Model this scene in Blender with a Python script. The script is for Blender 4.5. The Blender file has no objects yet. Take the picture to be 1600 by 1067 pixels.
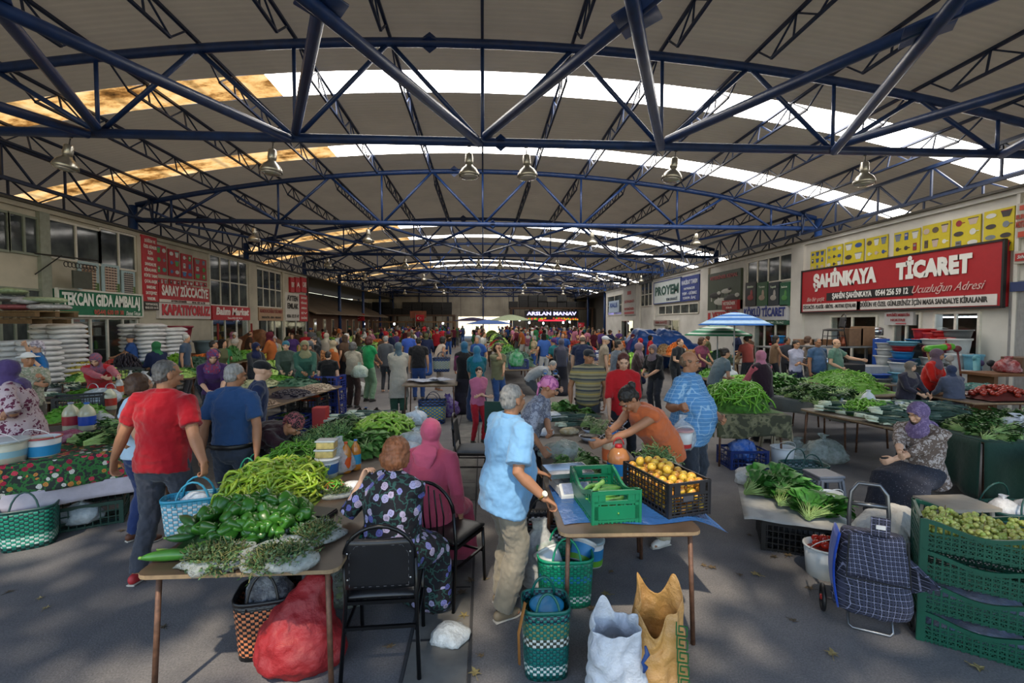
import bpy, bmesh, math, random
from mathutils import Vector, Matrix, noise
import numpy as np
R = math.radians
random.seed(7)
SC = bpy.context.scene
COL = SC.collection
# ---------------------------------------------------------------- camera, sky, exposure
CAMZ = 2.05
F = 740.0
YAW, PITCH = R(3.5), R(2.32)
cam = bpy.data.cameras.new('camera'); camo = bpy.data.objects.new('camera', cam); COL.objects.link(camo)
cam.lens = F / 1600 * 36; cam.sensor_width = 36; cam.clip_end = 300; cam.clip_start = 0.05
camo.location = (0, 0, CAMZ); camo.rotation_euler = (math.pi / 2 - PITCH, 0, -YAW)
SC.camera = camo
CM = camo.rotation_euler.to_matrix()
SC.view_settings.view_transform = 'Standard'; SC.view_settings.look = 'None'; SC.view_settings.gamma = 1
SC.view_settings.use_curve_mapping = False; SC.view_settings.exposure = 0.6
SC.cycles.max_bounces = 5; SC.cycles.diffuse_bounces = 3; SC.cycles.glossy_bounces = 2; SC.cycles.transmission_bounces = 3
SC.cycles.transparent_max_bounces = 6; SC.cycles.caustics_reflective = False; SC.cycles.caustics_refractive = False
SC.cycles.use_denoising = True
W = bpy.data.worlds.new('sky'); SC.world = W; W.use_nodes = True
wn = W.node_tree; bg = wn.nodes['Background']
sky = wn.nodes.new('ShaderNodeTexSky'); sky.sky_type = 'NISHITA'; sky.sun_disc = False
sky.sun_elevation = R(55); sky.sun_rotation = R(200); sky.air_density = 1.3; sky.dust_density = 0.6
wn.links.new(sky.outputs[0], bg.inputs[0]); bg.inputs[1].default_value = 0.27
sun = bpy.data.lights.new('sun', 'SUN'); suno = bpy.data.objects.new('sun', sun); COL.objects.link(suno)
sun.energy = 3.2; sun.angle = R(1.2); sun.color = (1, .86, .66)
SUN_EL, SUN_AZ = R(57), R(-14)      # light travels towards +Y, slightly to +X
SUND = Vector((math.sin(-SUN_AZ) * math.cos(SUN_EL), math.cos(SUN_AZ) * math.cos(SUN_EL), -math.sin(SUN_EL)))
suno.rotation_euler = SUND.to_track_quat('-Z', 'Y').to_euler()

def ray(px, py):
 return CM @ Vector(((px - 800) / F, -(py - 533.5) / F, -1))
def P(px, py, z=0.0):
 d = ray(px, py); t = (z - CAMZ) / d.z
 return Vector((d.x * t, d.y * t, z))
def PY(px, py, Y):
 d = ray(px, py); t = Y / d.y
 return Vector((d.x * t, Y, CAMZ + d.z * t))
def PX(px, py, X):
 d = ray(px, py); t = X / d.x
 return Vector((X, d.y * t, CAMZ + d.z * t))

# ---------------------------------------------------------------- materials
def lin(c):
 if isinstance(c, str):
  c = c.lstrip('#'); c = c if len(c) == 6 else ''.join(x * 2 for x in c); c = [int(c[i:i + 2], 16) / 255 for i in (0, 2, 4)]
 return tuple((x / 12.92 if x <= .04045 else ((x + .055) / 1.055) ** 2.4) for x in c[:3])
MC = {}
class NT:
 """small helper around a material's node tree"""
 def __init__(s, name):
  s.m = bpy.data.materials.new(name); s.m.use_nodes = True
  s.t = s.m.node_tree; s.b = s.t.nodes['Principled BSDF']; s.out = s.t.nodes['Material Output']
 def n(s, typ, **kw):
  nd = s.t.nodes.new('ShaderNode' + typ)
  for k, v in kw.items(): setattr(nd, k, v)
  return nd
 def l(s, a, b): s.t.links.new(a, b)
 def co(s, which='Object'):
  return s.n('TexCoord').outputs[which]
 def sc(s, vec, x, y=None, z=None):
  mp = s.n('Mapping'); mp.inputs['Scale'].default_value = (x, y if y is not None else x, z if z is not None else x); s.l(vec, mp.inputs[0]); return mp.outputs[0]
 def noise(s, vec, scale, detail=3, rough=.55):
  nd = s.n('TexNoise'); nd.inputs['Scale'].default_value = scale; nd.inputs['Detail'].default_value = detail; nd.inputs['Roughness'].default_value = rough
  if vec is not None: s.l(vec, nd.inputs['Vector'])
  return nd.outputs['Fac']
 def vor(s, vec, scale, out='Distance', feature='F1'):
  nd = s.n('TexVoronoi'); nd.feature = feature; nd.inputs['Scale'].default_value = scale; s.l(vec, nd.inputs['Vector']); return nd.outputs[out]
 def ramp(s, fac, stops, interp='LINEAR'):
  nd = s.n('ValToRGB'); cr = nd.color_ramp; cr.interpolation = interp
  while len(cr.elements) > 1: cr.elements.remove(cr.elements[-1])
  for i, (p, c) in enumerate(stops):
   e = cr.elements[0] if i == 0 else cr.elements.new(p)
   e.position = p; e.color = (*(lin(c) if isinstance(c, str) else (c, c, c) if isinstance(c, (int, float)) else c), 1)
  s.l(fac, nd.inputs[0]); return nd.outputs[0]
 def mix(s, fac, a, b, typ='MIX'):
  nd = s.n('Mix'); nd.data_type = 'RGBA'; nd.blend_type = typ
  for i, v in ((0, fac), (6, a), (7, b)):
   if hasattr(v, 'links') or hasattr(v, 'is_linked'): s.l(v, nd.inputs[i])
   elif i == 0: nd.inputs[0].default_value = v
   else: nd.inputs[i].default_value = (*(lin(v) if isinstance(v, str) else v), 1)
  return nd.outputs[2]
 def math(s, op, a, b=None, c=None):
  nd = s.n('Math'); nd.operation = op
  for i, v in enumerate((a, b, c)):
   if v is None: continue
   if hasattr(v, 'is_linked'): s.l(v, nd.inputs[i])
   else: nd.inputs[i].default_value = v
  return nd.outputs[0]
 def bump(s, h, strength=.3, dist=.01):
  nd = s.n('Bump'); nd.inputs['Strength'].default_value = strength; nd.inputs['Distance'].default_value = dist
  s.l(h, nd.inputs['Height']); s.l(nd.outputs[0], s.b.inputs['Normal'])
 def col(s, o): s.l(o, s.b.inputs['Base Color'])
 def set(s, **k):
  for a, v in k.items(): s.b.inputs[a.replace('_', ' ')].default_value = v
  return s

def mat(color, rough=.6, metal=0, var=.18, scale=9, bump=0, bscale=40, name=None, spec=.5, trans=0, stretch=None, sheen=0, sss=0, dist=.004):
 key = (str(color), rough, metal, var, scale, bump, bscale, spec, trans, stretch, sheen)
 if key in MC: return MC[key]
 t = NT(name or 'surface')
 v = t.co()
 if stretch: v = t.sc(v, *stretch)
 if color == 'OBJ':
  base = t.n('ObjectInfo').outputs['Color']
 else:
  nd = t.n('RGB'); nd.outputs[0].default_value = (*lin(color), 1); base = nd.outputs[0]
 if var:
  f = t.noise(v, scale, 4)
  g = t.ramp(f, [(.25, 1 - var), (.75, 1 + var * .6)])
  base = t.mix(1.0, base, g, 'MULTIPLY')
 t.col(base); t.set(Roughness=rough, Metallic=metal)
 t.b.inputs['Specular IOR Level'].default_value = spec
 if sheen: t.b.inputs['Sheen Weight'].default_value = sheen
 if trans: t.b.inputs['Transmission Weight'].default_value = trans
 if bump: t.bump(t.noise(v, bscale, 3), bump, dist)
 MC[key] = t.m
 return t.m

# ---------------------------------------------------------------- mesh building
class MB:
 def __init__(s): s.v = []; s.f = []; s.m = []; s.uv = {}; s.mi = 0
 def add(s, vs, fs, uvs=None):
  o = len(s.v); s.v.extend([tuple(v) for v in vs])
  for i, f in enumerate(fs):
   if uvs: s.uv[len(s.f)] = uvs[i]
   s.f.append([o + k for k in f]); s.m.append(s.mi)
  return o
 def box(s, c, d, rz=0, rot=None):
  hx, hy, hz = d[0] / 2, d[1] / 2, d[2] / 2
  vs = [Vector((x, y, z)) for x in (-hx, hx) for y in (-hy, hy) for z in (-hz, hz)]
  m = rot if rot is not None else Matrix.Rotation(rz, 3, 'Z')
  c = Vector(c)
  vs = [m @ v + c for v in vs]
  s.add(vs, [(0, 1, 3, 2), (4, 6, 7, 5), (0, 4, 5, 1), (2, 3, 7, 6), (0, 2, 6, 4), (1, 5, 7, 3)])
  return s
 def beam(s, a, b, w, h, up=(0, 0, 1)):
  a = Vector(a); b = Vector(b); d = b - a
  L = d.length
  if L < 1e-6: return s
  y = d / L; x = y.cross(Vector(up))
  if x.length < 1e-4: x = y.cross(Vector((1, 0, 0)))
  x.normalize(); z = x.cross(y)
  m = Matrix((x, y, z)).transposed()
  return s.box((a + b) / 2, (w, L, h), rot=m)
 def tube(s, a, b, r, r2=None, n=8, cap=True):
  return s.loft([a, b], [r, r if r2 is None else r2], n=n, cap=cap)
 def loft(s, pts, rad, n=10, cap=True, side=None, round_=False, twist=0, uv=False, closed=False):
  """tube through pts; rad: number or (a, b) half axes; side: direction of axis a"""
  pts = [Vector(p) for p in pts]
  rad = [(r, r) if isinstance(r, (int, float)) else r for r in rad]
  if round_:
   def capx(p, q, ra):
    d = (p - q).normalized(); m = min(ra)
    return [(p + d * m * math.sin(R(a)), (ra[0] * math.cos(R(a)), ra[1] * math.cos(R(a)))) for a in (30, 60, 82)]
   e = capx(pts[-1], pts[-2], rad[-1]); b = capx(pts[0], pts[1], rad[0])
   pts = [x[0] for x in b[::-1]] + pts + [x[0] for x in e]
   rad = [x[1] for x in b[::-1]] + rad + [x[1] for x in e]
  N = len(pts); vs = []; prev = None
  for i in range(N):
   if closed: t = pts[(i + 1) % N] - pts[i - 1]
   else: t = pts[min(i + 1, N - 1)] - pts[max(i - 1, 0)]
   if t.length < 1e-9: t = Vector((0, 0, 1))
   t.normalize()
   if side is not None: x = Vector(side) - t * t.dot(Vector(side))
   elif prev is not None: x = prev - t * t.dot(prev)
   else:
    x = t.cross(Vector((0, 0, 1)))
   if x.length < 1e-3: x = t.cross(Vector((0, 1, 0)))
   if x.length < 1e-3: x = t.cross(Vector((1, 0, 0)))
   x.normalize(); y = t.cross(x); prev = x
   for k in range(n):
    a = 2 * math.pi * k / n + twist * i
    vs.append(pts[i] + x * (rad[i][0] * math.cos(a)) + y * (rad[i][1] * math.sin(a)))
  fs = []; uvs = []
  for i in range(N if closed else N - 1):
   j = (i + 1) % N
   for k in range(n):
    l = (k + 1) % n
    fs.append((i * n + k, i * n + l, j * n + l, j * n + k))
    uvs.append([(k / n, i / (N - 1)), ((k + 1) / n, i / (N - 1)), ((k + 1) / n, (i + 1) / (N - 1)), (k / n, (i + 1) / (N - 1))])
  if cap and not closed:
   fs.append(tuple(range(n - 1, -1, -1))); uvs.append([(0, 0)] * n)
   fs.append(tuple((N - 1) * n + k for k in range(n))); uvs.append([(0, 0)] * n)
  s.add(vs, fs, uvs if uv else None)
  return s
 def lathe(s, prof, c=(0, 0, 0), n=20, sx=1, sy=1, rot=None):
  """prof: (r, z) list, uv u round v along"""
  c = Vector(c); vs = []
  for r, z in prof:
   for k in range(n):
    a = 2 * math.pi * k / n
    v = Vector((r * math.cos(a) * sx, r * math.sin(a) * sy, z))
    if rot is not None: v = rot @ v
    vs.append(v + c)
  fs = []; uvs = []; N = len(prof)
  for i in range(N - 1):
   for k in range(n):
    l = (k + 1) % n
    fs.append((i * n + k, i * n + l, (i + 1) * n + l, (i + 1) * n + k))
    uvs.append([(k / n, i / (N - 1)), ((k + 1) / n, i / (N - 1)), ((k + 1) / n, (i + 1) / (N - 1)), (k / n, (i + 1) / (N - 1))])
  ring = prof[0] == prof[-1]
  if prof[0][0] > 1e-4 and not ring: fs.append(tuple(range(n - 1, -1, -1))); uvs.append([(0, 0)] * n)
  if prof[-1][0] > 1e-4 and not ring: fs.append(tuple((N - 1) * n + k for k in range(n))); uvs.append([(0, 0)] * n)
  s.add(vs, fs, uvs); return s
 def ell(s, c, r, n=12, m=7, rot=None):
  prof = [(math.sin(math.pi * i / m), -math.cos(math.pi * i / m)) for i in range(m + 1)]
  c = Vector(c); vs = []
  for a, z in prof:
   for k in range(n):
    t = 2 * math.pi * k / n
    v = Vector((a * math.cos(t) * r[0], a * math.sin(t) * r[1], z * r[2]))
    if rot is not None: v = rot @ v
    vs.append(v + c)
  fs = []
  for i in range(m):
   for k in range(n):
    l = (k + 1) % n
    fs.append((i * n + k, i * n + l, (i + 1) * n + l, (i + 1) * n + k))
  s.add(vs, fs); return s
 def grid(s, fn, nu, nv, thick=0):
  """surface fn(u, v) -> point"""
  vs = [Vector(fn(i / nu, j / nv)) for j in range(nv + 1) for i in range(nu + 1)]
  w = nu + 1
  fs = [(j * w + i, j * w + i + 1, (j + 1) * w + i + 1, (j + 1) * w + i) for j in range(nv) for i in range(nu)]
  uvs = [[(i / nu, j / nv), ((i + 1) / nu, j / nv), ((i + 1) / nu, (j + 1) / nv), (i / nu, (j + 1) / nv)] for j in range(nv) for i in range(nu)]
  s.add(vs, fs, uvs); return s
 def mesh(s, name='m', mats=None, smooth=True):
  me = bpy.data.meshes.new(name); me.from_pydata(s.v, [], s.f)
  if s.uv:
   ul = me.uv_layers.new(name='UVMap'); dat = np.zeros(len(me.loops) * 2, dtype=np.float32); k = 0
   for i, f in enumerate(s.f):
    u = s.uv.get(i)
    for j in range(len(f)):
     if u: dat[2 * k] = u[j][0]; dat[2 * k + 1] = u[j][1]
     k += 1
   ul.data.foreach_set('uv', dat)
  for m in (mats or []): me.materials.append(m)
  if any(s.m): me.polygons.foreach_set('material_index', s.m)
  if smooth: me.shade_smooth()
  me.update()
  return me
 def build(s, name, mats, parent=None, smooth=False, solid=0, bevel=0, sub=0, loc=None, rz=None):
  if not isinstance(mats, (list, tuple)): mats = [mats]
  me = s.mesh(name, mats, smooth)
  o = bpy.data.objects.new(name, me); COL.objects.link(o)
  if parent: o.parent = parent
  if loc is not None: o.location = loc
  if rz is not None: o.rotation_euler.z = rz
  if bevel:
   b = o.modifiers.new('b', 'BEVEL'); b.width = bevel; b.segments = 2; b.limit_method = 'ANGLE'
  if solid:
   b = o.modifiers.new('s', 'SOLIDIFY'); b.thickness = solid; b.offset = 0
  if sub:
   b = o.modifiers.new('u', 'SUBSURF'); b.levels = sub; b.render_levels = sub
  return o
def tag(o, label=None, cat=None, group=None, kind=None):
 if label: o['label'] = label
 if cat: o['category'] = cat
 if group: o['group'] = group
 if kind: o['kind'] = kind
 return o
def empty(name, loc, label=None, cat=None, group=None, rz=0, parent=None):
 o = bpy.data.objects.new(name, None); COL.objects.link(o); o.location = loc; o.rotation_euler.z = rz; o.empty_display_size = .1
 if parent: o.parent = parent
 return tag(o, label, cat, group)
def copy_tree(o, label=None, parent=None, loc=None, rz=None, group=None, scale=None):
 c = o.copy(); COL.objects.link(c); c.parent = parent
 if loc is not None: c.location = loc
 if rz is not None: c.rotation_euler.z = rz
 if scale is not None: c.scale = scale if isinstance(scale, (tuple, list)) else (scale,) * 3
 if label: c['label'] = label
 if group: c['group'] = group
 for ch in o.children: copy_tree(ch, parent=c)
 return c
def link_mesh(name, me, loc=(0, 0, 0), rot=None, parent=None, color=None, scale=None):
 o = bpy.data.objects.new(name, me); COL.objects.link(o); o.location = loc
 if rot is not None: o.rotation_euler = rot
 if parent: o.parent = parent
 if color: o.color = (*lin(color), 1)
 if scale: o.scale = scale if isinstance(scale, (tuple, list)) else (scale,) * 3
 return o
def nz(p, s=1.0, seed=0):
 return noise.noise(Vector((p[0] * s + seed * 7.3, p[1] * s - seed * 3.1, p[2] * s + seed * 1.7)))
def text(s, parent, loc, size, color, rot, width=None, name='lettering', off=.0, align='CENTER', ext=.004, rough=.5, emit=None, spacing=1, shear=0):
 """writing as a real raised text; width rescales it in x"""
 c = bpy.data.curves.new(name, 'FONT'); c.body = s; c.size = size; c.align_x = align; c.align_y = 'CENTER'; c.extrude = ext; c.offset = off
 c.space_character = spacing; c.shear = shear; c.resolution_u = 2
 c.materials.append(emat(color, emit) if emit else mat(color, rough, var=0))
 tmp = bpy.data.objects.new('tmp', c); COL.objects.link(tmp)
 dg = bpy.context.evaluated_depsgraph_get(); me = bpy.data.meshes.new_from_object(tmp.evaluated_get(dg)); bpy.data.objects.remove(tmp)
 o = bpy.data.objects.new(name, me); COL.objects.link(o); o.location = loc; o.rotation_euler = rot
 if width and len(me.vertices):
  xs = [v.co.x for v in me.vertices]; o.scale.x = width / (max(xs) - min(xs))
 if parent: o.parent = parent
 return o
def emat(color, strength):
 k = ('e', str(color), strength)
 if k not in MC:
  t = NT('glow'); t.set(Emission_Color=(*lin(color), 1), Emission_Strength=strength); t.b.inputs['Base Color'].default_value = (*lin(color), 1); MC[k] = t.m
 return MC[k]
# unseen tree added behind the camera; its crown cuts the sun into floor patches
tr = empty('added_shade_tree', (2.5, -7.5, 0), 'added unseen tree behind the camera, shading the near floor', 'tree')
b = MB(); b.loft([(0, 0, 0), (.1, .1, 3), (-.2, .4, 6.5), (-.8, 1.2, 8.5)], [.3, .22, .18, .1], n=10)
for q in range(6): b.loft([(-.2, .4, 5.5 + q * .4), (-3 + q * 1.2, 2 + (q % 3), 8 + q * .3)], [.1, .03], n=6)
b.build('trunk', mat('#5c4a3a', .9), tr, smooth=True)
rn = random.Random(11); b = MB()
GAPS = [(P(265, 1035), .2), (P(190, 1045), .1), (P(600, 850), .2), (P(565, 875), .14), (P(900, 905), .24), (P(965, 880), .2), (P(800, 925), .13), (P(1050, 800, .85), .3), (P(1130, 770, .9), .22), (P(800, 760, .9), .18), (P(800, 680, 1.3), .2), (P(235, 700, 1.0), .12), (P(445, 1000, .2), .14), (P(50, 830, .2), .2)]  # openings left in the added crown where sun patches should land
for k in range(4600):
 p = Vector((rn.uniform(-7.5, 7.5), rn.uniform(-8.5, .1), rn.uniform(7.6, 10.2)))
 skip = False
 for g, r_ in GAPS:
  t_ = (p.z - g.z) / -SUND.z; h_ = p + SUND * t_
  if ((h_.x - g.x) ** 2 + (h_.y - g.y) ** 2) ** .5 < r_ + .1: skip = True; break
 if skip: continue
 u = Vector((rn.uniform(-1, 1), rn.uniform(-1, 1), rn.uniform(-.4, .4))).normalized(); w = u.cross(Vector((rn.uniform(-.5, .5), rn.uniform(-.5, .5), 1))).normalized(); s_ = rn.uniform(.16, .3)
 b.add([p - u * s_, p - w * s_ * .6, p + u * s_, p + w * s_ * .6], [(0, 1, 2, 3)])
b.v = [(x - 2.5, y + 7.5, z) for x, y, z in b.v]
b.build('foliage', mat('#4a6a2c', .7), tr)
# ================================================================ THE HALL
T_Y = [1.6 + 7.7 * i for i in range(9)]
XL, XR = -11.73, 12.2
CH_Z = 5.52
def arch(x): return 7.37 - .0097 * x * x
ROOF = .24
blue = mat('#17376c', .42, .0, var=.35, scale=6, name='blue_paint', spec=.6)
blue_d = mat('#14284a', .5, .0, var=.35, scale=6, name='dark_blue_paint')
# floor -----------------------------------------------------------
t = NT('asphalt'); v = t.co()
n1 = t.noise(v, .35, 5, .6); n2 = t.noise(v, 3.5, 5, .65); n3 = t.noise(v, 90, 2)
c = t.ramp(n1, [(.3, '#5b5b5f'), (.5, '#6c6a6b'), (.72, '#827d77')])
c = t.mix(t.ramp(n2, [(.35, 0), (.7, .5)]), c, '#4a4a50')
c = t.mix(1, c, t.ramp(n3, [(.3, .72), (.7, 1.2)]), 'MULTIPLY')
st = t.ramp(t.vor(v, 1.3), [(.0, 1), (.09, .0)])
c = t.mix(t.math('MULTIPLY', st, .3), c, '#3a3838')
t.col(c); t.set(Roughness=.85); t.bump(t.math('ADD', n3, t.math('MULTIPLY', n2, 2)), .35, .006)
asphalt = t.m
b = MB(); b.box((0, 30, -.06), (46, 84, .12)); tag(b.build('floor', asphalt), kind='structure')
b = MB()
t = NT('channel_slabs'); v = t.co()
br = t.n('TexBrick'); br.offset = 0; br.inputs['Scale'].default_value = 1; br.inputs['Brick Width'].default_value = .5; br.inputs['Row Height'].default_value = .6; br.inputs['Mortar Size'].default_value = .012
br.inputs['Color1'].default_value = (*lin('#63625f'), 1); br.inputs['Color2'].default_value = (*lin('#6c6a66'), 1); br.inputs['Mortar'].default_value = (*lin('#2f2e30'), 1)
t.l(v, br.inputs['Vector']); t.col(t.mix(1, br.outputs[0], t.ramp(t.noise(v, 5, 5), [(.3, .6), (.7, 1.15)]), 'MULTIPLY')); t.set(Roughness=.9)
b.box((-.28, 29, -.003), (.36, 60, .014)); tag(b.build('trim_1', t.m), kind='structure')
for i, (x, w) in enumerate(((-.475, .02), (-.085, .02))):
 b = MB(); b.box((x, 29, .001), (w, 60, .008)); tag(b.build('trim_%d' % (i + 2), mat('#343436', .9)), kind='structure')
# roof ------------------------------------------------------------
t = NT('roof_sheet'); v = t.co()
w = t.n('TexWave'); w.wave_type = 'BANDS'; w.bands_direction = 'Y'; w.inputs['Scale'].default_value = 2.1; w.inputs['Distortion'].default_value = 0
t.l(v, w.inputs['Vector'])
c = t.mix(t.ramp(t.noise(v, .5, 4), [(.35, 0), (.75, 1)]), '#c4b8a2', '#a09481')
c = t.mix(1, c, t.ramp(w.outputs['Fac'], [(0, .95), (.5, 1.0)]), 'MULTIPLY')
t.col(c); t.set(Roughness=.7); t.bump(w.outputs['Fac'], .25, .03); roofm = t.m
tr_ = t.n('BsdfTranslucent'); tr_.inputs[0].default_value = (.62, .5, .36, 1); mx = t.n('MixShader'); mx.inputs[0].default_value = .05      # slight translucency added to brighten the roof underside
t.l(t.b.outputs[0], mx.inputs[1]); t.l(tr_.outputs[0], mx.inputs[2]); t.l(mx.outputs[0], t.out.inputs[0])
t = NT('skylight_clear'); v = t.co()
c = t.mix(t.ramp(t.noise(v, .8, 4), [(.45, 0), (.8, .35)]), '#fff9f0', '#e4e0dc')
t.col(c); t.l(c, t.b.inputs['Emission Color']); t.set(Emission_Strength=8.0); skyc = t.m
t = NT('skylight_aged'); v = t.co()
f = t.noise(t.sc(v, 1, 1.6, 1), 1.1, 6, .7)
c = t.ramp(f, [(.28, '#2e1d0c'), (.4, '#8a6031'), (.5, '#d6a868'), (.7, '#f2d3a0')])
ww = t.n('TexWave'); ww.bands_direction = 'X'; ww.inputs['Scale'].default_value = .35; ww.inputs['Distortion'].default_value = .6; t.l(v, ww.inputs['Vector'])
c = t.mix(1, c, t.ramp(ww.outputs['Fac'], [(.0, .55), (.15, 1)]), 'MULTIPLY')
t.col(c); t.l(c, t.b.inputs['Emission Color']); t.set(Emission_Strength=1.0); skya = t.m
SKY = [(10.75, 11.75), (14.95, 15.85), (26.6, 27.6), (30.4, 31.3), (42.2, 43.1), (45.7, 46.6), (57.5, 58.4)]
XE = 14.6
def sheet(name, y0, y1, m, x0=-XE, x1=XE, n=28, th=.04):
 b = MB(); vs = []; fs = []
 for i in range(n + 1):
  x = x0 + (x1 - x0) * i / n; z = arch(x) + ROOF
  vs += [(x, y0, z), (x, y1, z)]
 for i in range(n): fs.append((i * 2, i * 2 + 1, i * 2 + 3, i * 2 + 2))
 b.add(vs, fs); return tag(b.build(name, m, smooth=False), kind='structure')
y = .2; k = 1
ys = [(y_ , z_) for y_, z_ in SKY] + [(63.4, 63.4)]
for a, z_ in ys:
 sheet('ceiling' if k == 1 else 'ceiling_%d' % k, y, a, roofm); k += 1
 if z_ > a:
  sheet('window_%d' % (100 + k), a, z_, skyc, -4.7, XE, 20)
  sheet('window_%d' % (200 + k), a, z_, skya, -XE, -4.7, 10)
 y = z_
# trusses -----------------------------------------------------------
NX = [-10.6, -7.05, -3.52, 0, 3.52, 7.05, 10.6]
TX = [-8.82, -5.28, -1.76, 1.76, 5.28, 8.82]
ordi = ['first', 'second', 'third', 'fourth', 'fifth', 'sixth', 'seventh', 'eighth', 'ninth']
def tri(b, a, c, r, n=8): b.tube(a, c, r, n=n)
for i, Y in enumerate(T_Y):
 n = 12 if i < 3 else 6
 if i == 0:
  lab = 'blue tubular roof truss over the open front edge of the hall'
 else:
  lab = 'blue arched tubular roof truss spanning the hall, %s in line from the front' % ordi[i]
 r = empty('roof_truss', (0, Y, CH_Z), lab, 'roof truss', 'arched roof trusses')
 b = MB(); b.tube((XL, 0, 0), (XR + .1, 0, 0), .085, n=n)
 for x in (.35,):
  for rr in (0, .25, .5, .75): 
   a = rr * math.pi; d = Vector((0, math.cos(a), math.sin(a))) * .17
   b.add([(x - .2, 0, 0), Vector((x, 0, 0)) + d, (x + .2, 0, 0), Vector((x, 0, 0)) - d], [(0, 1, 2, 3)])
 b.build('bottom_chord', blue, r, smooth=True)
 b = MB(); xs = [XL + (XR + .1 - XL) * k / 24 for k in range(25)]
 b.loft([(x, 0, arch(x) - CH_Z) for x in xs], [.085] * 25, n=n)
 x = -1.0
 for rr in (0, .5):
  a = rr * math.pi; d = Vector((0, math.cos(a), math.sin(a))) * .2
  q = Vector((x, 0, arch(x) - CH_Z)); b.add([q - Vector((.25, 0, 0)), q + d, q + Vector((.25, 0, 0)), q - d], [(0, 1, 2, 3)])
 b.build('top_chord', blue, r, smooth=True)
 for x in NX:
  b = MB(); b.tube((x, 0, .03), (x, 0, arch(x) - CH_Z), .035, n=n); b.build('web_post', blue, r, smooth=True)
 for x in TX:
  for s in (-1, 1):
   xb = min(NX, key=lambda q: abs(q - (x + s * 1.76)))
   b = MB(); b.tube((xb - s * .08, 0, .06), (x, 0, arch(x) - CH_Z), .045, n=n); b.build('web_diagonal', blue, r, smooth=True)
 for s, X0 in ((-1, XL), (1, XR + .1)):
  b = MB(); b.tube((s * 10.6, 0, .04), (X0, 0, arch(X0) - CH_Z), .04, n=n); b.build('web_diagonal', blue, r, smooth=True)
# steel columns standing above and behind the shop fronts
for i, Y in enumerate(T_Y):
 for s, X0 in ((-1, XL - .12), (1, XR + .22)):
  if i == 0: continue
  b = MB(); b.tube((0, 0, 0), (0, 0, arch(X0) ), .13, n=10); b.box((0, 0, .02), (.4, .4, .04))
  side = 'left' if s < 0 else 'right'
  o = b.build('steel_column', blue, smooth=True, loc=(X0, Y, 0))
  tag(o, 'blue steel column carrying the %s roof truss on the %s side' % (ordi[i], side), 'column', 'blue columns along the shop fronts')
# purlins ------------------------------------------------------------
def lattice(L, d, r1=.028, r2=.014, seg=None, short=.75):
 b = MB(); seg = seg or 9
 b.beam((0, 0, 0), (0, L, 0), r1 * 2, r1 * 2)
 y0, y1 = short, L - short
 b.beam((0, y0, -d), (0, y1, -d), r1 * 1.7, r1 * 1.7)
 n = seg; 
 for k in range(n + 1):
  y = y0 + (y1 - y0) * k / n
  b.beam((0, y, -d), (0, y, 0), r2 * 2, r2 * 2) if k % 2 else None
  if k < n:
   y2 = y0 + (y1 - y0) * (k + 1) / n
   b.beam((0, y, -d if k % 2 == 0 else 0), (0, y2, 0 if k % 2 == 0 else -d), r2 * 2, r2 * 2)
 b.beam((0, 0.25, -.02), (0, y0, -d), r2 * 2, r2 * 2); b.beam((0, L - .25, -.02), (0, y1, -d), r2 * 2, r2 * 2)
 return b
lat = lattice(7.7, .42, seg=10).mesh('purlin', [blue_d], False)
for i in range(8):
 for k in range(-6, 7):
  x = k * 1.77
  o = link_mesh('roof_purlin', lat, (x, T_Y[i], arch(x) + ROOF - .05), (0, math.atan(.0194 * x), 0))
  nm = 'blue lattice purlin under the roof sheets between the %s and %s truss' % (ordi[i], ordi[i + 1])
  tag(o, nm, 'purlin', 'lattice purlins between the %s and %s truss' % (ordi[i], ordi[i + 1]))
# eave girders along both sides
lat2 = lattice(7.7, .85, .045, .022, seg=9, short=.05).mesh('girder', [blue_d], False)
for i in range(8):
 for x, sd, w in ((XL + .55, 'left', 'inner'), (XL - .9, 'left', 'outer'), (XR - .45, 'right', 'inner'), (XR + 1.0, 'right', 'outer')):
  o = link_mesh('eave_girder', lat2, (x, T_Y[i], arch(x) + .08), scale=(1, 1, .95 if abs(x) < 12 else .55))
  tag(o, 'blue lattice girder above the %s shop fronts, %s row, between the %s and %s truss' % (sd, w, ordi[i], ordi[i + 1]), 'girder', 'lattice girders above the shop fronts')
# horizontal cross bracing
for i in (0, 2, 4, 6):
 for k in range(6):
  for s in (0, 1):
   a = Vector((NX[k + s], T_Y[i], CH_Z)); c = Vector((NX[k + 1 - s], T_Y[i + 1], CH_Z))
   d = (c - a).normalized(); a = a + d * .15; c = c - d * .15
   off = Vector((0, 0, .07 if s else -.07))
   b = MB(); b.tube(a + off - a, c + off - a, .082 if i == 0 else .05, n=10 if i == 0 else 6)
   if s == 0:
    m = (c - a) / 2; dd = Vector((d.y, -d.x, 0))
    b.add([m + Vector((-.3, 0, .0)), m + Vector((0, -.42, .0)), m + Vector((.3, 0, .0)), m + Vector((0, .42, .0)),
      m + Vector((-.3, 0, .02)), m + Vector((0, -.42, .02)), m + Vector((.3, 0, .02)), m + Vector((0, .42, .02))],
      [(3, 2, 1, 0), (4, 5, 6, 7), (0, 1, 5, 4), (1, 2, 6, 5), (2, 3, 7, 6), (3, 0, 4, 7)])
   o = b.build('cross_brace', blue, smooth=True, loc=a)
   tag(o, 'thick blue diagonal brace tube between the %s and %s truss, %s' % (ordi[i], ordi[i + 1], ('leaning right' if s == 0 else 'leaning left')), 'brace', 'horizontal brace tubes between the %s and %s truss' % (ordi[i], ordi[i + 1]))
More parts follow.
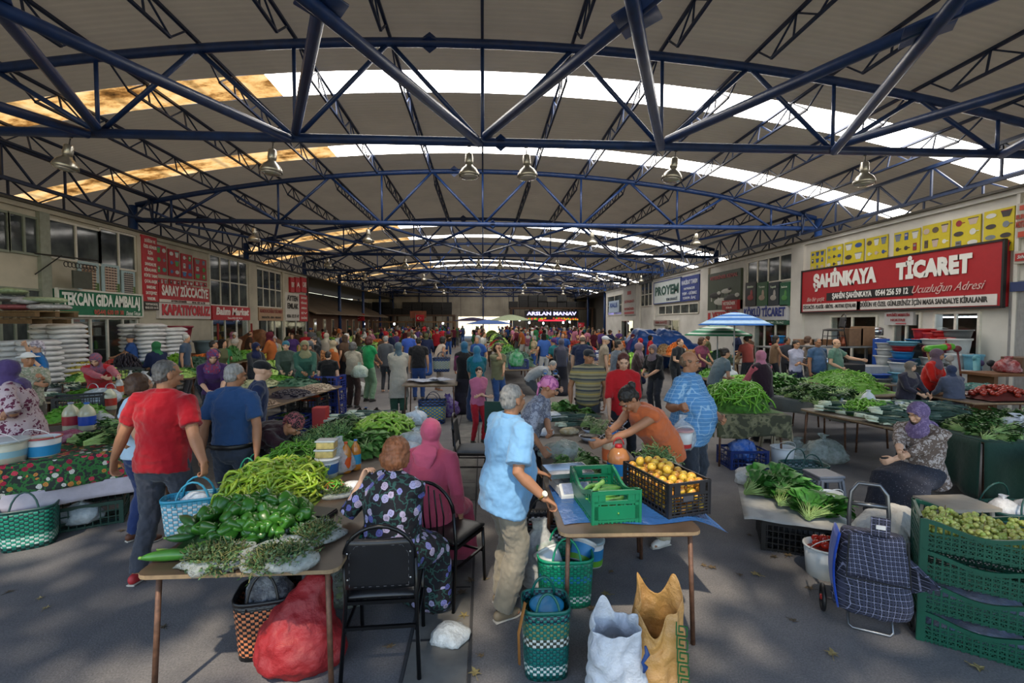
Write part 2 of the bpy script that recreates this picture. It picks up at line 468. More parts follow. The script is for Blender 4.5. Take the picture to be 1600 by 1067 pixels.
# far end wall ---------------------------------------------------------
YE = 63.3
t = NT('wall_sheet'); v = t.co()
w = t.n('TexWave'); w.bands_direction = 'X'; w.inputs['Scale'].default_value = 1.6; t.l(v, w.inputs['Vector'])
c = t.mix(t.ramp(t.noise(v, .7, 4), [(.3, 0), (.7, 1)]), '#a39c8e', '#857e73'); t.col(c); t.bump(w.outputs[0], .6, .04); t.set(Roughness=.7)
xo0, xo1 = PY(716, 500, YE).x, PY(803, 500, YE).x
b = MB()
b.box(((xo0 - 17) / 2, YE, 3.7), (17 + xo0, .15, 7.4)); b.box(((xo1 + 17) / 2, YE, 3.7), (17 - xo1, .15, 7.4)); b.box(((xo0 + xo1) / 2, YE, 5.1), (xo1 - xo0, .15, 4.6))
tag(b.build('wall_back', t.m), kind='structure')
for i, px in enumerate((450, 505, 560, 610, 655, 700, 755, 802, 850, 900, 950, 1010)):
 x = PY(px, 480, YE - .2).x
 b = MB(); b.box((0, 0, 3.4), (.16, .16, 6.8)); o = b.build('steel_column', blue_d, loc=(x, YE - .2, 0))
 tag(o, 'slim steel post against the corrugated far end wall', 'column', 'posts on the far end wall')
# shops' upper deck and outer closing walls
for s, X0, nm in ((-1, XL, 'left'), (1, XR, 'right')):
 b = MB(); b.box((X0 + s * 2.9, 34, 5.12), (6.1, 58.6, .06)); tag(b.build('ceiling_deck_' + nm, mat('#55524c', .9)), kind='structure')
 b = MB(); b.box((X0 + s * 3.3, 34, 5.45), (.1, 58.6, .6)); tag(b.build('wall_upper_' + nm, mat('#7a7468', .9)), kind='structure')
# high bay lamps ---------------------------------------------------------
t = NT('lamp_lens'); t.set(Roughness=.15); t.b.inputs['Base Color'].default_value = (.5, .48, .44, 1); t.b.inputs['Metallic'].default_value = .6
lens = t.m; alu = mat('#b9b5aa', .32, .9, var=.2, name='spun_aluminium')
def lamp(loc, label, tilt=0):
 r = empty('high_bay_lamp', loc, label, 'lamp', 'high bay lamps under the trusses'); r.rotation_euler = (0, tilt, 0)
 b = MB(); b.tube((0, 0, -.02), (0, 0, -.16), .012); b.tube((-.03, 0, 0), (.03, 0, 0), .012); b.build('hook', mat('#444444', .5), r, smooth=True)
 b = MB(); b.lathe([(.06, -.14), (.075, -.16), (.08, -.3), (.07, -.34)], n=16); b.build('ballast_housing', alu, r, smooth=True)
 b = MB(); b.lathe([(.06, -.33), (.09, -.38), (.15, -.43), (.19, -.5), (.205, -.57), (.195, -.57), (.14, -.44), (.055, -.34)], n=20); b.build('reflector', alu, r, smooth=True)
 b = MB(); b.lathe([(.195, -.565), (.16, -.6), (.08, -.62), (0, -.625)], n=16); b.build('lens', lens, r, smooth=True)
for i, (px, where) in enumerate(((111, 'leftmost'), (427, 'second from left'), (733, 'left of the pair at centre'), (822, 'right of the pair at centre'), (1056, 'second from right'), (1352, 'rightmost'))):
 q = PY(px, 230, T_Y[1]); lamp((q.x, T_Y[1], CH_Z - .085), 'silver bell lamp hanging from the second truss, %s' % where, R((12, 5, 0, -3, 8, 0)[i]))
for j, pxs in ((2, (398, 576, 925, 1087)), (3, (512, 633, 748, 781, 871)), (4, (570, 662, 845, 933, 1002)), (5, (600, 680, 752, 820, 880)), (6, (632, 693, 817, 880))):
 for px in pxs:
  q = PY(px, 400, T_Y[j]); lamp((q.x, T_Y[j], CH_Z - .085), 'silver bell lamp hanging from the %s truss' % ordi[j])
# ================================================================ SHOP FRONTS
WTOP = 5.09
cream = mat('#b9b3a2', .75, var=.25, scale=1.2, bump=.15, bscale=20, name='cream_render')
white_w = mat('#c9c7c2', .7, var=.2, scale=1.0, name='white_render')
fr_white = mat('#cfccc2', .5, var=.15, name='white_frame'); fr_green = mat('#7d8577', .5, var=.15, name='grey_green_frame')
t = NT('dark_glass'); v = t.co()
c = t.mix(t.ramp(t.noise(v, 1.1, 3), [(.4, 0), (.7, 1)]), '#2b3134', '#59605f'); t.col(c); t.set(Roughness=.08); darkg = t.m
t = NT('clear_glass'); t.t.nodes.remove(t.b)
a = t.n('BsdfTransparent'); g = t.n('BsdfGlossy'); g.inputs['Roughness'].default_value = .05; m_ = t.n('MixShader'); m_.inputs[0].default_value = .1
a.inputs[0].default_value = (.86, .9, .9, 1); t.l(a.outputs[0], m_.inputs[1]); t.l(g.outputs[0], m_.inputs[2]); t.l(m_.outputs[0], t.out.inputs[0]); clearg = t.m
SIDE = {'L': (XL, 1, R(90)), 'R': (XR, -1, R(-90))}
def span(side, p0, p1, pt, pb):
 X = SIDE[side][0]
 pc = (p0 + p1) / 2
 y0, y1 = PX(p0, 500, X).y, PX(p1, 500, X).y
 return min(y0, y1), max(y0, y1), PX(pc, pb, X).z, PX(pc, pt, X).z
def wbox(b, side, y0, y1, z0, z1, d0=0.0, d1=.05, org=(0, 0, 0)):
 X, s, _ = SIDE[side]
 b.box(((X + s * (d0 + d1) / 2) - org[0], (y0 + y1) / 2 - org[1], (z0 + z1) / 2 - org[2]), (abs(d1 - d0), y1 - y0, z1 - z0))
OPEN = {'L': [(78, 212, 2.17), (330, 385, 2.3), (402, 440, 2.3), (444, 477, 2.4)],
  'R': [(1399, 1440, 2.3), (1462, 1532, 2.3), (1180, 1232, 2.2), (1040, 1062, 2.2), (972, 990, 2.2), (1300, 1372, 2.25)]}
for side, yA, yB, m_, nm in (('L', 1.2, T_Y[4] - .1, cream, 'wall_left'), ('R', 1.2, 46.5, white_w, 'wall_right')):
 b = MB(); wbox(b, side, yA, yB, 2.4, WTOP, -.2, 0)
 wbox(b, side, yA, yB, WTOP - .12, WTOP, 0, .08)
 ops = sorted([(span(side, p0, p1, 480, 560)[0], span(side, p0, p1, 480, 560)[1], h) for p0, p1, h in OPEN[side]])
 y = yA
 for a, c, h in ops:
  wbox(b, side, y, a, 0, 2.4, -.2, 0); wbox(b, side, a, c, h, 2.4, -.2, 0)
  y = c
 wbox(b, side, y, yB, 0, 2.4, -.2, 0)
 tag(b.build(nm, m_), kind='structure')
 b = MB(); wbox(b, side, yA, yB, 0, WTOP, -3.1, -2.95); tag(b.build(nm + '_inside', mat('#6b675e', .9)), kind='structure')
 b = MB(); wbox(b, side, yA, yB, 3.1, 3.2, -3.0, -.2); tag(b.build('ceiling_shops_' + ('left' if side == 'L' else 'right'), mat('#77736a', .9)), kind='structure')
# pilasters
for side, lst in (('L', [(62, 78), (213, 219), (387, 400), (440, 443)]), ('R', [(1238, 1257), (1096, 1108), (1020, 1024), (995, 1001), (1584, 1590), (1163, 1165)])):
 for i, (p0, p1) in enumerate(lst):
  y0, y1, z0, z1 = span(side, p0, p1, 400, 500)
  b = MB(); wbox(b, side, y0, y1, 0, WTOP - .12, 0, .1 if i < 4 else .06)
  tag(b.build('wall_%s_pilaster' % ('left' if side == 'L' else 'right'), (cream if side == 'L' else white_w) if (side, i) != ('L', 0) else mat('#8b9084', .6)), kind='structure')
WN = [10]
def window(side, p0, p1, pt, pb, nx, nz_, frm, glass=None, th=.06, w=.06, kind='window', z=None):
 y0, y1, z0, z1 = span(side, p0, p1, pt, pb)
 if z: z0, z1 = z
 X, s, _ = SIDE[side]; org = (X, (y0 + y1) / 2, z0); WN[0] += 1
 b = MB()
 for k in range(nx + 1):
  y = y0 + (y1 - y0) * k / nx; wbox(b, side, y - w / 2, y + w / 2, z0, z1, 0, th, org)
 for k in range(nz_ + 1):
  zz = z0 + (z1 - z0) * k / nz_; wbox(b, side, y0, y1, zz - w / 2, zz + w / 2, 0, th - .004, org)
 o = b.build('%s_%d' % (kind, WN[0]), frm, loc=org); tag(o, kind='structure')
 b = MB(); wbox(b, side, y0, y1, z0, z1, .008 if glass is not clearg else .02, .022 if glass is not clearg else .026, org); b.build('pane', glass or darkg, o)
 return o
window('L', -2, 16, 331, 392, 1, 1, fr_green); window('L', 17, 62, 338, 396, 2, 1, fr_green)
window('L', -2, 62, 398, 560, 3, 2, fr_green, z=(0.1, 2.9))
window('L', 78, 158, 352, 408, 2, 1, fr_white); window('L', 158, 213, 364, 420, 2, 1, fr_white)
window('L', 328, 386, 405, 478, 4, 2, fr_white); window('L', 400, 439, 424, 480, 4, 2, fr_white)
window('R', 1168, 1238, 403, 441, 4, 1, fr_white)
for side, p0, p1, zt, nx in (('L', 78, 212, 2.17, 5), ('L', 330, 385, 2.3, 3), ('L', 402, 440, 2.3, 3), ('L', 444, 477, 2.4, 2), ('R', 1399, 1440, 2.3, 2), ('R', 1462, 1532, 2.3, 2), ('R', 1180, 1232, 2.2, 3), ('R', 1040, 1062, 2.2, 2), ('R', 972, 990, 2.2, 2), ('R', 1300, 1372, 2.25, 2)):
 window(side, p0, p1, 480, 560, nx, 1, fr_white, clearg, z=(.03, zt))
for p0, p1, pt, pb, nx, nzz in ((1002, 1020, 442, 478, 3, 2), (950, 972, 462, 492, 2, 2), (1030, 1092, 476, 490, 5, 1)):
 window('R', p0, p1, pt, pb, nx, nzz, fr_white)

# --- signs -----------------------------------------------------------------
def sign(side, p0, p1, pt, pb, color, name, label, writing=(), frame=None, cat='sign', d=.1, group=None, blocks=(), th=.05):
 y0, y1, z0, z1 = span(side, p0, p1, pt, pb); X, s, rz = SIDE[side]
 w, h = y1 - y0, z1 - z0
 r = empty(name, (X + s * d, (y0 + y1) / 2, (z0 + z1) / 2), label, cat, group, rz=rz)   # local x = reading direction, -y = outwards
 b = MB(); b.box((0, (d - .003 - th / 2) / 2, 0), (w, th / 2 + d - .003, h)); b.build('board', mat(color, .5, var=.08), r)
 if frame:
  b = MB(); f = .05
  for x in (-w / 2, w / 2): b.box((x, -.01, 0), (f, th + .03, h + f))
  for z in (-h / 2, h / 2): b.box((0, -.01, z), (w, th + .03, f))
  b.build('frame', mat(frame, .5), r)
 for bl in blocks:   # (cx, cz, w, h, color) in fractions of the board from its centre
  b = MB(); b.box((bl[0] * w, -th / 2 - .006, bl[1] * h), (bl[2] * w, .012, bl[3] * h)); b.build('colour_field', mat(bl[4], .5, var=.06), r)
 for wr in writing:  # (text, cx, cz, height, width, color, offset)
  text(wr[0], r, (wr[1] * w, -th / 2 - .02, wr[2] * h), wr[3] * h * 1.3, wr[5], (R(90), 0, 0), width=wr[4] * w, off=(wr[6] if len(wr) > 6 else .02) * 1.7 * wr[3] * h, shear=wr[7] if len(wr) > 7 else 0)
 return r, w, h
RED = '#b3202b'
sign('L', 80, 214, 456, 494, '#0f6b4b', 'shop_sign', 'long green shop sign reading TEKCAN GIDA AMBALAJ in white', [('TEKCAN GIDA AMBALAJ', 0, .12, .5, .92, '#e8ebe6', .03), ('0(544) 630 09 38', .05, -.34, .2, .36, '#b5584a'), ('Demet Tekcan', .36, -.36, .2, .2, '#e8ebe6', 0, .4)], frame='#d8d8d0', d=.16)
sign('L', 219, 243, 370, 471, RED, 'shop_sign', 'tall narrow red sign listing wedding hire goods beside the glassware posters', [(s_, 0, .42 - .088 * i, .05, w_, '#eadfda') for i, (s_, w_) in enumerate((('DÜĞÜN VE', .7), ('ÖZEL GÜNLER', .86), ('İÇİN', .3), ('MASA', .42), ('SANDALYE', .72), ('KİRALANIR.', .8), ('KÖPÜK TABAK', .88), ('ÇATAL-KAŞIK', .84), ('BARDAK', .6), ('SATIŞIMIZ', .72), ('VARDIR.', .56)))])
sign('L', 219, 243, 472, 484, '#2a2423', 'shop_sign', 'small black sign with a phone number under the tall red one', [('TOPTAN SATIŞ', 0, .2, .3, .8, '#d8d4cc'), ('0542 573 14 15', 0, -.25, .3, .85, '#d8d4cc')])
sign('L', 244, 323, 447, 474, RED, 'shop_sign', 'red shop sign reading SARAY ZÜCCACİYE with a white lower strip', [('SARAY ZÜCCACİYE', 0, .12, .58, .92, '#ebe6e2', .03), ('AYTEN AYDEMİR', -.15, -.42, .12, .3, '#5a3030'), ('0546 459 16 28', .25, -.42, .12, .28, '#5a3030')], blocks=[(0, -.42, 1, .16, '#d8d2ca')])
sign('L', 244, 325, 475, 498, '#d3cbc8', 'shop_banner', 'pale banner reading KAPATIYORUZ in big red letters', [('KAPATIYORUZ', 0, .03, .7, .94, '#c02a38', .04)])
sign('L', 328, 387, 479, 500, RED, 'shop_sign', 'red market sign with the two words Balım Market in white', [('Balım Market', 0, .1, .55, .88, '#efe4e0', .03, .15), ('Tuzcu 0532 507 40 10', .05, -.36, .13, .4, '#efe4e0')])
sign('L', 401, 439, 481, 501, '#a8876a', 'shop_sign', 'faded brown sign reading KARYOCOĞLU TİCARET on the left row', [('KARYOCOĞLU TİCARET', 0, .22, .28, .92, '#8c2f2a'), ('BAKKALİYE - GIDA - HIRDAVAT', 0, -.25, .16, .8, '#3d3733')])
sign('L', 443, 465, 458, 501, '#c9c5be', 'shop_sign', 'white sign reading AYTEN EMLAK in heavy black letters', [('AYTEN', 0, .3, .2, .78, '#26231f', .03), ('EMLAK', 0, .02, .2, .78, '#26231f', .03), ('0536 112 71 47', 0, -.34, .12, .85, '#34302d')])
sign('L', 466, 478, 461, 502, RED, 'shop_sign', 'narrow red estate agent sign at the end of the left row', [(s_, -.02, .38 - .19 * i, .08, .75, '#e7dcd8') for i, s_ in enumerate(('SATILIK', 'KİRALIK', 'ARSA', 'EV', 'DAİRE'))])
for p0, p1, s_ in ((452, 458, 'KENT'), (460, 467, 'A'), (469, 477, 'CAFE')):
 sign('L', p0, p1, 434, 457, RED, 'window_sign', 'small red window sign with the word %s above the estate agent' % s_, [(s_, 0, 0, .35, .7, '#e7dcd8')])
# right side
banner, bw, bh = sign('R', 1258, 1575, 400, 484, '#a01c24', 'shop_banner', 'huge red banner reading ŞAHİNKAYA TİCARET above the plastic ware', [
 ('ŞAHİNKAYA', -.21, .2, .30, .40, '#d9d9d6', .05), ('TİCARET', .245, .2, .30, .31, '#d9d9d6', .05),
 ('ŞAHİN ŞAHİNKAYA   0544 256 59 12', -.06, -.16, .12, .42, '#dcdcda', .02), ('Ucuzluğun Adresi', .3, -.15, .15, .28, '#c9a9a4', .0, .5), ('Bin bir çeşit', -.39, -.2, .11, .13, '#c9a9a4', 0, .4),
 ('ZÜCCACİYE - PLASTİK - BİRİYEL - MUTFAK EŞYALARI', -.3, -.38, .085, .36, '#3c3a3a', .02), ('DÜĞÜN VE ÖZEL GÜNLERİNİZ İÇİN MASA SANDALYE KİRALANIR', .18, -.38, .095, .55, '#3c3a3a', .02)],
 frame='#1c1b1c', blocks=[(-.07, -.16, .48, .17, '#1d1c1e'), (0, -.385, .97, .17, '#cfcac8'), (-.105, -.385, .022, .17, '#a01c24')], d=.14)
def picture_board(side, p0, p1, pt, pb, base, label, cols, nx, nz_, seed, name='poster', group=None, hide=None):
 y0, y1, z0, z1 = span(side, p0, p1, pt, pb); X, s, rz = SIDE[side]; w, h = y1 - y0, z1 - z0
 r = empty(name, (X + s * .03, (y0 + y1) / 2, (z0 + z1) / 2), label, 'poster', group, rz=rz)
 b = MB(); b.box((0, 0, 0), (w, .03, h)); b.build('board', mat(base, .55, var=.06), r)
 rn = random.Random(seed); b = MB(); ms = [mat(c_, .5, var=.1) for c_ in cols]
 for i in range(nx):
  for k in range(nz_):
   x = (-.5 + (i + .5) / nx) * w; z = (-.5 + (k + .5) / nz_) * h; sw, sh = w / nx * .36, h / nz_ * .32
   b.mi = rn.randrange(len(cols)); typ = rn.randrange(4)
   rot = Matrix.Rotation(R(90), 3, 'X')
   if typ == 0: b.lathe([(sw * .55, -.004), (sw, .004)], (x, -.02, z), 14, 1, sh / sw * .7, rot)
   elif typ == 1:
    b.add([(x - sw * .6, -.022, z - sh), (x + sw * .6, -.022, z - sh), (x + sw, -.022, z + sh * .7), (x - sw, -.022, z + sh * .7)], [(0, 1, 2, 3)])
    b.mi = (b.mi + 1) % len(cols); b.box((x, -.02, z + sh * .8), (sw * 2, .012, sh * .25))
   elif typ == 2:
    b.box((x, -.02, z), (sw * 1.1, .012, sh * 1.9)); b.mi = (b.mi + 2) % len(cols); b.box((x, -.024, z + sh * .3), (sw * .7, .01, sh * .5))
   else:
    b.lathe([(sw * .5, -.004), (sw * .62, .004)], (x, -.02, z), 12, 1, 1, rot); b.box((x + sw * .7, -.02, z), (sw * .9, .01, sh * .22))
 b.build('print', ms, r); return r
PC = ['#3a3436', '#8a2730', '#c8c9c6', '#707a84', '#2e4c8c', '#55483b', '#b8a59a']
for i, (p0, p1, pt, pb, nx, nn, d_) in enumerate(((1266, 1288, 392, 433, 3, 4, 'buckets and jars'), (1291, 1315, 384, 430, 3, 4, 'storage boxes'), (1318, 1348, 377, 425, 2, 3, 'pots'), (1352, 1385, 370, 421, 3, 3, 'cleaning tools'),
       (1395, 1435, 361, 415, 3, 3, 'kettles and pans'), (1439, 1481, 350, 410, 3, 3, 'cabinets and rugs'), (1485, 1529, 340, 405, 2, 4, 'casseroles and trays'), (1534, 1581, 328, 395, 2, 4, 'chairs and folding tables'))):
 picture_board('R', p0, p1, pt, pb, '#c3b324', 'yellow window poster with pictures of %s above the red banner' % d_, PC, nx, nn, i, group='yellow picture posters above the banner')
for i, (p0, p1) in enumerate(((244, 261), (264, 281), (284, 301), (304, 323))):
 picture_board('L', p0, p1, 384 + i * 7, 429 + i * 3, '#a8222c', 'red window poster of plastic household ware, %s from the left of four' % ordi[i], ['#3f6fa8', '#c9c9c6', '#3b9a8c', '#777f86', '#4a9a4a'], 2, 3, 30 + i, group='red picture posters over the glassware shop')
for i, (p0, p1) in enumerate(((244, 261), (264, 281), (284, 301), (304, 323))):
 picture_board('L', p0, p1, 435 + i * 2, 444.5 + i, '#a8222c', 'low red poster strip above the glassware sign, %s of four' % ordi[i], ['#c9c9c6', '#3b3b3b', '#8c8c8c'], 3, 1, 40 + i, group='low red poster strips')
# apartment posters (generic towers) on the left
def tower_poster(p0, p1, pt, pb, wall, label, seed):
 y0, y1, z0, z1 = span('L', p0, p1, pt, pb); w, h = y1 - y0, z1 - z0
 r = empty('poster', (XL + .05, (y0 + y1) / 2, (z0 + z1) / 2), label, 'poster', 'apartment block posters', rz=R(90))
 b = MB(); b.box((0, 0, 0), (w, .03, h)); b.build('board', mat('#9db6bd', .6, var=.2, scale=2), r)
 b = MB(); b.mi = 0; b.box((0, -.02, -.03 * h), (w * .66, .012, h * .86)); b.mi = 1
 for k in range(9):
  b.box((0, -.026, (-.40 + .094 * k) * h), (w * .7, .012, .018 * h))
  b.mi = 2
  for j in range(4): b.box(((-.24 + j * .16) * w, -.026, (-.355 + .094 * k) * h), (w * .08, .01, .045 * h))
  b.mi = 1
 b.mi = 3; b.box((w * .36, -.024, -.3 * h), (w * .2, .01, .3 * h))
 b.build('print', [mat(wall, .6), mat('#d5cdbd', .6), mat('#3f3a3a', .4), mat('#4d6b35', .7)], r)
tower_poster(121, 154, 410, 458, '#8b6b4f', 'window poster of a tan apartment tower with balconies', 1)
tower_poster(158, 186, 414, 458, '#9c7c6b', 'window poster of a pinkish apartment block', 2)
tower_poster(189, 210, 424, 460, '#5f5c60', 'window poster of a dark grey apartment tower', 3)
b = MB(); q0 = span('L', 83, 119, 424, 451); r = empty('hanging_sign', (XL + .5, (q0[0] + q0[1]) / 2, q0[3] + .12), 'blank dark hanging sign with a wrought iron scroll bracket', 'sign')
b = MB(); b.box((0, 0, -.12 - (q0[3] - q0[2]) / 2), (.05, (q0[1] - q0[0]) * .85, q0[3] - q0[2])); b.build('board', mat('#45483f', .6), r)
b = MB(); b.tube((-.45, -.9, .25), (0, .6, .25), .018); b.tube((-.45, -.9, -.3), (-.1, -.5, .25), .015)
for k in range(9): b.loft([(0, -.5 + k * .12 + .07 * math.cos(a), .02 + .07 * math.sin(a)) for a in np.linspace(0, 5.5, 9)], [.012] * 9, n=5)
b.build('bracket', mat('#1c1b1b', .5), r)
# more signs on the right row
sign('R', 1024, 1066, 438, 473, '#b9c2c4', 'shop_sign', 'pale sign reading PROYEM in dark green letters', [('PROYEM', 0, .05, .42, .88, '#234a44', .03), ('YEM SANAYİ', .2, -.36, .12, .4, '#456')], frame='#2a3f7e')
sign('R', 1066, 1095, 431, 470, '#26387a', 'shop_sign', 'blue farm supply sign reading HAKİKAT TARIM beside the pale one', [('HAKİKAT TARIM', 0, .25, .18, .86, '#b9c0d2'), ('HAYVANCILIK', 0, .0, .1, .6, '#b9c0d2'), ('YEM - GÜBRE', 0, -.2, .12, .8, '#b9c0d2'), ('TOHUM - İLAÇ', 0, -.38, .1, .7, '#b9c0d2')])
r_, w_, h_ = sign('R', 1109, 1160, 424, 484, '#3c4638', 'shop_poster', 'dark green veterinary poster showing black and white cattle', [('VETERİNER KEMAL', 0, .36, .1, .86, '#9a4a4a', .02)], cat='poster')
b = MB()
for k, (x, z, s_) in enumerate(((-.25, -.1, 1), (.1, -.02, .8), (.28, -.2, 1.1), (-.05, -.28, 1.2))):
 b.mi = k % 2; b.ell((x * w_, -.03, z * h_), (.2 * w_ * s_, .02, .08 * h_ * s_)); b.mi = (k + 1) % 2; b.ell((x * w_ + .12 * w_ * s_, -.035, z * h_ + .05 * h_), (.06 * w_ * s_, .02, .05 * h_ * s_))
 for q in (-.12, .1): b.box(((x + q * s_) * w_, -.03, z * h_ - .1 * h_ * s_), (.03 * w_, .01, .12 * h_ * s_))
b.build('print', [mat('#20201f', .6), mat('#a9a9a2', .6)], r_)
sign('R', 1136, 1160, 469, 484, '#8f2226', 'shop_sign', 'small dark red sign reading VETERİNER Klinik', [('VETERİNER', 0, .15, .35, .82, '#c9b7b2'), ('Klinik', 0, -.28, .18, .4, '#c9b7b2')], d=.25)
sign('R', 1108, 1161, 484, 504, '#b7afab', 'shop_sign', 'white sign reading VETERİNER in red letters', [('VETERİNER', .08, .05, .55, .8, '#a3262c', .03)], blocks=[(-.42, 0, .08, .6, '#a3262c')])
sign('R', 1165, 1234, 478, 500, '#b9bbc2', 'shop_sign', 'white sign reading KÖKLÜ TİCARET in dark blue letters', [('KÖKLÜ TİCARET', 0, .02, .62, .94, '#23327c', .03)])
sign('R', 1165, 1234, 501, 507, '#2c5a48', 'shop_sign', 'thin green strip sign under the blue lettered one', [('YEM - GÜBRE - TOHUM - İLAÇ', 0, 0, .45, .9, '#b6c2ba')])
for i, (p0, p1, c_) in enumerate(((1168, 1184, '#26272a'), (1186, 1202, '#2d5236'), (1204, 1220, '#26303a'), (1222, 1237, '#1f5a3e'))):
 y0, y1, z0, z1 = span('R', p0, p1, 441, 478)
 r_, w_, h_ = sign('R', p0, p1, 441, 478, c_, 'window_sign', 'dark green crop care window sign, %s of four above KÖKLÜ TİCARET' % ordi[i], [(('Bitki', 'Tarım', 'Toprak', 'Besleme')[i], 0, .3, .1, .6, '#b8c4b4')], cat='poster', group='crop care window signs')
 b = MB(); b.ell((0, -.03, -.15 * h_), (.3 * w_, .012, .12 * h_)); b.ell((.1 * w_, -.03, .02 * h_), (.12 * w_, .012, .16 * h_)); b.build('print', mat(('#8c3a3a', '#9a8a7a', '#a8a4a0', '#4f8a4a')[i], .6), r_)
sign('R', 1000, 1021, 429, 443, '#22242c', 'shop_sign', 'small dark sign reading TORNACI far down the right row', [('TORNACI', 0, 0, .5, .8, '#9aa0a8', .03)])
sign('R', 976, 995, 446, 492, '#a9a6a2', 'shop_sign', 'tall pale sign with a red emblem and red writing on the right row', [('SÜTKENT', 0, -.05, .09, .8, '#a33a3a', .02), ('VETERİNER', 0, -.3, .09, .8, '#a33a3a', .02)], blocks=[(0, .25, .3, .12, '#a33a3a'), (0, -.43, .8, .08, '#a33a3a')])
sign('R', 953, 969, 470, 488, '#9fb0c4', 'shop_sign', 'pale blue sign near the far end of the right row', [('KALE', 0, .1, .4, .7, '#34508c', .03)])
sign('R', 1024, 1048, 500, 508, '#8c8480', 'shop_sign', 'faded long sign over a low doorway on the right row', [('YEM BAYİİ', 0, 0, .5, .8, '#7a2f2f')])
sign('R', 1388, 1433, 487, 508, '#a9a8aa', 'shop_notice', 'white notice with red writing under the big banner', [('BEYNİMİZ MERKEZİN', 0, .25, .2, .8, '#8a3038'), ('NOKTASI', 0, -.12, .2, .5, '#8a3038')], blocks=[(.1, -.38, .35, .07, '#a33038')])
sign('R', 1590, 1612, 318, 372, '#a9a49c', 'wall_notice', 'cream wall panel with cropped orange red lettering by the picture edge', [('BURÇ', -.1, .1, .14, .8, '#a33c28'), ('MOTOR', -.1, -.12, .2, .8, '#a33c28')], blocks=[(-.1, .36, .4, .14, '#b5442c'), (-.1, -.4, .5, .16, '#b5442c')])
sign('R', 1588, 1612, 392, 412, '#a9a49c', 'wall_notice', 'cream panel with a red oval below the orange red lettering', [('Stihl', 0, 0, .3, .5, '#ddd', .0, .3)], blocks=[(0, 0, .8, .6, '#9c2420')])
b = MB(); y0, y1, z0, z1 = span('R', 1582, 1616, 440, 455); wbox(b, 'R', y0, y1, z0, z1, .06, .1); tag(b.build('shop_sign', mat('#2c3a66', .5)), 'blank blue strip sign at the right picture edge', 'sign')
# corrugated shutter at the extreme right
b = MB(); y0, y1, z0, z1 = span('R', 1577, 1640, 440, 560); n = 46
for k in range(n): wbox(b, 'R', y0 + (y1 - y0) * k / n, y0 + (y1 - y0) * (k + .55) / n, 0.02, 3.0, .0, .035)
tag(b.build('door_1', mat('#a9a9ab', .5, .1)), kind='structure')
# interior shelves behind the left glass
PRODC = ['#b5432c', '#c98a2c', '#4f7f3a', '#cfcabd', '#8d2f2f', '#356a8c', '#d8c46a', '#e0ddd5', '#6b3c2a']
rn = random.Random(3)
pm = []
for k in range(3):
 b = MB()
 if k == 0: b.box((0, 0, .11), (.14, .2, .22))
 elif k == 1: b.lathe([(.05, 0), (.06, .02), (.06, .2), (.03, .25), (.03, .29)], n=8)
 else: b.box((0, 0, .07), (.2, .26, .14)); 
 pm.append(b.mesh('p', [mat('OBJ', .45, var=.25, scale=20)], k == 1))
for side, p0, p1, ns, lab in (('L', 92, 150, 4, 'dark steel shelving behind the glass of the green signed shop, nearer half'), ('L', 152, 210, 4, 'dark steel shelving behind the glass of the green signed shop, farther half'), ('L', 332, 384, 4, 'shelving behind the glass under the red market sign')):
 y0, y1, z0, z1 = span(side, p0, p1, 500, 560); X, s, rz = SIDE[side]
 r = empty('shop_shelf', (X - s * 1.1, (y0 + y1) / 2, 0), lab, 'shelf')
 L = y1 - y0
 for k in range(5):
  b = MB(); b.box((0, 0, .25 + k * .45), (.4, L, .03)); b.build('shelf_board', mat('#8c8a84', .5), r)
 b = MB()
 for y in np.linspace(-L / 2, L / 2, 4): b.box((-.19 * s, y, 1.1), (.03, .03, 2.2))
 b.build('upright', mat('#55534f', .5), r)
 for k in range(5):
  y = -L / 2 + .15
  while y < L / 2 - .15:
   typ = rn.choice((0, 0, 1, 2)); o = link_mesh('packet', pm[typ], (X - s * 1.1 + s * .1, (y0 + y1) / 2 + y, .266 + k * .45), color=rn.choice(PRODC), scale=rn.uniform(.85, 1.25))
   tag(o, 'small grocery packet standing on the lit shelves behind the %s shop glass' % ('green signed' if p0 < 300 else 'market'), 'packet', 'groceries on shelves behind the %s glass' % ('green signed shop' if p0 < 300 else 'market'))
   y += rn.uniform(.2, .32)
def tube_light(side, px, z, L, label, dep=1.0, e=30):
 X, s, rz = SIDE[side]; y = PX(px, 500, X).y
 r = empty('tube_lamp', (X - s * dep, y, z), label, 'lamp')
 b = MB(); b.box((0, 0, .03), (.1, L, .05)); b.tube((0, 0, .04), (0, 0, 3.1 - z), .01); b.build('housing', mat('#999', .5), r)
 b = MB(); b.tube((0, -L / 2, -.01), (0, L / 2, -.01), .018); b.build('tube', emat('#e6efff', e), r)
tube_light('R', 1495, 2.2, 1.4, 'lit white tube lamp inside the right shop window', .35, 14)
tube_light('L', 120, 3.03, 1.6, 'lit tube lamp inside the green signed shop, near end', 1.2); tube_light('L', 180, 3.03, 1.6, 'lit tube lamp inside the green signed shop, far end', 1.2)
tube_light('L', 355, 3.03, 1.6, 'lit tube lamp inside the market behind its glass', 1.2)
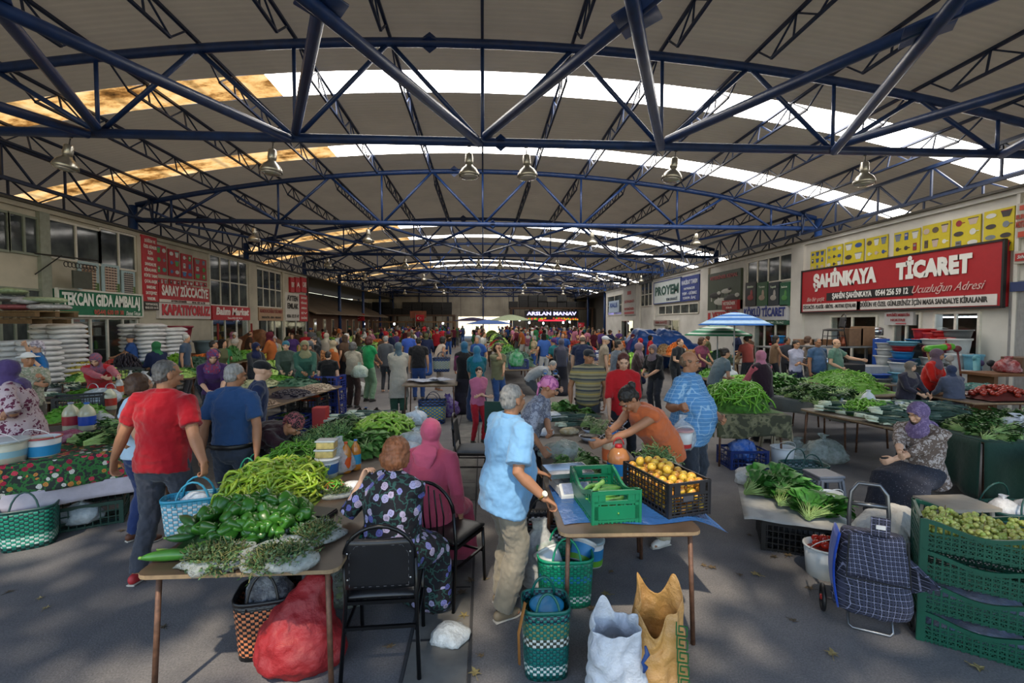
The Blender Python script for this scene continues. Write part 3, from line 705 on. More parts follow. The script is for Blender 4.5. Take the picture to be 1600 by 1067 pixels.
# ---------------------------------------------------------------- brick lodge beyond the left row
brick = NT('brown_brick'); v = brick.co()
br = brick.n('TexBrick'); br.inputs['Scale'].default_value = 1; br.inputs['Brick Width'].default_value = .6; br.inputs['Row Height'].default_value = .2; br.inputs['Mortar Size'].default_value = .012
br.inputs['Color1'].default_value = (*lin('#c07a45'), 1); br.inputs['Color2'].default_value = (*lin('#a5643a'), 1); br.inputs['Mortar'].default_value = (*lin('#5a3a28'), 1)
mp = brick.n('Mapping'); mp.inputs['Rotation'].default_value = (R(90), 0, R(90)); brick.l(v, mp.inputs[0]); brick.l(mp.outputs[0], br.inputs['Vector']); brick.col(br.outputs[0]); brick.set(Roughness=.8)
r = empty('brick_lodge', (XL - .2, 33, 0), 'low brown brick building with a sloping sheet roof beyond the left shops', 'building')
L = 24
b = MB(); b.box((-1.6, L / 2, 1.35), (3.2, L, 2.7)); b.build('wall', brick.m, r)
b = MB(); b.add([(.7, -.3, 2.62), (.7, L + .3, 2.62), (-3.4, L + .3, 4.3), (-3.4, -.3, 4.3), (.7, -.3, 2.7), (.7, L + .3, 2.7), (-3.4, L + .3, 4.4), (-3.4, -.3, 4.4)], [(0, 1, 2, 3), (7, 6, 5, 4), (0, 4, 5, 1), (1, 5, 6, 2), (3, 2, 6, 7), (0, 3, 7, 4)]); b.build('roof', mat('#7d6d5c', .7, var=.3, scale=1), r)
for k in range(11):
 b = MB(); y = 1.4 + k * 2.0; b.box((.03, y, 1.55), (.06, .55, 1.5)); f = b.build('window', mat('#b9a58c', .5), r)
 b = MB(); b.box((.065, y, 1.55), (.02, .42, 1.36)); b.build('pane', darkg, f)
for k, (px, w_) in enumerate(((567, .5), (662 - 4, .5), (560 - 10, .6))):
 pass
for px, py, sz in ((562, 496, .9), (656, 497, .9), (908, 508, .7)):
 q = PX(px, py, XL - .02) if px == 562 else PY(px, py, 50.2)
 r = empty('national_flag', (q.x, q.y, q.z), 'small red flag with white crescent and star %s' % ('hanging at the brick building front' if px == 562 else 'hanging further along the brick building' if px == 656 else 'hanging near the far lit sign'), 'flag', 'small red flags')
 b = MB(); b.grid(lambda u, w: ((u - .5) * sz, .03 * math.sin(u * 9), (w - .5) * sz * .75), 8, 4); b.build('cloth', mat('#b0182a', .8), r, smooth=True, solid=.01)
 if px > 562: b = MB(); b.tube((-sz / 2, .02, -q.z), (-sz / 2, .02, .5), .03); b.build('pole', mat('#777', .5), r, smooth=True)
 b = MB(); b.loft([(-.12 * sz + .13 * sz * math.cos(a), -.04, .13 * sz * math.sin(a)) for a in np.linspace(.8, 5.5, 9)], [.012 * sz + .03 * sz * math.sin((i + .5) / 9 * math.pi) for i in range(9)], n=5)
 b.ell((.1 * sz, -.04, 0), (.045 * sz, .01, .045 * sz), 5, 4); b.build('emblem', mat('#e0dcd6', .7), r)
# ---------------------------------------------------------------- far sign and dark stacks
r = empty('led_sign', PY(862, 494, 56.5), 'dark lit sign reading ARSLAN MANAV with vegetables and a red band', 'sign')
b = MB(); wv = PY(905, 494, 56).x - PY(820, 494, 56).x; hv = .021 * 56 * 1.15; b.box((0, .1, 0), (wv, .2, hv)); b.build('board', mat('#131318', .5), r)
b = MB()
for x in (-wv * .45, wv * .45): b.box((x, .1, -(r.location.z) / 2 - hv * .25), (.12, .12, r.location.z - hv * .5))
b.build('post', mat('#333', .6), r)
text('ARSLAN MANAV', r, (0, -.03, .22 * hv), hv * .42, '#b9b4e8', (R(90), 0, 0), width=wv * .92, off=.02, emit=1.6)
b = MB(); rn = random.Random(5)
for k in range(60): b.mi = rn.randrange(4); x = rn.uniform(-.48, .48); b.ell((x * wv, -.03, (-.2 - .1 * abs(x) + rn.uniform(-.06, .05)) * hv), (.14, .04, .1), 7, 4)
b.build('print', [emat('#4f9a2c', .7), emat('#c9461f', .7), emat('#d99a1f', .7), emat('#7a2a3a', .7)], r)
b = MB(); b.box((0, -.03, -.38 * hv), (wv * .5, .04, hv * .14)); b.build('colour_field', emat('#c0273a', 1.0), r)
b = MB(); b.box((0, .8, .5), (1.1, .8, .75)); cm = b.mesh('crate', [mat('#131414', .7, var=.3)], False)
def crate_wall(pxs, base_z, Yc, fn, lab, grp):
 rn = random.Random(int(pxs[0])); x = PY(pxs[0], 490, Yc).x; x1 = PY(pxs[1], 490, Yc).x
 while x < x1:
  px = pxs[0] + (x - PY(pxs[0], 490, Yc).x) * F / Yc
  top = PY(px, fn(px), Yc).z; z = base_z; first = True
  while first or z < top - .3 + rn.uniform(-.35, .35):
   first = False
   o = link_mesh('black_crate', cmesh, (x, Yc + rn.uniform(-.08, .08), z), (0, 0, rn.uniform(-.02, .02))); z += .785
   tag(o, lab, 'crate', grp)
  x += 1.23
b = MB(); b.box((0, 0, .385), (1.15, .8, .77))
for k in range(3):
 b.box((0, -.41, .13 + k * .26), (1.17, .03, .05))
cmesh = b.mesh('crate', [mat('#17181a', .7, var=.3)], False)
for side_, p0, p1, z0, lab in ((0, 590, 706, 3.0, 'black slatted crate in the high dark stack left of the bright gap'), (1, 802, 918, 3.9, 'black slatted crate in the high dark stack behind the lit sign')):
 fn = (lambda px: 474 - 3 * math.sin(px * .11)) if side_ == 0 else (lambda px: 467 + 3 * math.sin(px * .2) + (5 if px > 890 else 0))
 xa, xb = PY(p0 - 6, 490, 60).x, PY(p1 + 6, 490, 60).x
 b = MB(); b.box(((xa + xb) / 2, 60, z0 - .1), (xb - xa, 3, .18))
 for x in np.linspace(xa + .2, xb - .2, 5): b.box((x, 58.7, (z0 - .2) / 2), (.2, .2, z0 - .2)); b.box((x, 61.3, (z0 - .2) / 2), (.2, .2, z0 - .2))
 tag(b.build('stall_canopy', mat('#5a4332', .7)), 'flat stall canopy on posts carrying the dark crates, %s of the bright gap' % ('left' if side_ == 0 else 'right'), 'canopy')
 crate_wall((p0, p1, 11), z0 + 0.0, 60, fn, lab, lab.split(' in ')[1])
b = MB(); x0, x1 = PY(585, 500, 52).x, PY(712, 500, 52).x; z = PY(650, 503, 52).z
b.box(((x0 + x1) / 2, 52, z), (x1 - x0, 2.2, .14))
for x in np.linspace(x0, x1, 6): b.box((x, 51.1, z / 2), (.12, .12, z - .14))
tag(b.build('stall_roof', mat('#7a5a3c', .7)), 'long thin brown stall roof across the far left of the hall', 'roof')
sg = empty('stall_board', PY(656, 496, 52.2) + Vector((0, -1.3, .3)), 'faded orange stall board above the far brown stall roof', 'sign')
b = MB(); b.box((0, 0, 0), (1.7, .06, .75)); b.box((0, 0, -.5), (.08, .05, .5)); b.build('board', mat('#8a4a34', .6, var=.4, scale=3), sg)
for k, (px, py) in enumerate(((692, 505), (720, 500), (795, 501), (812, 500), (827, 504), (880, 504), (890, 503), (849, 505), (616, 506))):
 q = PY(px, py, T_Y[7] - .25); b = MB(); b.ell((0, 0, 0), (.1, .1, .13), 10, 6)
 o = b.build('light_bulb', emat('#eef4ff', 14), loc=q, smooth=True); b2 = MB(); b2.tube((0, 0, .12), (0, 0, CH_Z - q.z), .02); b2.beam((0, 0, CH_Z - q.z), (0, .25, CH_Z - q.z), .04, .04); b2.build('cord', mat('#222', .6), o)
 tag(o, 'lit bare bulb hanging over the far stalls', 'bulb', 'bare bulbs over the far stalls')

b = MB(); b.box((-15.0, 48, 2.3), (.15, 31, 4.6)); b.box((-13.3, 32.7, 2.75), (3.2, .1, 4.8)); tag(b.build('wall_left_far', mat('#57524a', .9)), kind='structure')
b = MB(); b.box((14.2, 55, 2.9), (.15, 17, 4.6)); tag(b.build('wall_right_far', mat('#57524a', .9)), kind='structure')
# ================================================================ PEOPLE
SKIN = mat('#b98a6c', .55, var=.12, scale=14, bump=.08, bscale=160, name='skin', spec=.35)
SKIN2 = mat('#9c6e52', .55, var=.12, scale=14, bump=.08, bscale=160, name='skin_tanned', spec=.35)
SKIN3 = mat('#cba085', .55, var=.1, scale=14, bump=.08, bscale=160, name='skin_fair', spec=.35)
def cloth(color, rough=.9, var=.14): return mat(color, rough, var=var, scale=5, bump=.35, bscale=14, spec=.2, sheen=.2, dist=.02)
TEX = {}
def cloud(size):
 if size not in TEX:
  x = bpy.data.textures.new('folds', 'CLOUDS'); x.noise_scale = size; x.noise_depth = 2; TEX[size] = x
 return TEX[size]
WS = bpy.data.scenes.new('work')
def fuse(mb, vox, smooth=3, disp=0, dsize=.1, mats=()):
 """grow the overlapping volumes of mb into one continuous skin"""
 me = mb.mesh('tmp', (), False); o = bpy.data.objects.new('tmp', me); WS.collection.objects.link(o)
 m = o.modifiers.new('r', 'REMESH'); m.mode = 'VOXEL'; m.voxel_size = vox
 if smooth: m = o.modifiers.new('s', 'SMOOTH'); m.factor = .5; m.iterations = smooth
 if disp:
  m = o.modifiers.new('d', 'DISPLACE'); m.texture = cloud(dsize); m.strength = disp; m.mid_level = .5; m.texture_coords = 'LOCAL'
 WS.view_layers[0].update(); dg = WS.view_layers[0].depsgraph; r = bpy.data.meshes.new_from_object(o.evaluated_get(dg)); bpy.data.objects.remove(o); bpy.data.meshes.remove(me)
 r.materials.clear()
 for k in mats: r.materials.append(k)
 r.shade_smooth()
 return r
def ik(a, b, l1, l2, pole):
 d = b - a; L = d.length; mx = (l1 + l2) * .995
 if L > mx: b = a + d * (mx / L); d = b - a; L = mx
 L = max(L, abs(l1 - l2) + .02)
 c = (l1 * l1 + L * L - l2 * l2) / (2 * L); h = math.sqrt(max(l1 * l1 - c * c, 0)); u = d.normalized()
 p = Vector(pole); p = p - u * u.dot(p)
 if p.length < 1e-4: p = Vector((0, 0, 1)) - u * u.z
 p.normalize(); return a + u * c + p * h, b
class Pose: pass
def rotm(yaw, pitch=0, roll=0):
 # yaw turns to the person's left, pitch nods forward
 return Matrix.Rotation(R(yaw), 3, 'Z') @ Matrix.Rotation(R(pitch), 3, 'X') @ Matrix.Rotation(R(roll), 3, 'Y')
def skeleton(H, lean=4, side=0, twist=0, pelvis=None, head=(0, 0, 0), hands=(None, None), feet=None, elbow=None, knees=None, build=1.0, loc=None, rz=0, world=True):
 k = H / 1.75; s = Pose(); s.k = k; s.w = build
 inv = Matrix.Rotation(-rz, 3, 'Z')
 def tl(p):
  if p is None: return None
  p = Vector(p); return inv @ (p - Vector(loc)) if world and loc is not None else p
 s.p0 = Vector(pelvis) if pelvis else Vector((0, 0, .94 * k))
 def d(a, b):
  return (Matrix.Rotation(R(b), 3, 'Y') @ (Matrix.Rotation(R(a), 3, 'X') @ Vector((0, 0, 1))))
 s.p1 = s.p0 + d(lean * .45, side * .4) * .13 * k
 s.p2 = s.p1 + d(lean * .85, side * .8) * .2 * k
 s.p3 = s.p2 + d(lean, side) * .17 * k
 s.p4 = s.p3 + d(lean * .85, side) * .045 * k
 s.up = d(lean, side)
 tw = Matrix.Rotation(R(twist), 3, 'Z'); s.right = tw @ Vector((1, 0, 0)); s.fwd = s.up.cross(s.right) * -1   # fwd ~ -Y
 s.right = s.right - s.up * s.right.dot(s.up); s.right.normalize(); s.fwd = s.right.cross(s.up) * 1
 if s.fwd.y > 0 and abs(twist) < 80: s.fwd = -s.fwd
 hm = rotm(head[0], head[1], head[2] if len(head) > 2 else 0)
 s.hm = hm
 nd = (d(lean * .55, side * .6) + hm @ Vector((0, -.25, 1)) * .8).normalized()
 s.hc = s.p4 + nd * .122 * k
 sw = .172 * k * (1 + (build - 1) * .6)
 s.sh = {1: s.p3 + s.right * sw - s.up * .04 * k, -1: s.p3 - s.right * sw - s.up * .04 * k}
 s.el, s.wr = {}, {}
 for i, sd in ((0, 1), (1, -1)):          # hands = (left, right); left is +x
  t = tl(hands[i])
  if t is None: t = s.sh[sd] + Vector((sd * .07, -.05, -.5)) * k
  po = Vector(elbow[i]) if elbow and elbow[i] else Vector((sd * .4, .35, -1))
  s.el[sd], s.wr[sd] = ik(s.sh[sd], t, .285 * k, .26 * k, po)
 s.hip = {1: s.p0 + Vector((.085 * k, 0, -.02)), -1: s.p0 + Vector((-.085 * k, 0, -.02))}
 s.kn, s.an = {}, {}
 for i, sd in ((0, 1), (1, -1)):
  f = feet[i] if feet else None
  if f is None: f = (sd * .1, 0, 0)
  f = Vector((f[0], f[1], (f[2] if len(f) > 2 else 0) + .085 * k))
  po = Vector(knees[i]) if knees else Vector((sd * .1, -1, .1))
  s.kn[sd], s.an[sd] = ik(s.hip[sd], f, .43 * k, .43 * k, po)
 return s
def head_prims(b, s, detail, female=False):
 k = s.k; c = s.hc; m = s.hm
 def E(p, r, rx=0): b.ell(c + m @ (Vector(p) * k), [q * k for q in r], 14 if detail > 1 else 8, 9 if detail > 1 else 6, m @ Matrix.Rotation(R(rx), 3, 'X'))
 E((0, .012, .03), (.073, .093, .09)); E((0, -.022, -.03), (.06, .066, .078)); E((0, -.04, -.075), (.036, .036, .026))
 if detail > 1:
  E((0, -.075, .032), (.05, .022, .014)); E((0, -.1, -.012), (.0125, .018, .026), 22); E((0, -.105, -.03), (.017, .014, .01))
  E((0, -.088, -.056), (.024, .014, .006)); E((0, -.084, -.067), (.021, .014, .006))
  for sx in (-1, 1):
   E((sx * .036, -.06, -.02), (.022, .026, .022)); E((sx * .073, .01, -.005), (.009, .02, .032), -10)
 b.loft([s.p3 - s.up * .03 * k, s.p4, c + m @ (Vector((0, .012, -.05)) * k)], [(.07 * k, .06 * k), (.054 * k, .056 * k), (.054 * k, .056 * k)], n=12, side=(1, 0, 0))
def hand_prims(b, s, sd, detail, curl=45, spread=1.0, hdir=None, palm=None):
 k = s.k; w = s.wr[sd]; f = (w - s.el[sd]).normalized()
 if hdir is not None: f = (f * .35 + Vector(hdir).normalized()).normalized()
 pn = Vector(palm) if palm is not None else Vector((-sd, 0, 0)); pn = pn - f * pn.dot(f)
 if pn.length < .1: pn = Vector((0, 0, -1)) - f * -f.z
 pn.normalize(); lat = f.cross(pn).normalized()           # across the knuckles
 if lat.dot(Vector((0, -1, .3))) < 0: lat = -lat          # thumb side towards front
 b.loft([w, w + f * .03 * k, w + f * .085 * k], [(.026 * k, .019 * k), (.036 * k, .017 * k), (.039 * k, .013 * k)], n=10, side=lat, round_=True)
 if detail < 2:
  b.loft([w + f * .08 * k, w + f * .13 * k + pn * .03 * k], [(.035 * k, .012 * k), (.03 * k, .012 * k)], n=6, side=lat, round_=True); return
 for j, (o, L) in enumerate(((.031, .072), (.0105, .08), (-.010, .074), (-.030, .06))):
  p = w + f * .085 * k + lat * o * k * spread; r = .0082 * k; pts = [p - f * .02 * k, p]; a = 0; dd = f + lat * (o * 2.2)
  for q in range(3):
   a += R(curl) * (.7 if q == 0 else 1); d2 = dd * math.cos(a) + pn * math.sin(a); p = p + d2 * L * k * (.42, .32, .26)[q]; pts.append(p)
  b.loft(pts, [r * 1.05, r * 1.05, r, r * .95, r * .8], n=7, round_=True)
 p = w + f * .02 * k + lat * .025 * k; q1 = p + (lat * .8 + f * .7 + pn * .3).normalized() * .04 * k; q2 = q1 + (f * .9 + pn * .6).normalized() * .03 * k; q3 = q2 + (f * .7 + pn * .7 - lat * .2).normalized() * .024 * k
 b.loft([p, q1, q2, q3], [.013 * k, .011 * k, .0095 * k, .008 * k], n=7, round_=True)
def body_mesh(s, detail, female, skin, vox, shod=True, curl=45, hdir=(None, None), palm=(None, None)):
 b = MB(); k = s.k; w = s.w
 head_prims(b, s, detail, female)
 b.loft([s.p0, s.p1, s.p2, s.p3], [(.12 * k, .08 * k), (.11 * k, .08 * k), (.13 * k, .09 * k), (.1 * k, .06 * k)], n=12, side=(1, 0, 0), round_=True)
 for i, sd in ((0, 1), (1, -1)):
  aw = k * (1 + (w - 1) * .7) * (.88 if female else 1)
  S, E, Wr = s.sh[sd], s.el[sd], s.wr[sd]
  b.loft([S + s.right * -sd * .05 * k, S, S.lerp(E, .4), E, E.lerp(Wr, .3), Wr.lerp(E, .12), Wr], [.05 * aw, .052 * aw, .047 * aw, .039 * aw, .041 * aw, (.03 * aw, .026 * aw), (.028 * aw, .021 * aw)], n=12, round_=True)
  hand_prims(b, s, sd, detail, curl[i] if isinstance(curl, (tuple, list)) else curl, hdir=hdir[i], palm=palm[i])
  Hp, K, A = s.hip[sd], s.kn[sd], s.an[sd]
  b.loft([Hp, Hp.lerp(K, .4), K, K.lerp(A, .3), A], [.08 * k, .07 * k, .05 * k, .052 * k, .036 * k], n=12, round_=True)
  b.loft([A + Vector((0, .02, -.035)) * k, A + Vector((0, -.12, -.055)) * k], [(.032 * k, .03 * k), (.038 * k, .02 * k)], n=8, side=(1, 0, 0), round_=True)
 return fuse(b, vox, 3 if detail > 1 else 1, mats=[skin])
def top_mesh(s, vox, sleeve, ease, hem, m, belly=0, female=False, disp=.012, collar=True, flare=0, cut=False):
 b = MB(); k = s.k; w = s.w; e = ease
 hp = s.p0 - Vector((0, 0, 1)) * 0 + (s.p0 - s.p1).normalized() * hem
 bl = s.fwd * belly
 def rr(a, c): return (a * k * w + e, c * k * w + e)
 bust = .018 if female else 0
 pts = [hp, s.p0 + bl * .5, s.p1 + bl, s.p1.lerp(s.p2, .5) + bl * .8, s.p2 + s.fwd * bust, s.p3 + (s.p2 - s.p3) * .45, s.p3 - s.up * .01, s.p4 - s.up * .012]
 rad = [rr(.165 + flare, .115 + flare), rr(.163, .115 + belly * .8), rr(.15 if not female else .14, .108 + belly), rr(.155, .11 + belly * .5), rr(.168, .112 + bust), rr(.16, .098), rr(.112, .076), rr(.06, .056)]
 b.loft(pts, rad, n=18, side=s.right)
 for sd in (1, -1):
  b.loft([s.p4 - s.up * .02, s.p3 + s.right * sd * .085 * k, s.sh[sd] + s.up * .005], [(.05 * k, .05 * k), (.052 * k + e * .5, .05 * k + e * .5), (.05 * k + e * .5, .05 * k + e * .5)], n=12, round_=True)
 if sleeve is not None:
  for sd in (1, -1):
   S, E, Wr = s.sh[sd], s.el[sd], s.wr[sd]; aw = k * (1 + (w - 1) * .7) * (.88 if female else 1)
   q = S - s.right * sd * .07 * k
   b.loft([q, S, S.lerp(E, .25)], [.062 * aw + e * .6, .064 * aw + e * .6, .058 * aw + e * .6], n=12, round_=True)
   if sleeve <= 1: P_ = [S, S.lerp(E, sleeve)]; rd = [.06 * aw + e * .6, .056 * aw + e * .9]
   else: P_ = [S, E, E.lerp(Wr, sleeve - 1)]; rd = [.06 * aw + e * .6, .047 * aw + e * .8, .036 * aw + e * .7]
   b.loft(P_, rd, n=12)
 elif sleeve is None:
  for sd in (1, -1): S = s.sh[sd]; b.loft([S - s.right * sd * .09 * k, S - s.right * sd * .015 * k], [.062 * k, .05 * k], n=12, round_=True)
 if collar: b.loft([s.p4 - s.up * .02, s.p4 + s.up * .02 * k + Vector((0, .0, .0))], [.066 * k, .062 * k], n=14)
 return fuse(b, vox, 2, disp, .09 * k, [m])
def trouser_mesh(s, vox, m, wide=0, length=1.0, disp=.014, w=None, waist=.0):
 b = MB(); k = s.k; w = w or s.w
 b.loft([s.p0 + (s.p1 - s.p0) * (.5 + waist), s.p0, s.p0 - Vector((0, 0, .06 * k))], [(.148 * k * w, .1 * k * w), (.162 * k * w, .116 * k * w), (.15 * k * w, .11 * k * w)], n=16, side=(1, 0, 0), round_=True)
 for sd in (1, -1):
  Hp, K, A = s.hip[sd], s.kn[sd], s.an[sd]; A2 = K.lerp(A, length) 
  b.loft([Hp, Hp.lerp(K, .35), K, K.lerp(A2, .4), A2 + Vector((0, 0, -.01))], [.098 * k * w, .09 * k * w + wide * .4, .066 * k * w + wide * .7, .062 * k * w + wide, .05 * k * w + wide], n=14, round_=False)
  b.ell(K, (.066 * k * w + wide * .7,) * 3, 10, 6)
 return fuse(b, vox, 2, disp, .07 * k, [m])
def skirt_mesh(s, vox, m, disp=.02, wide=.17, wt=1.0):
 b = MB(); k = s.k; w = s.w
 kk = (s.kn[1] + s.kn[-1]) / 2; aa = (s.an[1] + s.an[-1]) / 2; sp = abs(s.kn[1].x - s.kn[-1].x) / 2; sa = abs(s.an[1].x - s.an[-1].x) / 2
 b.loft([s.p0 + (s.p1 - s.p0) * .6, s.p0, s.p0.lerp(kk, .5), kk, kk.lerp(aa, .5), aa + Vector((0, .0, .02))],
   [(.15 * k * w, .11 * k * w), (.178 * k * w, .13 * k * w), (wide * k * w + sp * .3, .13 * k * w), (wide * .75 * k + sp, .12 * k), (wide * .8 * k + sa, .13 * k), (wide * .9 * k + sa, .14 * k)], n=20, side=(1, 0, 0), round_=True)
 return fuse(b, vox, 3, disp, .09, [m])
def ell_local(b, s, p, r, rx=0, n=14, m_=9): b.ell(s.hc + s.hm @ (Vector(p) * s.k), [q * s.k for q in r], n, m_, s.hm @ Matrix.Rotation(R(rx), 3, 'X'))
def cut_face(me, s, tall=(-.085, .05), wid=.058, depth=-.035):
 bm = bmesh.new(); bm.from_mesh(me); inv = s.hm.inverted(); k = s.k; dl = []
 for v in bm.verts:
  q = inv @ (v.co - s.hc) / k
  zz = (q.z - (tall[0] + tall[1]) / 2) / ((tall[1] - tall[0]) / 2)
  if q.y < depth and (q.x / wid) ** 2 + zz * zz < 1: dl.append(v)
 bmesh.ops.delete(bm, geom=dl, context='VERTS'); bm.to_mesh(me); bm.free(); return me
def headwear(root, s, kind, m, vox, detail, m2=None):
 b = MB(); k = s.k
 if kind == 'scarf' or kind == 'scarf_tail':
  ell_local(b, s, (0, .012, .022), (.094, .116, .112)); ell_local(b, s, (0, -.01, -.05), (.078, .09, .08))
  ch = s.hc + s.hm @ (Vector((0, .0, -.08)) * k); base = s.p3 + s.fwd * .015 * k
  b.loft([ch, ch.lerp(base, .5), base - s.up * .02, base - s.up * .07], [(.08 * k, .086 * k), (.1 * k, .1 * k), (.15 * k, .125 * k), (.16 * k, .135 * k)], n=16, side=s.right, round_=True)
  if kind == 'scarf_tail':
   q = s.p3 - s.fwd * .12 * k
   b.loft([s.p4 - s.fwd * .08 * k, q, q - s.up * .22 * k], [(.1 * k, .03 * k), (.12 * k, .025 * k), (.02 * k, .015 * k)], n=12, side=s.right, round_=True)
  me = fuse(b, vox, 2, .014, .06, [m]); cut_face(me, s); link_mesh('headscarf', me, parent=root)
 elif kind == 'bandana':
  ell_local(b, s, (0, .02, .045), (.086, .108, .085)); 
  ell_local(b, s, (0, .11, -.02), (.035, .03, .03)); q = s.hc + s.hm @ (Vector((0, .11, -.03)) * k)
  b.loft([q, q - Vector((0, -.02, .09)) * k, q - Vector((.03, -.01, .18)) * k], [(.04 * k, .012), (.035 * k, .01), (.012 * k, .006)], n=8, round_=True)
  link_mesh('headscarf', fuse(b, vox, 2, .01, .05, [m]), parent=root)
 elif kind in ('cap', 'hat'):
  ell_local(b, s, (0, .015, .055), (.084, .104, .07)); 
  if kind == 'cap': ell_local(b, s, (0, -.11, .055), (.062, .075, .009), 12)
  else: ell_local(b, s, (0, .01, .05), (.15, .17, .012))
  link_mesh('cap' if kind == 'cap' else 'sun_hat', fuse(b, min(vox, .009), 1, 0, .05, [m]), parent=root)
 else:
  if kind == 'short': ell_local(b, s, (0, .022, .04), (.0765, .092, .084)); ell_local(b, s, (0, .046, -.012), (.07, .058, .06)); 
  elif kind == 'ring': ell_local(b, s, (0, .042, .0), (.078, .07, .055)); ell_local(b, s, (0, .058, .03), (.064, .052, .055)); ell_local(b, s, (.068, -.008, .02), (.01, .03, .022)); ell_local(b, s, (-.068, -.008, .02), (.01, .03, .022))
  elif kind == 'bob': ell_local(b, s, (0, .03, .04), (.092, .104, .092)); ell_local(b, s, (0, .055, -.03), (.098, .075, .085)); ell_local(b, s, (.06, .0, -.02), (.03, .05, .07)); ell_local(b, s, (-.06, .0, -.02), (.03, .05, .07))
  elif kind in ('bun', 'pony', 'long'):
   ell_local(b, s, (0, .022, .04), (.081, .1, .088)); ell_local(b, s, (0, .05, -.01), (.074, .062, .065))
   if kind == 'bun': ell_local(b, s, (0, .125, .06), (.038, .034, .038))
   if kind == 'pony': q = s.hc + s.hm @ (Vector((0, .1, .05)) * k); b.loft([q, q + s.hm @ Vector((0, .06, .0)) * k, q + s.hm @ Vector((0, .07, -.12)) * k, q + s.hm @ Vector((0, .05, -.2)) * k], [.025 * k, .03 * k, .028 * k, .01 * k], n=10, round_=True)
   if kind == 'long':
    for sx in (-1, 1): ell_local(b, s, (sx * .065, .03, -.08), (.028, .05, .11))
    ell_local(b, s, (0, .07, -.09), (.075, .035, .12))
  me = fuse(b, min(vox, .012), 1, .02, .02, [m])
  if kind in ('bob', 'long', 'short', 'bun', 'pony'): cut_face(me, s, (-.11, .062 if kind != 'short' else .05), .066, -.03)
  link_mesh('hair', me, parent=root)
HAIRC = {'black': '#1d1815', 'brown': '#4a3122', 'dark': '#2a221d', 'grey': '#8f8d8a', 'white': '#b9b7b3', 'auburn': '#4f2620', 'salt': '#5c5957', 'blond': '#a0703f'}
def hairmat(c): return mat(HAIRC.get(c, c), .55, var=.5, scale=60, stretch=(1, 1, .25), bump=.5, bscale=120, spec=.4)
EYEW = mat('#a8a098', .25, var=0); IRIS = mat('#241812', .2, var=0)
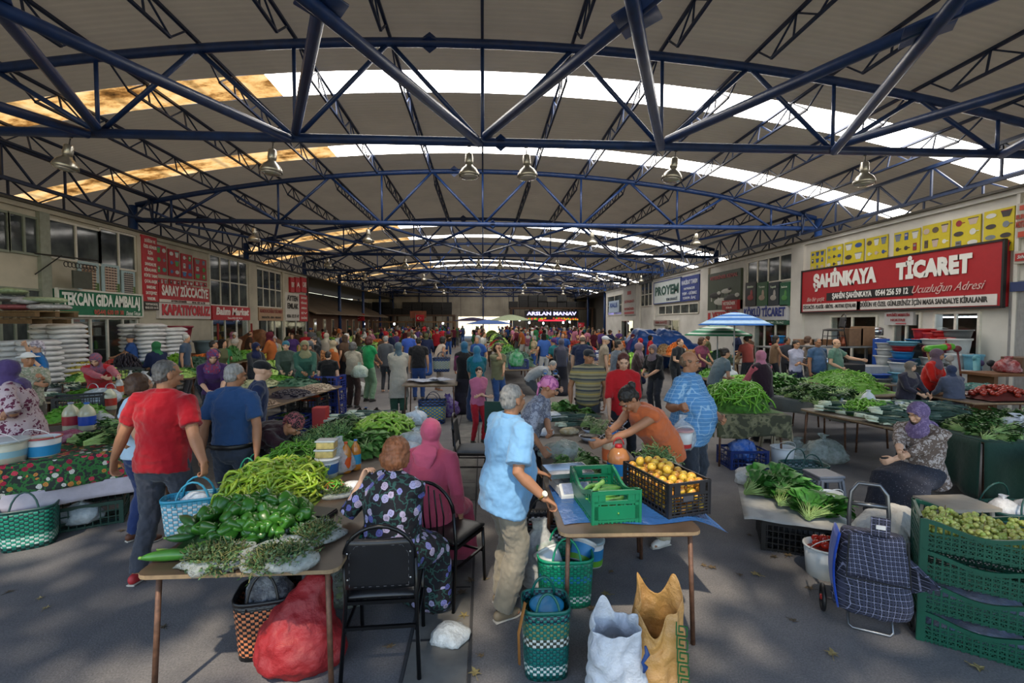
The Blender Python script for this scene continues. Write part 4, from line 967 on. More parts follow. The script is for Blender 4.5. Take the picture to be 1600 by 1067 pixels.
def person(name, label, loc, rz=0, H=1.7, detail=3, female=False, skin=None, top=None, sleeve=.55, ease=.016, hem=.06, belly=0, build=1.0, bottom=None, btype='trousers', wide=0, length=1.0,
   shoes='#3a3836', hair='short', haircol='dark', hmat=None, group=None, collar=True, flare=0, curl=45, hdir=(None, None), palm=(None, None), vest=None, moustache=None, waistline=0, disp=None, trim=None, belt=False, **pose):
 rz = R(rz); loc = Vector(loc); loc.z = loc.z if pose.get('floor') else 0; pose.pop('floor', None)
 s = skeleton(H, loc=loc, rz=rz, build=build, **pose)
 vox = {3: .0062, 2: .011, 1: .02}[detail]; skin = skin or SKIN
 root = empty('person', loc, label, 'person', group, rz=rz)
 # shoes sit on the ground: keep the soles at z 0
 link_mesh('body', body_mesh(s, detail, female, skin, vox, curl=curl, hdir=hdir, palm=palm), parent=root)
 cv = {3: .0085, 2: .013, 1: .022}[detail]
 if top: link_mesh('shirt', top_mesh(s, cv, sleeve, ease, hem, top, belly, female, {3: .03, 2: .024, 1: .0}[detail] if disp is None else disp, collar, flare), parent=root)
 if vest: link_mesh('vest', top_mesh(s, cv, None, ease + .012, hem + .03, vest, belly, female, .012, False, flare), parent=root)
 if btype == 'trousers': link_mesh('trousers', trouser_mesh(s, cv, bottom, wide, length, {3: .03, 2: .024, 1: 0}[detail], waist=waistline), parent=root)
 else: link_mesh('skirt', skirt_mesh(s, cv * 1.2, bottom, {3: .022, 2: .018, 1: 0}[detail]), parent=root)
 if detail > 1 and shoes:
  for sd in (1, -1):
   A = s.an[sd]; k = s.k; b = MB()
   b.loft([A + Vector((0, .045, -.042)) * k, A + Vector((0, -.02, -.04)) * k, A + Vector((0, -.085, -.05)) * k, A + Vector((0, -.125, -.056)) * k], [(.034 * k, .04 * k), (.038 * k, .046 * k), (.043 * k, .036 * k), (.03 * k, .024 * k)], n=12, side=(1, 0, 0), round_=True)
   sm = fuse(b, .008, 2, mats=[mat(shoes, .6, var=.2) if isinstance(shoes, str) else shoes]); o = link_mesh('shoe', sm, parent=root)
   b = MB(); pr = []; 
   b.loft([A + Vector((0, .07, -.078)) * k, A + Vector((0, -.02, -.078)) * k, A + Vector((0, -.09, -.078)) * k, A + Vector((0, -.152, -.078)) * k], [(.034 * k, .008), (.036 * k, .008), (.043 * k, .008), (.026 * k, .008)], n=12, side=(1, 0, 0)); b.build('sole', mat('#b5afa5' if shoes not in ('#3a3836', '#1d1c1c') else '#26201c', .7), o, smooth=False)
 if hair: headwear(root, s, hair, hmat or hairmat(haircol), cv if detail > 1 else .02, detail)
 if detail > 1:
  k = s.k
  for sx in (-1, 1):
   b = MB(); c = s.hc + s.hm @ (Vector((sx * .031, -.0765, .008)) * k)
   b.ell(c, (.011 * k, .011 * k, .005 * k), 10, 6, s.hm); b.mi = 1; b.ell(c + s.hm @ Vector((0, -.0065, 0)) * k, (.0055 * k, .0055 * k, .0056 * k), 8, 5, s.hm); b.mi = 2
   b.loft([s.hc + s.hm @ (Vector((sx * .014, -.096, .028)) * k), s.hc + s.hm @ (Vector((sx * .034, -.093, .034)) * k), s.hc + s.hm @ (Vector((sx * .052, -.078, .028)) * k)], [.002 * k, .0042 * k, .002 * k], n=6)
   b.build('eye', [EYEW, IRIS, mat('#241d19', .8)], root, smooth=True)
  if moustache:
   b = MB()
   for sx in (-1, 1): b.loft([s.hc + s.hm @ (Vector((0, -.108, -.047)) * k), s.hc + s.hm @ (Vector((sx * .018, -.1, -.05)) * k), s.hc + s.hm @ (Vector((sx * .03, -.088, -.062)) * k)], [.004 * k, .006 * k, .002 * k], n=6, round_=True)
   b.build('moustache', hairmat(moustache), root, smooth=True)
 if trim:
  b = MB(); u, rt, fw = s.up, s.right, s.fwd; c = s.p4 - u * .0
  b.loft([c + (rt * math.cos(a) * .066 + fw * math.sin(a) * .066) * s.k * 1.05 for a in np.linspace(0, 6.283, 25)[:-1]], [(.022, .005)] * 24, n=8, side=u * .9 + Vector((0, 0, .1)), closed=True); b.build('collar', trim, root, smooth=True)
 if belt:
  b = MB(); c = s.p0 + (s.p1 - s.p0) * .1
  b.loft([c + Vector((math.cos(a) * (.165 * s.k * s.w + .022), math.sin(a) * (.117 * s.k * s.w + .022), 0)) for a in np.linspace(0, 6.283, 29)[:-1]], [(.02, .004)] * 28, n=6, side=(0, 0, 1), closed=True); b.build('belt', mat('#17171a', .4), root, smooth=True)
 return root, s
# ---- patterned cloths ---------------------------------------------------
def floral(base, cols, scale=16, leaf='#3d6b4a', thr=.38, rough=.9, uv=False, lw=.05):
 t = NT('printed_cloth'); v = t.co('UV' if uv else 'Object'); vv = t.mix(.12, v, t.n('TexNoise').outputs['Color']) if False else v
 cell = t.vor(v, scale, 'Color'); d = t.vor(v, scale)
 pick = t.n('SeparateColor'); t.l(cell, pick.inputs[0])
 rng = t.math('ADD', d, t.math('MULTIPLY', t.noise(v, scale * 3, 2), .25))
 flower = t.ramp(pick.outputs[0], [((i) / len(cols), c) for i, c in enumerate(cols)], 'CONSTANT')
 ringm = t.ramp(t.math('FRACT', t.math('MULTIPLY', rng, 6)), [(0, .55), (.5, 1.15)])
 flower = t.mix(1, flower, ringm, 'MULTIPLY')
 lf = t.ramp(t.math('ABSOLUTE', t.math('SUBTRACT', t.noise(v, scale * .9, 2), .5)), [(.0, 1), (lw, 0)], 'CONSTANT')
 c = t.mix(lf, base, leaf) if leaf else t.mix(0, base, base)
 c = t.mix(t.ramp(rng, [(0, 1), (thr, 0)], 'CONSTANT'), c, flower)
 t.col(c); t.set(Roughness=rough); t.bump(t.noise(v, 14, 3), .35, .02); return t.m
def swirl(base, ink, scale=9, thr=.06):
 t = NT('swirl_cloth'); v = t.co(); f = t.noise(v, scale, 3, .6)
 c = t.mix(t.ramp(t.math('ABSOLUTE', t.math('SUBTRACT', f, .5)), [(0, 1), (thr, 0)], 'CONSTANT'), base, ink)
 c = t.mix(t.ramp(t.math('ABSOLUTE', t.math('SUBTRACT', t.noise(v, scale * 2.2, 2), .5)), [(0, 1), (thr * .6, 0)], 'CONSTANT'), c, ink)
 t.col(c); t.set(Roughness=.9); t.bump(t.noise(v, 14, 3), .35, .02); return t.m
def plaid(base, line, scale=9, w=.1, diag=0, line2=None):
 t = NT('checked_cloth'); v = t.co(); mp = t.n('Mapping'); mp.inputs['Scale'].default_value = (scale,) * 3; mp.inputs['Rotation'].default_value = (0, diag, 0); t.l(v, mp.inputs[0])
 sp = t.n('SeparateXYZ'); t.l(mp.outputs[0], sp.inputs[0])
 def ln(o, off=0, ww=w): return t.math('LESS_THAN', t.math('FRACT', t.math('ADD', o, 100.5 + off)), ww)
 xy = t.math('ADD', sp.outputs[0], t.math('MULTIPLY', sp.outputs[1], 1.0))
 a, c2 = ln(xy), ln(sp.outputs[2])
 c = t.mix(t.math('MULTIPLY', t.math('MAXIMUM', a, c2), .75), base, line); c = t.mix(t.math('MULTIPLY', a, c2), c, line)
 if line2: c = t.mix(t.math('MULTIPLY', t.math('MAXIMUM', ln(xy, .5, w * 2.5), ln(sp.outputs[2], .5, w * 2.5)), .6), c, line2)
 t.col(c); t.set(Roughness=.88); t.bump(t.noise(v, 14, 3), .35, .02); return t.m
def stripes(cols, scale=12, axis=2):
 t = NT('striped_cloth'); v = t.co(); sp = t.n('SeparateXYZ'); t.l(v, sp.inputs[0])
 f = t.math('FRACT', t.math('ADD', t.math('MULTIPLY', sp.outputs[axis], scale), 100)); n = len(cols)
 t.col(t.ramp(f, [(i / n, c) for i, c in enumerate(cols)], 'CONSTANT')); t.set(Roughness=.88); t.bump(t.noise(v, 14, 3), .35, .02); return t.m
def GH(px, py, H): q = P(px, py, H); return Vector((q.x, q.y, 0))
def GY(px, Y): q = PY(px, 700, Y); return Vector((q.x, Y, 0))
jeans_g = cloth('#3a3d47'); jeans_b = cloth('#3f5878'); navy = cloth('#232c48')
# man in the red t-shirt
Lr = GY(252, 3.95)
man_red, s_ = person('person', 'man from behind in bright red t-shirt and grey jeans carrying a woven basket', Lr, rz=176, H=1.77, top=cloth('#920d1c', var=.05), bottom=jeans_g, build=1.13, belly=.03, hem=.1, ease=.02, sleeve=.72,
 haircol='salt', skin=SKIN2, lean=3, side=-3, head=(-32, 8), hands=(PY(176, 722, 4.0), PY(318, 722, 3.72)), feet=((.13, .12), (-.13, -.15)), shoes='#a92a30', curl=(35, 75), palm=(None, None), hdir=((0, -.1, -1), (0, 0, -1)))
# man in the blue polo
Lb = GY(362, 4.5)
man_blue, s_ = person('person', 'grey haired man seen from behind in a dark blue polo and belted grey jeans', Lb, rz=178, H=1.69, top=cloth('#27456f', var=.05), bottom=cloth('#39404e'), build=1.06, hem=.0, belly=.02, trim=cloth('#27456f', var=.05), belt=True, haircol='grey', skin=SKIN2, lean=6, head=(-25, 12),
 hands=(PY(312, 725, 4.45), PY(402, 716, 4.35)), feet=((.12, 0), (-.12, 0)), curl=(50, 75), sleeve=.75)
person('person', 'man in navy t-shirt and dark cap beside the blue polo man', GY(396, 5.3), rz=115, H=1.66, detail=2, top=cloth('#1d2a4c'), bottom=jeans_b, hair='cap', hmat=cloth('#17181c'), lean=10, head=(20, 14), skin=SKIN3,
 hands=(PY(385, 650, 5.0), PY(402, 665, 5.2)))
# woman behind the red shirt, mostly hidden
person('person', 'woman in pale blue blouse nearly hidden behind the man in red', GY(214, 4.55), rz=150, H=1.6, detail=2, female=True, top=cloth('#a9c3d9'), bottom=cloth('#1f2f5a'), hair='bob', haircol='brown', wide=.02, shoes='#5c3524', sleeve=.6,
 hands=(PY(190, 690, 4.3), PY(230, 700, 4.3)))
# bending woman with black headscarf
person('person', 'woman in plum cardigan and black headscarf bending over the pepper table', GY(404, 4.85), rz=68, H=1.58, female=True, top=cloth('#2c151d'), bottom=floral('#16151c', ['#8a87a0', '#5a5a78'], 30, None), btype='skirt', sleeve=1.9, build=1.12,
 hair='bandana', hmat=swirl('#141318', '#8c4a4e', 14, .03), lean=82, head=(12, 52), pelvis=(0, .08, .8), hands=(PY(478, 712, 4.7), PY(490, 716, 4.45)), skin=SKIN2, hem=.1)
# seated woman in floral blouse, hand on her cheek
fl = floral('#0c0d16', ['#6f70a8', '#8f8cb0', '#4a4d88', '#9a8fa8'], 15, '#244844', .5, lw=.025)
Lf = GY(606, 3.02)
person('person', 'seated auburn haired woman in a black floral blouse resting cheek on hand', Lf, rz=152, H=1.62, female=True, top=fl, bottom=fl, btype='skirt', build=1.24, sleeve=1.15, belly=.05, hem=.14, haircol='#8a5638', hair='bob', skin=SKIN3,
 pelvis=(0, .02, .58), feet=((.14, -.42), (-.08, -.4)), knees=((.1, -1, .4), (-.1, -1, .4)), lean=12, head=(5, 18), hands=(PY(565, 752, 3.12), PY(590, 830, 3.45)), shoes='#3a3836', curl=(55, 40), disp=.02)
# seated woman in pink
pk = cloth('#a8475f', var=.06)
Lp = GY(668, 3.72)
person('person', 'seated woman from behind in dusty pink headscarf and long pink dress', Lp, rz=160, H=1.6, female=True, top=pk, bottom=pk, btype='skirt', build=1.2, sleeve=1.8, belly=.03, hem=.15, hair='scarf_tail', hmat=cloth('#b0506c', var=.05),
 pelvis=(0, .0, .56), feet=((.12, -.42), (-.12, -.42)), knees=((.1, -1, .4), (-.1, -1, .4)), lean=8, head=(25, 10), disp=.02)
# old man in the pale blue polo
Lo = GY(786, 3.3)
old, s_old = person('person', 'old man in pale blue polo and grey trousers leaning on the table corner', Lo, rz=118, H=1.64, top=cloth('#6f9cc4', var=.04), bottom=cloth('#7d7668', var=.08), build=1.12, belly=.05, hem=.16, ease=.032, sleeve=.8, wide=.02, trim=cloth('#6f9cc4', var=.04),
 hair='short', haircol='#8a8885', skin=SKIN2, lean=8, side=-2, head=(10, 2), hands=(PY(842, 741, 3.55), PY(852, 779, 3.02)), feet=((.09, -.04), (-.1, .06)), shoes='#7a6c58', curl=(20, 60), hdir=((-.2, -.9, -.2), (-.1, -.8, -.5)), palm=((0, 0, -1), (0, 0, -1)))
def band(root, s, sd, m, r=.034, off=.03, w=.012, face=None):
 a, e = s.wr[sd], s.el[sd]; d = (e - a).normalized(); p = a + d * off
 b = MB(); x = d.orthogonal().normalized(); y = d.cross(x)
 b.loft([p + (x * math.cos(t_) + y * math.sin(t_)) * r for t_ in np.linspace(0, 2 * math.pi, 17)[:-1]], [(w * .5, .003)] * 16, n=6, side=d, closed=True)
 o = b.build('wristwatch', m, root, smooth=True)
 if face is not None:
  f = Vector(face); f = (f - d * f.dot(d)).normalized(); b = MB(); b.tube(p + f * (r - .002), p + f * (r + .008), .019, n=16); b.build('watch_face', [mat('#d8d4c8', .3)], o)
band(old, s_old, -1, mat('#b08a3a', .3, .9), r=.03, face=(-.8, 0, .8))
# woman in the orange top bending over the table
Lg = GY(1020, 4.25)
wo, s_wo = person('person', 'woman in sleeveless orange top with dark tied hair bending over the right table', Lg, rz=-68, H=1.66, female=True, top=cloth('#bd6238', var=.05), bottom=cloth('#a69c84'), sleeve=None, hair='bun', haircol='black', skin=SKIN2, build=1.08, hem=.12, belly=.02, ease=.026,
 pelvis=(0, .14, .9), lean=52, head=(-5, 52), hands=(PY(935, 694, 4.0), PY(940, 688, 3.8)), feet=((.1, .05), (-.12, .2)), shoes='#cfcac0', collar=False, wide=.012)
# blue checked shirt man
Lc = GY(1076, 4.95)
bc, s_bc = person('person', 'heavy bald man with moustache in a light blue checked shirt', Lc, rz=48, H=1.76, top=plaid('#4f83b4', '#94b6d2', 24, .14), bottom=cloth('#31363f'), build=1.26, belly=.06, hem=.17, ease=.03, sleeve=.85, skin=SKIN2,
 hair='ring', haircol='#6b5644', moustache='dark', lean=-2, trim=cloth('#4f83b4'), head=(8, 2), hands=(PY(1124, 652, 4.75), PY(1062, 636, 4.55)), feet=((.14, 0), (-.14, .05)), curl=(70, 80))
# woman with the pink bandana behind the old man
person('person', 'woman in pale printed top and pink flowered headscarf behind the centre table', GY(822, 4.75), rz=70, H=1.58, female=True, top=swirl('#8f93a0', '#5f6374', 10, .03), bottom=cloth('#2c2f3a'), sleeve=1.2, hair='bandana', hmat=floral('#c97ba4', ['#b02c62', '#4fa06a', '#d8a9c4'], 12, '#9a4f86', .3),
 lean=28, head=(8, 28), hands=(PY(862, 700, 4.2), PY(846, 700, 4.25)), skin=SKIN2, build=1.1)
# striped man
person('person', 'man in a brown striped polo, dark cap and grey trousers standing between the stalls', GY(918, 6.9), rz=-14, H=1.68, top=stripes(['#8f8668', '#5f5a48', '#8f8668', '#9c8a50', '#6f6a56', '#3f4348'], 6.5), bottom=cloth('#3a3c42'), build=1.12, belly=.04, hem=.0, belt=True, trim=cloth('#5f5a48'), hair='cap', hmat=cloth('#22252b'),
 skin=SKIN2, head=(30, 10), detail=2, feet=((.12, .05), (-.12, -.05)))
# red top woman with sage cap
person('person', 'woman in red t-shirt and sage cap behind the orange topped woman', GY(972, 6.1), rz=-5, H=1.68, female=True, top=cloth('#b01c22'), bottom=cloth('#22242c'), hair='long', haircol='auburn', skin=SKIN3, detail=2, head=(-8, 20), hands=(PY(985, 625, 5.8), PY(952, 655, 5.9)), sleeve=1.1)
q = GY(972, 6.1)
# right seated woman
Ls = GY(1440, 4.55)
person('person', 'seated woman in lavender headscarf and leaf printed cream blouse on a low stool', Ls, rz=-72, H=1.62, female=True, top=swirl('#a69c98', '#5f5048', 11, .05), bottom=floral('#1e2230', ['#8a8c9c'], 60, None, .25), btype='skirt', build=1.25, sleeve=1.45, belly=.05, hem=.12, flare=.02,
 hair='scarf_tail', hmat=swirl('#7d6a8e', '#5f4e74', 14, .05), pelvis=(0, .05, .52), feet=((.16, -.45), (-.14, -.4)), knees=((.2, -1, .4), (-.2, -1, .4)), lean=12, head=(-8, 22), hands=(PY(1396, 718, 4.45), PY(1404, 722, 4.25)), skin=SKIN3, disp=.02)
# left patterned woman
person('person', 'large woman in purple headscarf and maroon swirl dress behind the flowered table', GY(36, 5.35), rz=-62, H=1.68, female=True, top=swirl('#5f2440', '#b5a3a8', 8, .07), bottom=swirl('#5f2440', '#b5a3a8', 8, .07), btype='skirt', build=1.4, sleeve=1.7, belly=.05, hem=.2, flare=.03,
 hair='scarf_tail', hmat=cloth('#4a3a68'), detail=3, lean=10, head=(-20, 10), disp=.02, hands=(PY(20, 650, 5.2), PY(0, 660, 5)))
person('person', 'woman in white brimmed sun hat and pale printed blouse behind the left stall', GY(48, 7.3), rz=60, H=1.64, detail=2, female=True, top=swirl('#a9a396', '#7d8470', 12, .05), bottom=cloth('#55524a'), hair='hat', hmat=cloth('#d4d4d2'), sleeve=1.8, hands=(PY(66, 590, 7.1), PY(60, 600, 7)), skin=SKIN2, build=1.1)
person('person', 'woman in bright blue jumper and patterned tied headscarf at the far left stall', GY(68, 9.3), rz=-40, H=1.74, detail=2, female=True, top=cloth('#1a5f9c'), bottom=cloth('#26262c'), hair='bandana', hmat=swirl('#7d7484', '#c4bcc6', 16, .05), sleeve=1.5, hands=(PY(52, 563, 9), PY(40, 540, 9)), skin=SKIN3, head=(-30, 0))
person('person', 'woman in a red quilted vest and pink jumper bending over the left stall', GY(160, 8.9), rz=30, H=1.62, detail=2, female=True, top=cloth('#a85560'), vest=cloth('#a81c28'), bottom=cloth('#2c2c34'), hair='scarf', hmat=swirl('#55506a', '#8a4a5a', 14, .05), sleeve=1.85, lean=38, head=(-10, 30), hands=(PY(190, 592, 8.4), PY(172, 594, 8.4)), skin=SKIN3, build=1.1)
person('person', 'woman in a purple jumper and flowered magenta headscarf at the left greens stall', GY(338, 8.1), rz=20, H=1.66, detail=2, female=True, top=cloth('#3a1f4c'), bottom=cloth('#22222a'), hair='scarf', hmat=floral('#7a2a4a', ['#3f7a7a', '#a04060'], 18, '#4a3a6a'), sleeve=1.1, lean=20, head=(15, 25), hands=(PY(345, 614, 7.7), PY(325, 612, 7.7)), skin=SKIN3, build=1.12)
# ================================================================ GOODS: builders
TZ = .74
def vary(mb, amp, sc, seed=0):
 mb.v = [tuple(Vector(v) + Vector((nz(v, sc, seed), nz(v, sc, seed + 9), nz(v, sc, seed + 5))) * amp) for v in mb.v]; return mb
def vegm(c, rough=.35, var=.3, scale=14, bump=0): return mat(c, rough, var=var, scale=scale, spec=.5, bump=bump)
STEM = vegm('#6f9a3c', .5)
# --- single vegetables: (body mesh, stem mesh)
def bell(seed):
 b = MB(); rn = random.Random(seed); prof = [(.0, 0), (.018, .004), (.032, .03), (.038, .06), (.04, .08), (.036, .097), (.022, .103), (.006, .094)]; n = 16
 b.lathe(prof, n=n)
 b.v = [(x * (1 + .13 * math.cos(3 * math.atan2(y, x) + seed)) + .004 * nz((x, y, z), 20, seed), y * (1 + .13 * math.cos(3 * math.atan2(y, x) + seed)), z * (1 + .1 * nz((x, y, z), 12, seed))) for x, y, z in b.v]
 s = MB(); s.loft([(0, 0, .09), (.004, .002, .11), (.012, .004, .128)], [.006, .0045, .005], n=6)
 return b, s
def longp(seed, L=.17, r=.011, curve=.05):
 rn = random.Random(seed); b = MB(); c1, c2 = rn.uniform(-curve, curve), rn.uniform(-curve, curve); N = 8; pts = []; rad = []
 for i in range(N):
  t = i / (N - 1); pts.append(((t - .5) * L, c1 * math.sin(t * 3.1) + c2 * math.sin(t * 6), .3 * c2 * math.sin(t * 3))); rad.append((r * (1 - t) ** .55 + .0015) * (1 + .12 * rn.uniform(-1, 1)) * (.75 if i == 0 else 1))
 b.loft(pts, rad, n=7)
 s = MB(); p = Vector(pts[0]); s.loft([p + Vector((.004, 0, 0)), p - Vector((.02, 0, -.004)), p - Vector((.035, .004, -.01))], [.0055, .0028, .0028], n=5)
 return b, s
def cuke(seed, L=.24, r=.03):
 rn = random.Random(seed); b = MB(); c = rn.uniform(-.03, .03); pts = []; rad = []
 for i in range(11):
  t = i / 10; pts.append(((t - .5) * L, c * math.sin(t * 3.14), 0)); rad.append(max(r * math.sin(math.pi * min(max(t * .96 + .02, .0), 1)) ** .42, .002) * (.82 + .3 * t * (1.3 - t)))
 b.loft(pts, rad, n=12); s = MB(); s.loft([(-L / 2 + .004, 0, 0), (-L / 2 - .012, 0, .002)], [r * .28, r * .22], n=6); return b, s
def roundf(r=.034, seed=0, squash=.9):
 b = MB(); b.ell((0, 0, 0), (r, r, r * squash), 12, 8); vary(b, r * .1, 20, seed); s = MB(); s.loft([(0, 0, r * squash * .9), (.003, 0, r * squash + .008)], [.003, .002], n=5); return b, s
def leafy(seed, n=40, L=.22, w=.05, spread=.5, curl=.5, stem=True, lm=1.0, up=.4):
 """a tied bunch lying along +x: stems at the left, leaves at the right"""
 rn = random.Random(seed); b = MB()
 for i in range(n):
  a = rn.uniform(-spread, spread); e = rn.uniform(-.1, up); r0 = rn.uniform(.0, .015)
  d = Vector((math.cos(a) * math.cos(e), math.sin(a) * math.cos(e), math.sin(e))); p0 = Vector((-L * .5, rn.uniform(-.015, .015), rn.uniform(0, .03)))
  ls = L * rn.uniform(.45, .8); p1 = p0 + d * ls
  sd = d.cross(Vector((rn.uniform(-.5, .5), rn.uniform(-.3, .3), 1))).normalized(); ww = w * rn.uniform(.6, 1.2); ll = ww * lm * rn.uniform(1.1, 1.7); upv = sd.cross(d)
  if stem: b.mi = 1; b.beam(p0, p1, .004, .003)
  b.mi = 0; vs = []; m = 3
  for q in range(m + 1):
   t = q / m; wd = ww * (.25 + math.sin(math.pi * min(t * .9 + .12, 1))) * .5; c = p1 + d * ll * t - Vector((0, 0, 1)) * curl * ll * t * t * .6 + upv * .15 * ww * math.sin(t * 5 + i)
   vs += [c - sd * wd + upv * wd * .4, c, c + sd * wd + upv * wd * .4]
  fs = []
  for q in range(m):
   for z in (0, 1): o = q * 3 + z; fs.append((o, o + 1, o + 4, o + 3))
  b.add(vs, fs)
 return b
def feather(seed, n=110, L=.16, leaf=.012, r=.07, h=.04):
 """tangle of small herb sprigs"""
 rn = random.Random(seed); b = MB()
 for i in range(n):
  a = rn.uniform(0, 6.28); rr = r * math.sqrt(rn.random()); p = Vector((rr * math.cos(a), rr * math.sin(a), h * rn.random() * (1 - rr / r * .5))); d = Vector((rn.uniform(-1, 1), rn.uniform(-1, 1), rn.uniform(-.2, .6))).normalized(); l = L * rn.uniform(.2, .45)
  b.mi = 1; b.beam(p, p + d * l, .0025, .0025); b.mi = 0
  for q in range(4):
   c = p + d * l * (q + 1) / 4; u = Vector((rn.uniform(-1, 1), rn.uniform(-1, 1), rn.uniform(-1, 1))).normalized(); v = u.cross(d).normalized()
   b.add([c, c + u * leaf + v * leaf * .5, c + u * leaf * 2, c + u * leaf - v * leaf * .5], [(0, 1, 2, 3)])
 return b
LEAF = {}
def leafmat(c, c2=None):
 k = (c, c2)
 if k not in LEAF:
  t = NT('leaf_green'); v = t.co(); rnd = t.n('ObjectInfo').outputs['Random']
  f = t.math('ADD', t.noise(v, 22, 3), t.math('MULTIPLY', t.math('SUBTRACT', rnd, .5), .3))
  t.col(t.ramp(f, [(.3, c2 or '#1e3d14'), (.7, c)])); t.set(Roughness=.55); t.b.inputs['Subsurface Weight'].default_value = 0; LEAF[k] = t.m
 return LEAF[k]
STK = vegm('#9dbb72', .5)
# --- piles -----------------------------------------------------------------
def mound(ax, ay, h, x, y): 
 q = (x / ax) ** 2 + (y / ay) ** 2; return h * max(0, 1 - q) ** .6
def pile(name, label, cat, group, c, ax, ay, h, rz, variants, n, mats, core, base=0, stemmat=None, flat=.6, seed=1, size=(.85, 1.15), yaw=None, lift=.012, bumpy=.012, edge=.94, colors=None, axis='x', corelabel=None, rnd=None):
 """n single pieces lying on a heap, the heap's inside one more object of kind stuff"""
 rn = random.Random(seed); c = Vector(c); ms = []
 for b, s in variants: ms.append((b.mesh(name, [mats], True), s.mesh('stem', [stemmat or STEM], True) if s and stemmat is not False else None))
 if h > 0.02 and core:
  b = MB(); N = 26
  b.grid(lambda u, w: (( (u - .5) * 2 * ax), ((w - .5) * 2 * ay), max(mound(ax, ay, h, (u - .5) * 2 * ax, (w - .5) * 2 * ay) - .02 + bumpy * nz((u * ax * 30, w * ay * 30, 0), 1, seed), 0.001)), N, N)
  o = b.build(name + '_heap', core, smooth=True, loc=c, rz=rz); tag(o, corelabel or 'inside of the heap of %s' % group, cat, group, 'stuff')
 M = Matrix.Rotation(rz, 3, 'Z')
 for i in range(n):
  a = rn.uniform(0, 6.283); r = math.sqrt(rn.random()) * edge; x, y = ax * r * math.cos(a), ay * r * math.sin(a); z = mound(ax, ay, h, x, y) + lift + rn.uniform(-.25, .6) * lift
  e = .01; nx = -(mound(ax, ay, h, x + e, y) - mound(ax, ay, h, x - e, y)) / (2 * e); ny = -(mound(ax, ay, h, x, y + e) - mound(ax, ay, h, x, y - e)) / (2 * e)
  nv = Vector((nx, ny, 1)).normalized(); q = Vector((0, 0, 1)).rotation_difference(nv)
  yw = rn.uniform(0, 6.283) if yaw is None else rn.gauss(yaw, .5)
  if axis == 'any': loc_q = (Matrix.Rotation(yw, 4, 'Z') @ Matrix.Rotation(rn.uniform(0, 3.14), 4, 'X') @ Matrix.Rotation(rn.uniform(0, 6.2), 4, 'Z')).to_quaternion()
  elif axis == 'z': loc_q = (Matrix.Rotation(yw, 4, 'Z') @ Matrix.Rotation(rn.uniform(1.0, 2.0), 4, 'Y') @ Matrix.Rotation(rn.uniform(0, 6.2), 4, 'Z')).to_quaternion()
  else: loc_q = (Matrix.Rotation(yw, 4, 'Z') @ Matrix.Rotation(rn.gauss(0, .18), 4, 'Y') @ Matrix.Rotation(rn.uniform(0, 6.2), 4, 'X')).to_quaternion()
  k = rn.randrange(len(ms)); sc = rn.uniform(*size)
  o = bpy.data.objects.new(name, ms[k][0]); COL.objects.link(o); p = c + M @ Vector((x, y, z)); o.location = p; o.rotation_mode = 'QUATERNION'; o.rotation_quaternion = M.to_quaternion() @ q @ loc_q; o.scale = (sc,) * 3
  if colors: o.color = (*lin(rn.choice(colors)), 1)
  tag(o, label, cat, group)
  if ms[k][1]: s = bpy.data.objects.new('stem', ms[k][1]); COL.objects.link(s); s.parent = o
def varm(cols, rough=.35, scale=20):
 """colour varies from piece to piece"""
 t = NT('vegetable_skin'); v = t.co(); rnd = t.n('ObjectInfo').outputs['Random']
 c = t.ramp(rnd, [(i / max(len(cols) - 1, 1), x) for i, x in enumerate(cols)])
 c = t.mix(1, c, t.ramp(t.noise(v, scale, 3), [(.3, .75), (.7, 1.15)]), 'MULTIPLY'); t.col(c); t.set(Roughness=rough); return t.m
# --- bags -----------------------------------------------------------------
def bagmat(color='#d5d9dc', alpha=.55, rough=.25):
 k = ('bag', color, alpha)
 if k not in MC:
  t = NT('thin_plastic'); t.col(t.mix(t.ramp(t.noise(t.co(), 14, 4), [(.4, 0), (.65, .22)]), color, '#eef2f5')); t.set(Roughness=rough); t.l(t.math('ADD', t.math('MULTIPLY', t.noise(t.co(), 22, 3), .7), alpha - .35), t.b.inputs['Alpha']); t.bump(t.noise(t.co(), 26, 4, .7), .9, .02); MC[k] = t.m
 return MC[k]
def bag(label, loc, r, color='#d5d9dc', alpha=.6, seed=0, open_=False, neck=True, group=None, name='plastic_bag', cat='bag', rz=0, handles=False):
 b = MB(); rx, ry, rzz = r; 
 prof = [(.0, 0), (.7, .0), (.95, .12), (1, .35), (.92, .6), (.72, .8)] + ([(.8, .93), (.86, 1.0)] if open_ else [(.4, .95), (.16, 1.02), (.22, 1.12), (.3, 1.2)] if neck else [(.4, .95), (.0, 1.0)])
 b.lathe([(p * 1, z * rzz) for p, z in prof], n=26, sx=rx, sy=ry)
 if open_ or neck:
  f = b.f[-1]
  if len(f) > 20: b.f.pop(); b.m.pop()
 b.v = [tuple(Vector(v) + Vector((nz(v, 9, seed), nz(v, 9, seed + 4), nz(v, 9, seed + 8) * (.5 if v[2] > .01 else 0))) * min(rx, ry) * .42 + Vector((nz(v, 26, seed), nz(v, 26, seed + 2), 0)) * min(rx, ry) * .15) for v in b.v]
 b.v = [(x, y, max(z, .001)) for x, y, z in b.v]
 o = b.build(name, bagmat(color, alpha), smooth=True, loc=loc, rz=rz)
 if handles:
  for sx in (-1, 1):
   h = MB(); h.loft([(sx * rx * .5 + rx * .3 * math.cos(a), 0, rzz * (1.0 + .35 * math.sin(a))) for a in np.linspace(0, math.pi, 7)], [(.012, .004)] * 7, n=6); h.build('handle', bagmat(color, alpha), o, smooth=True)
 return tag(o, label, cat, group)
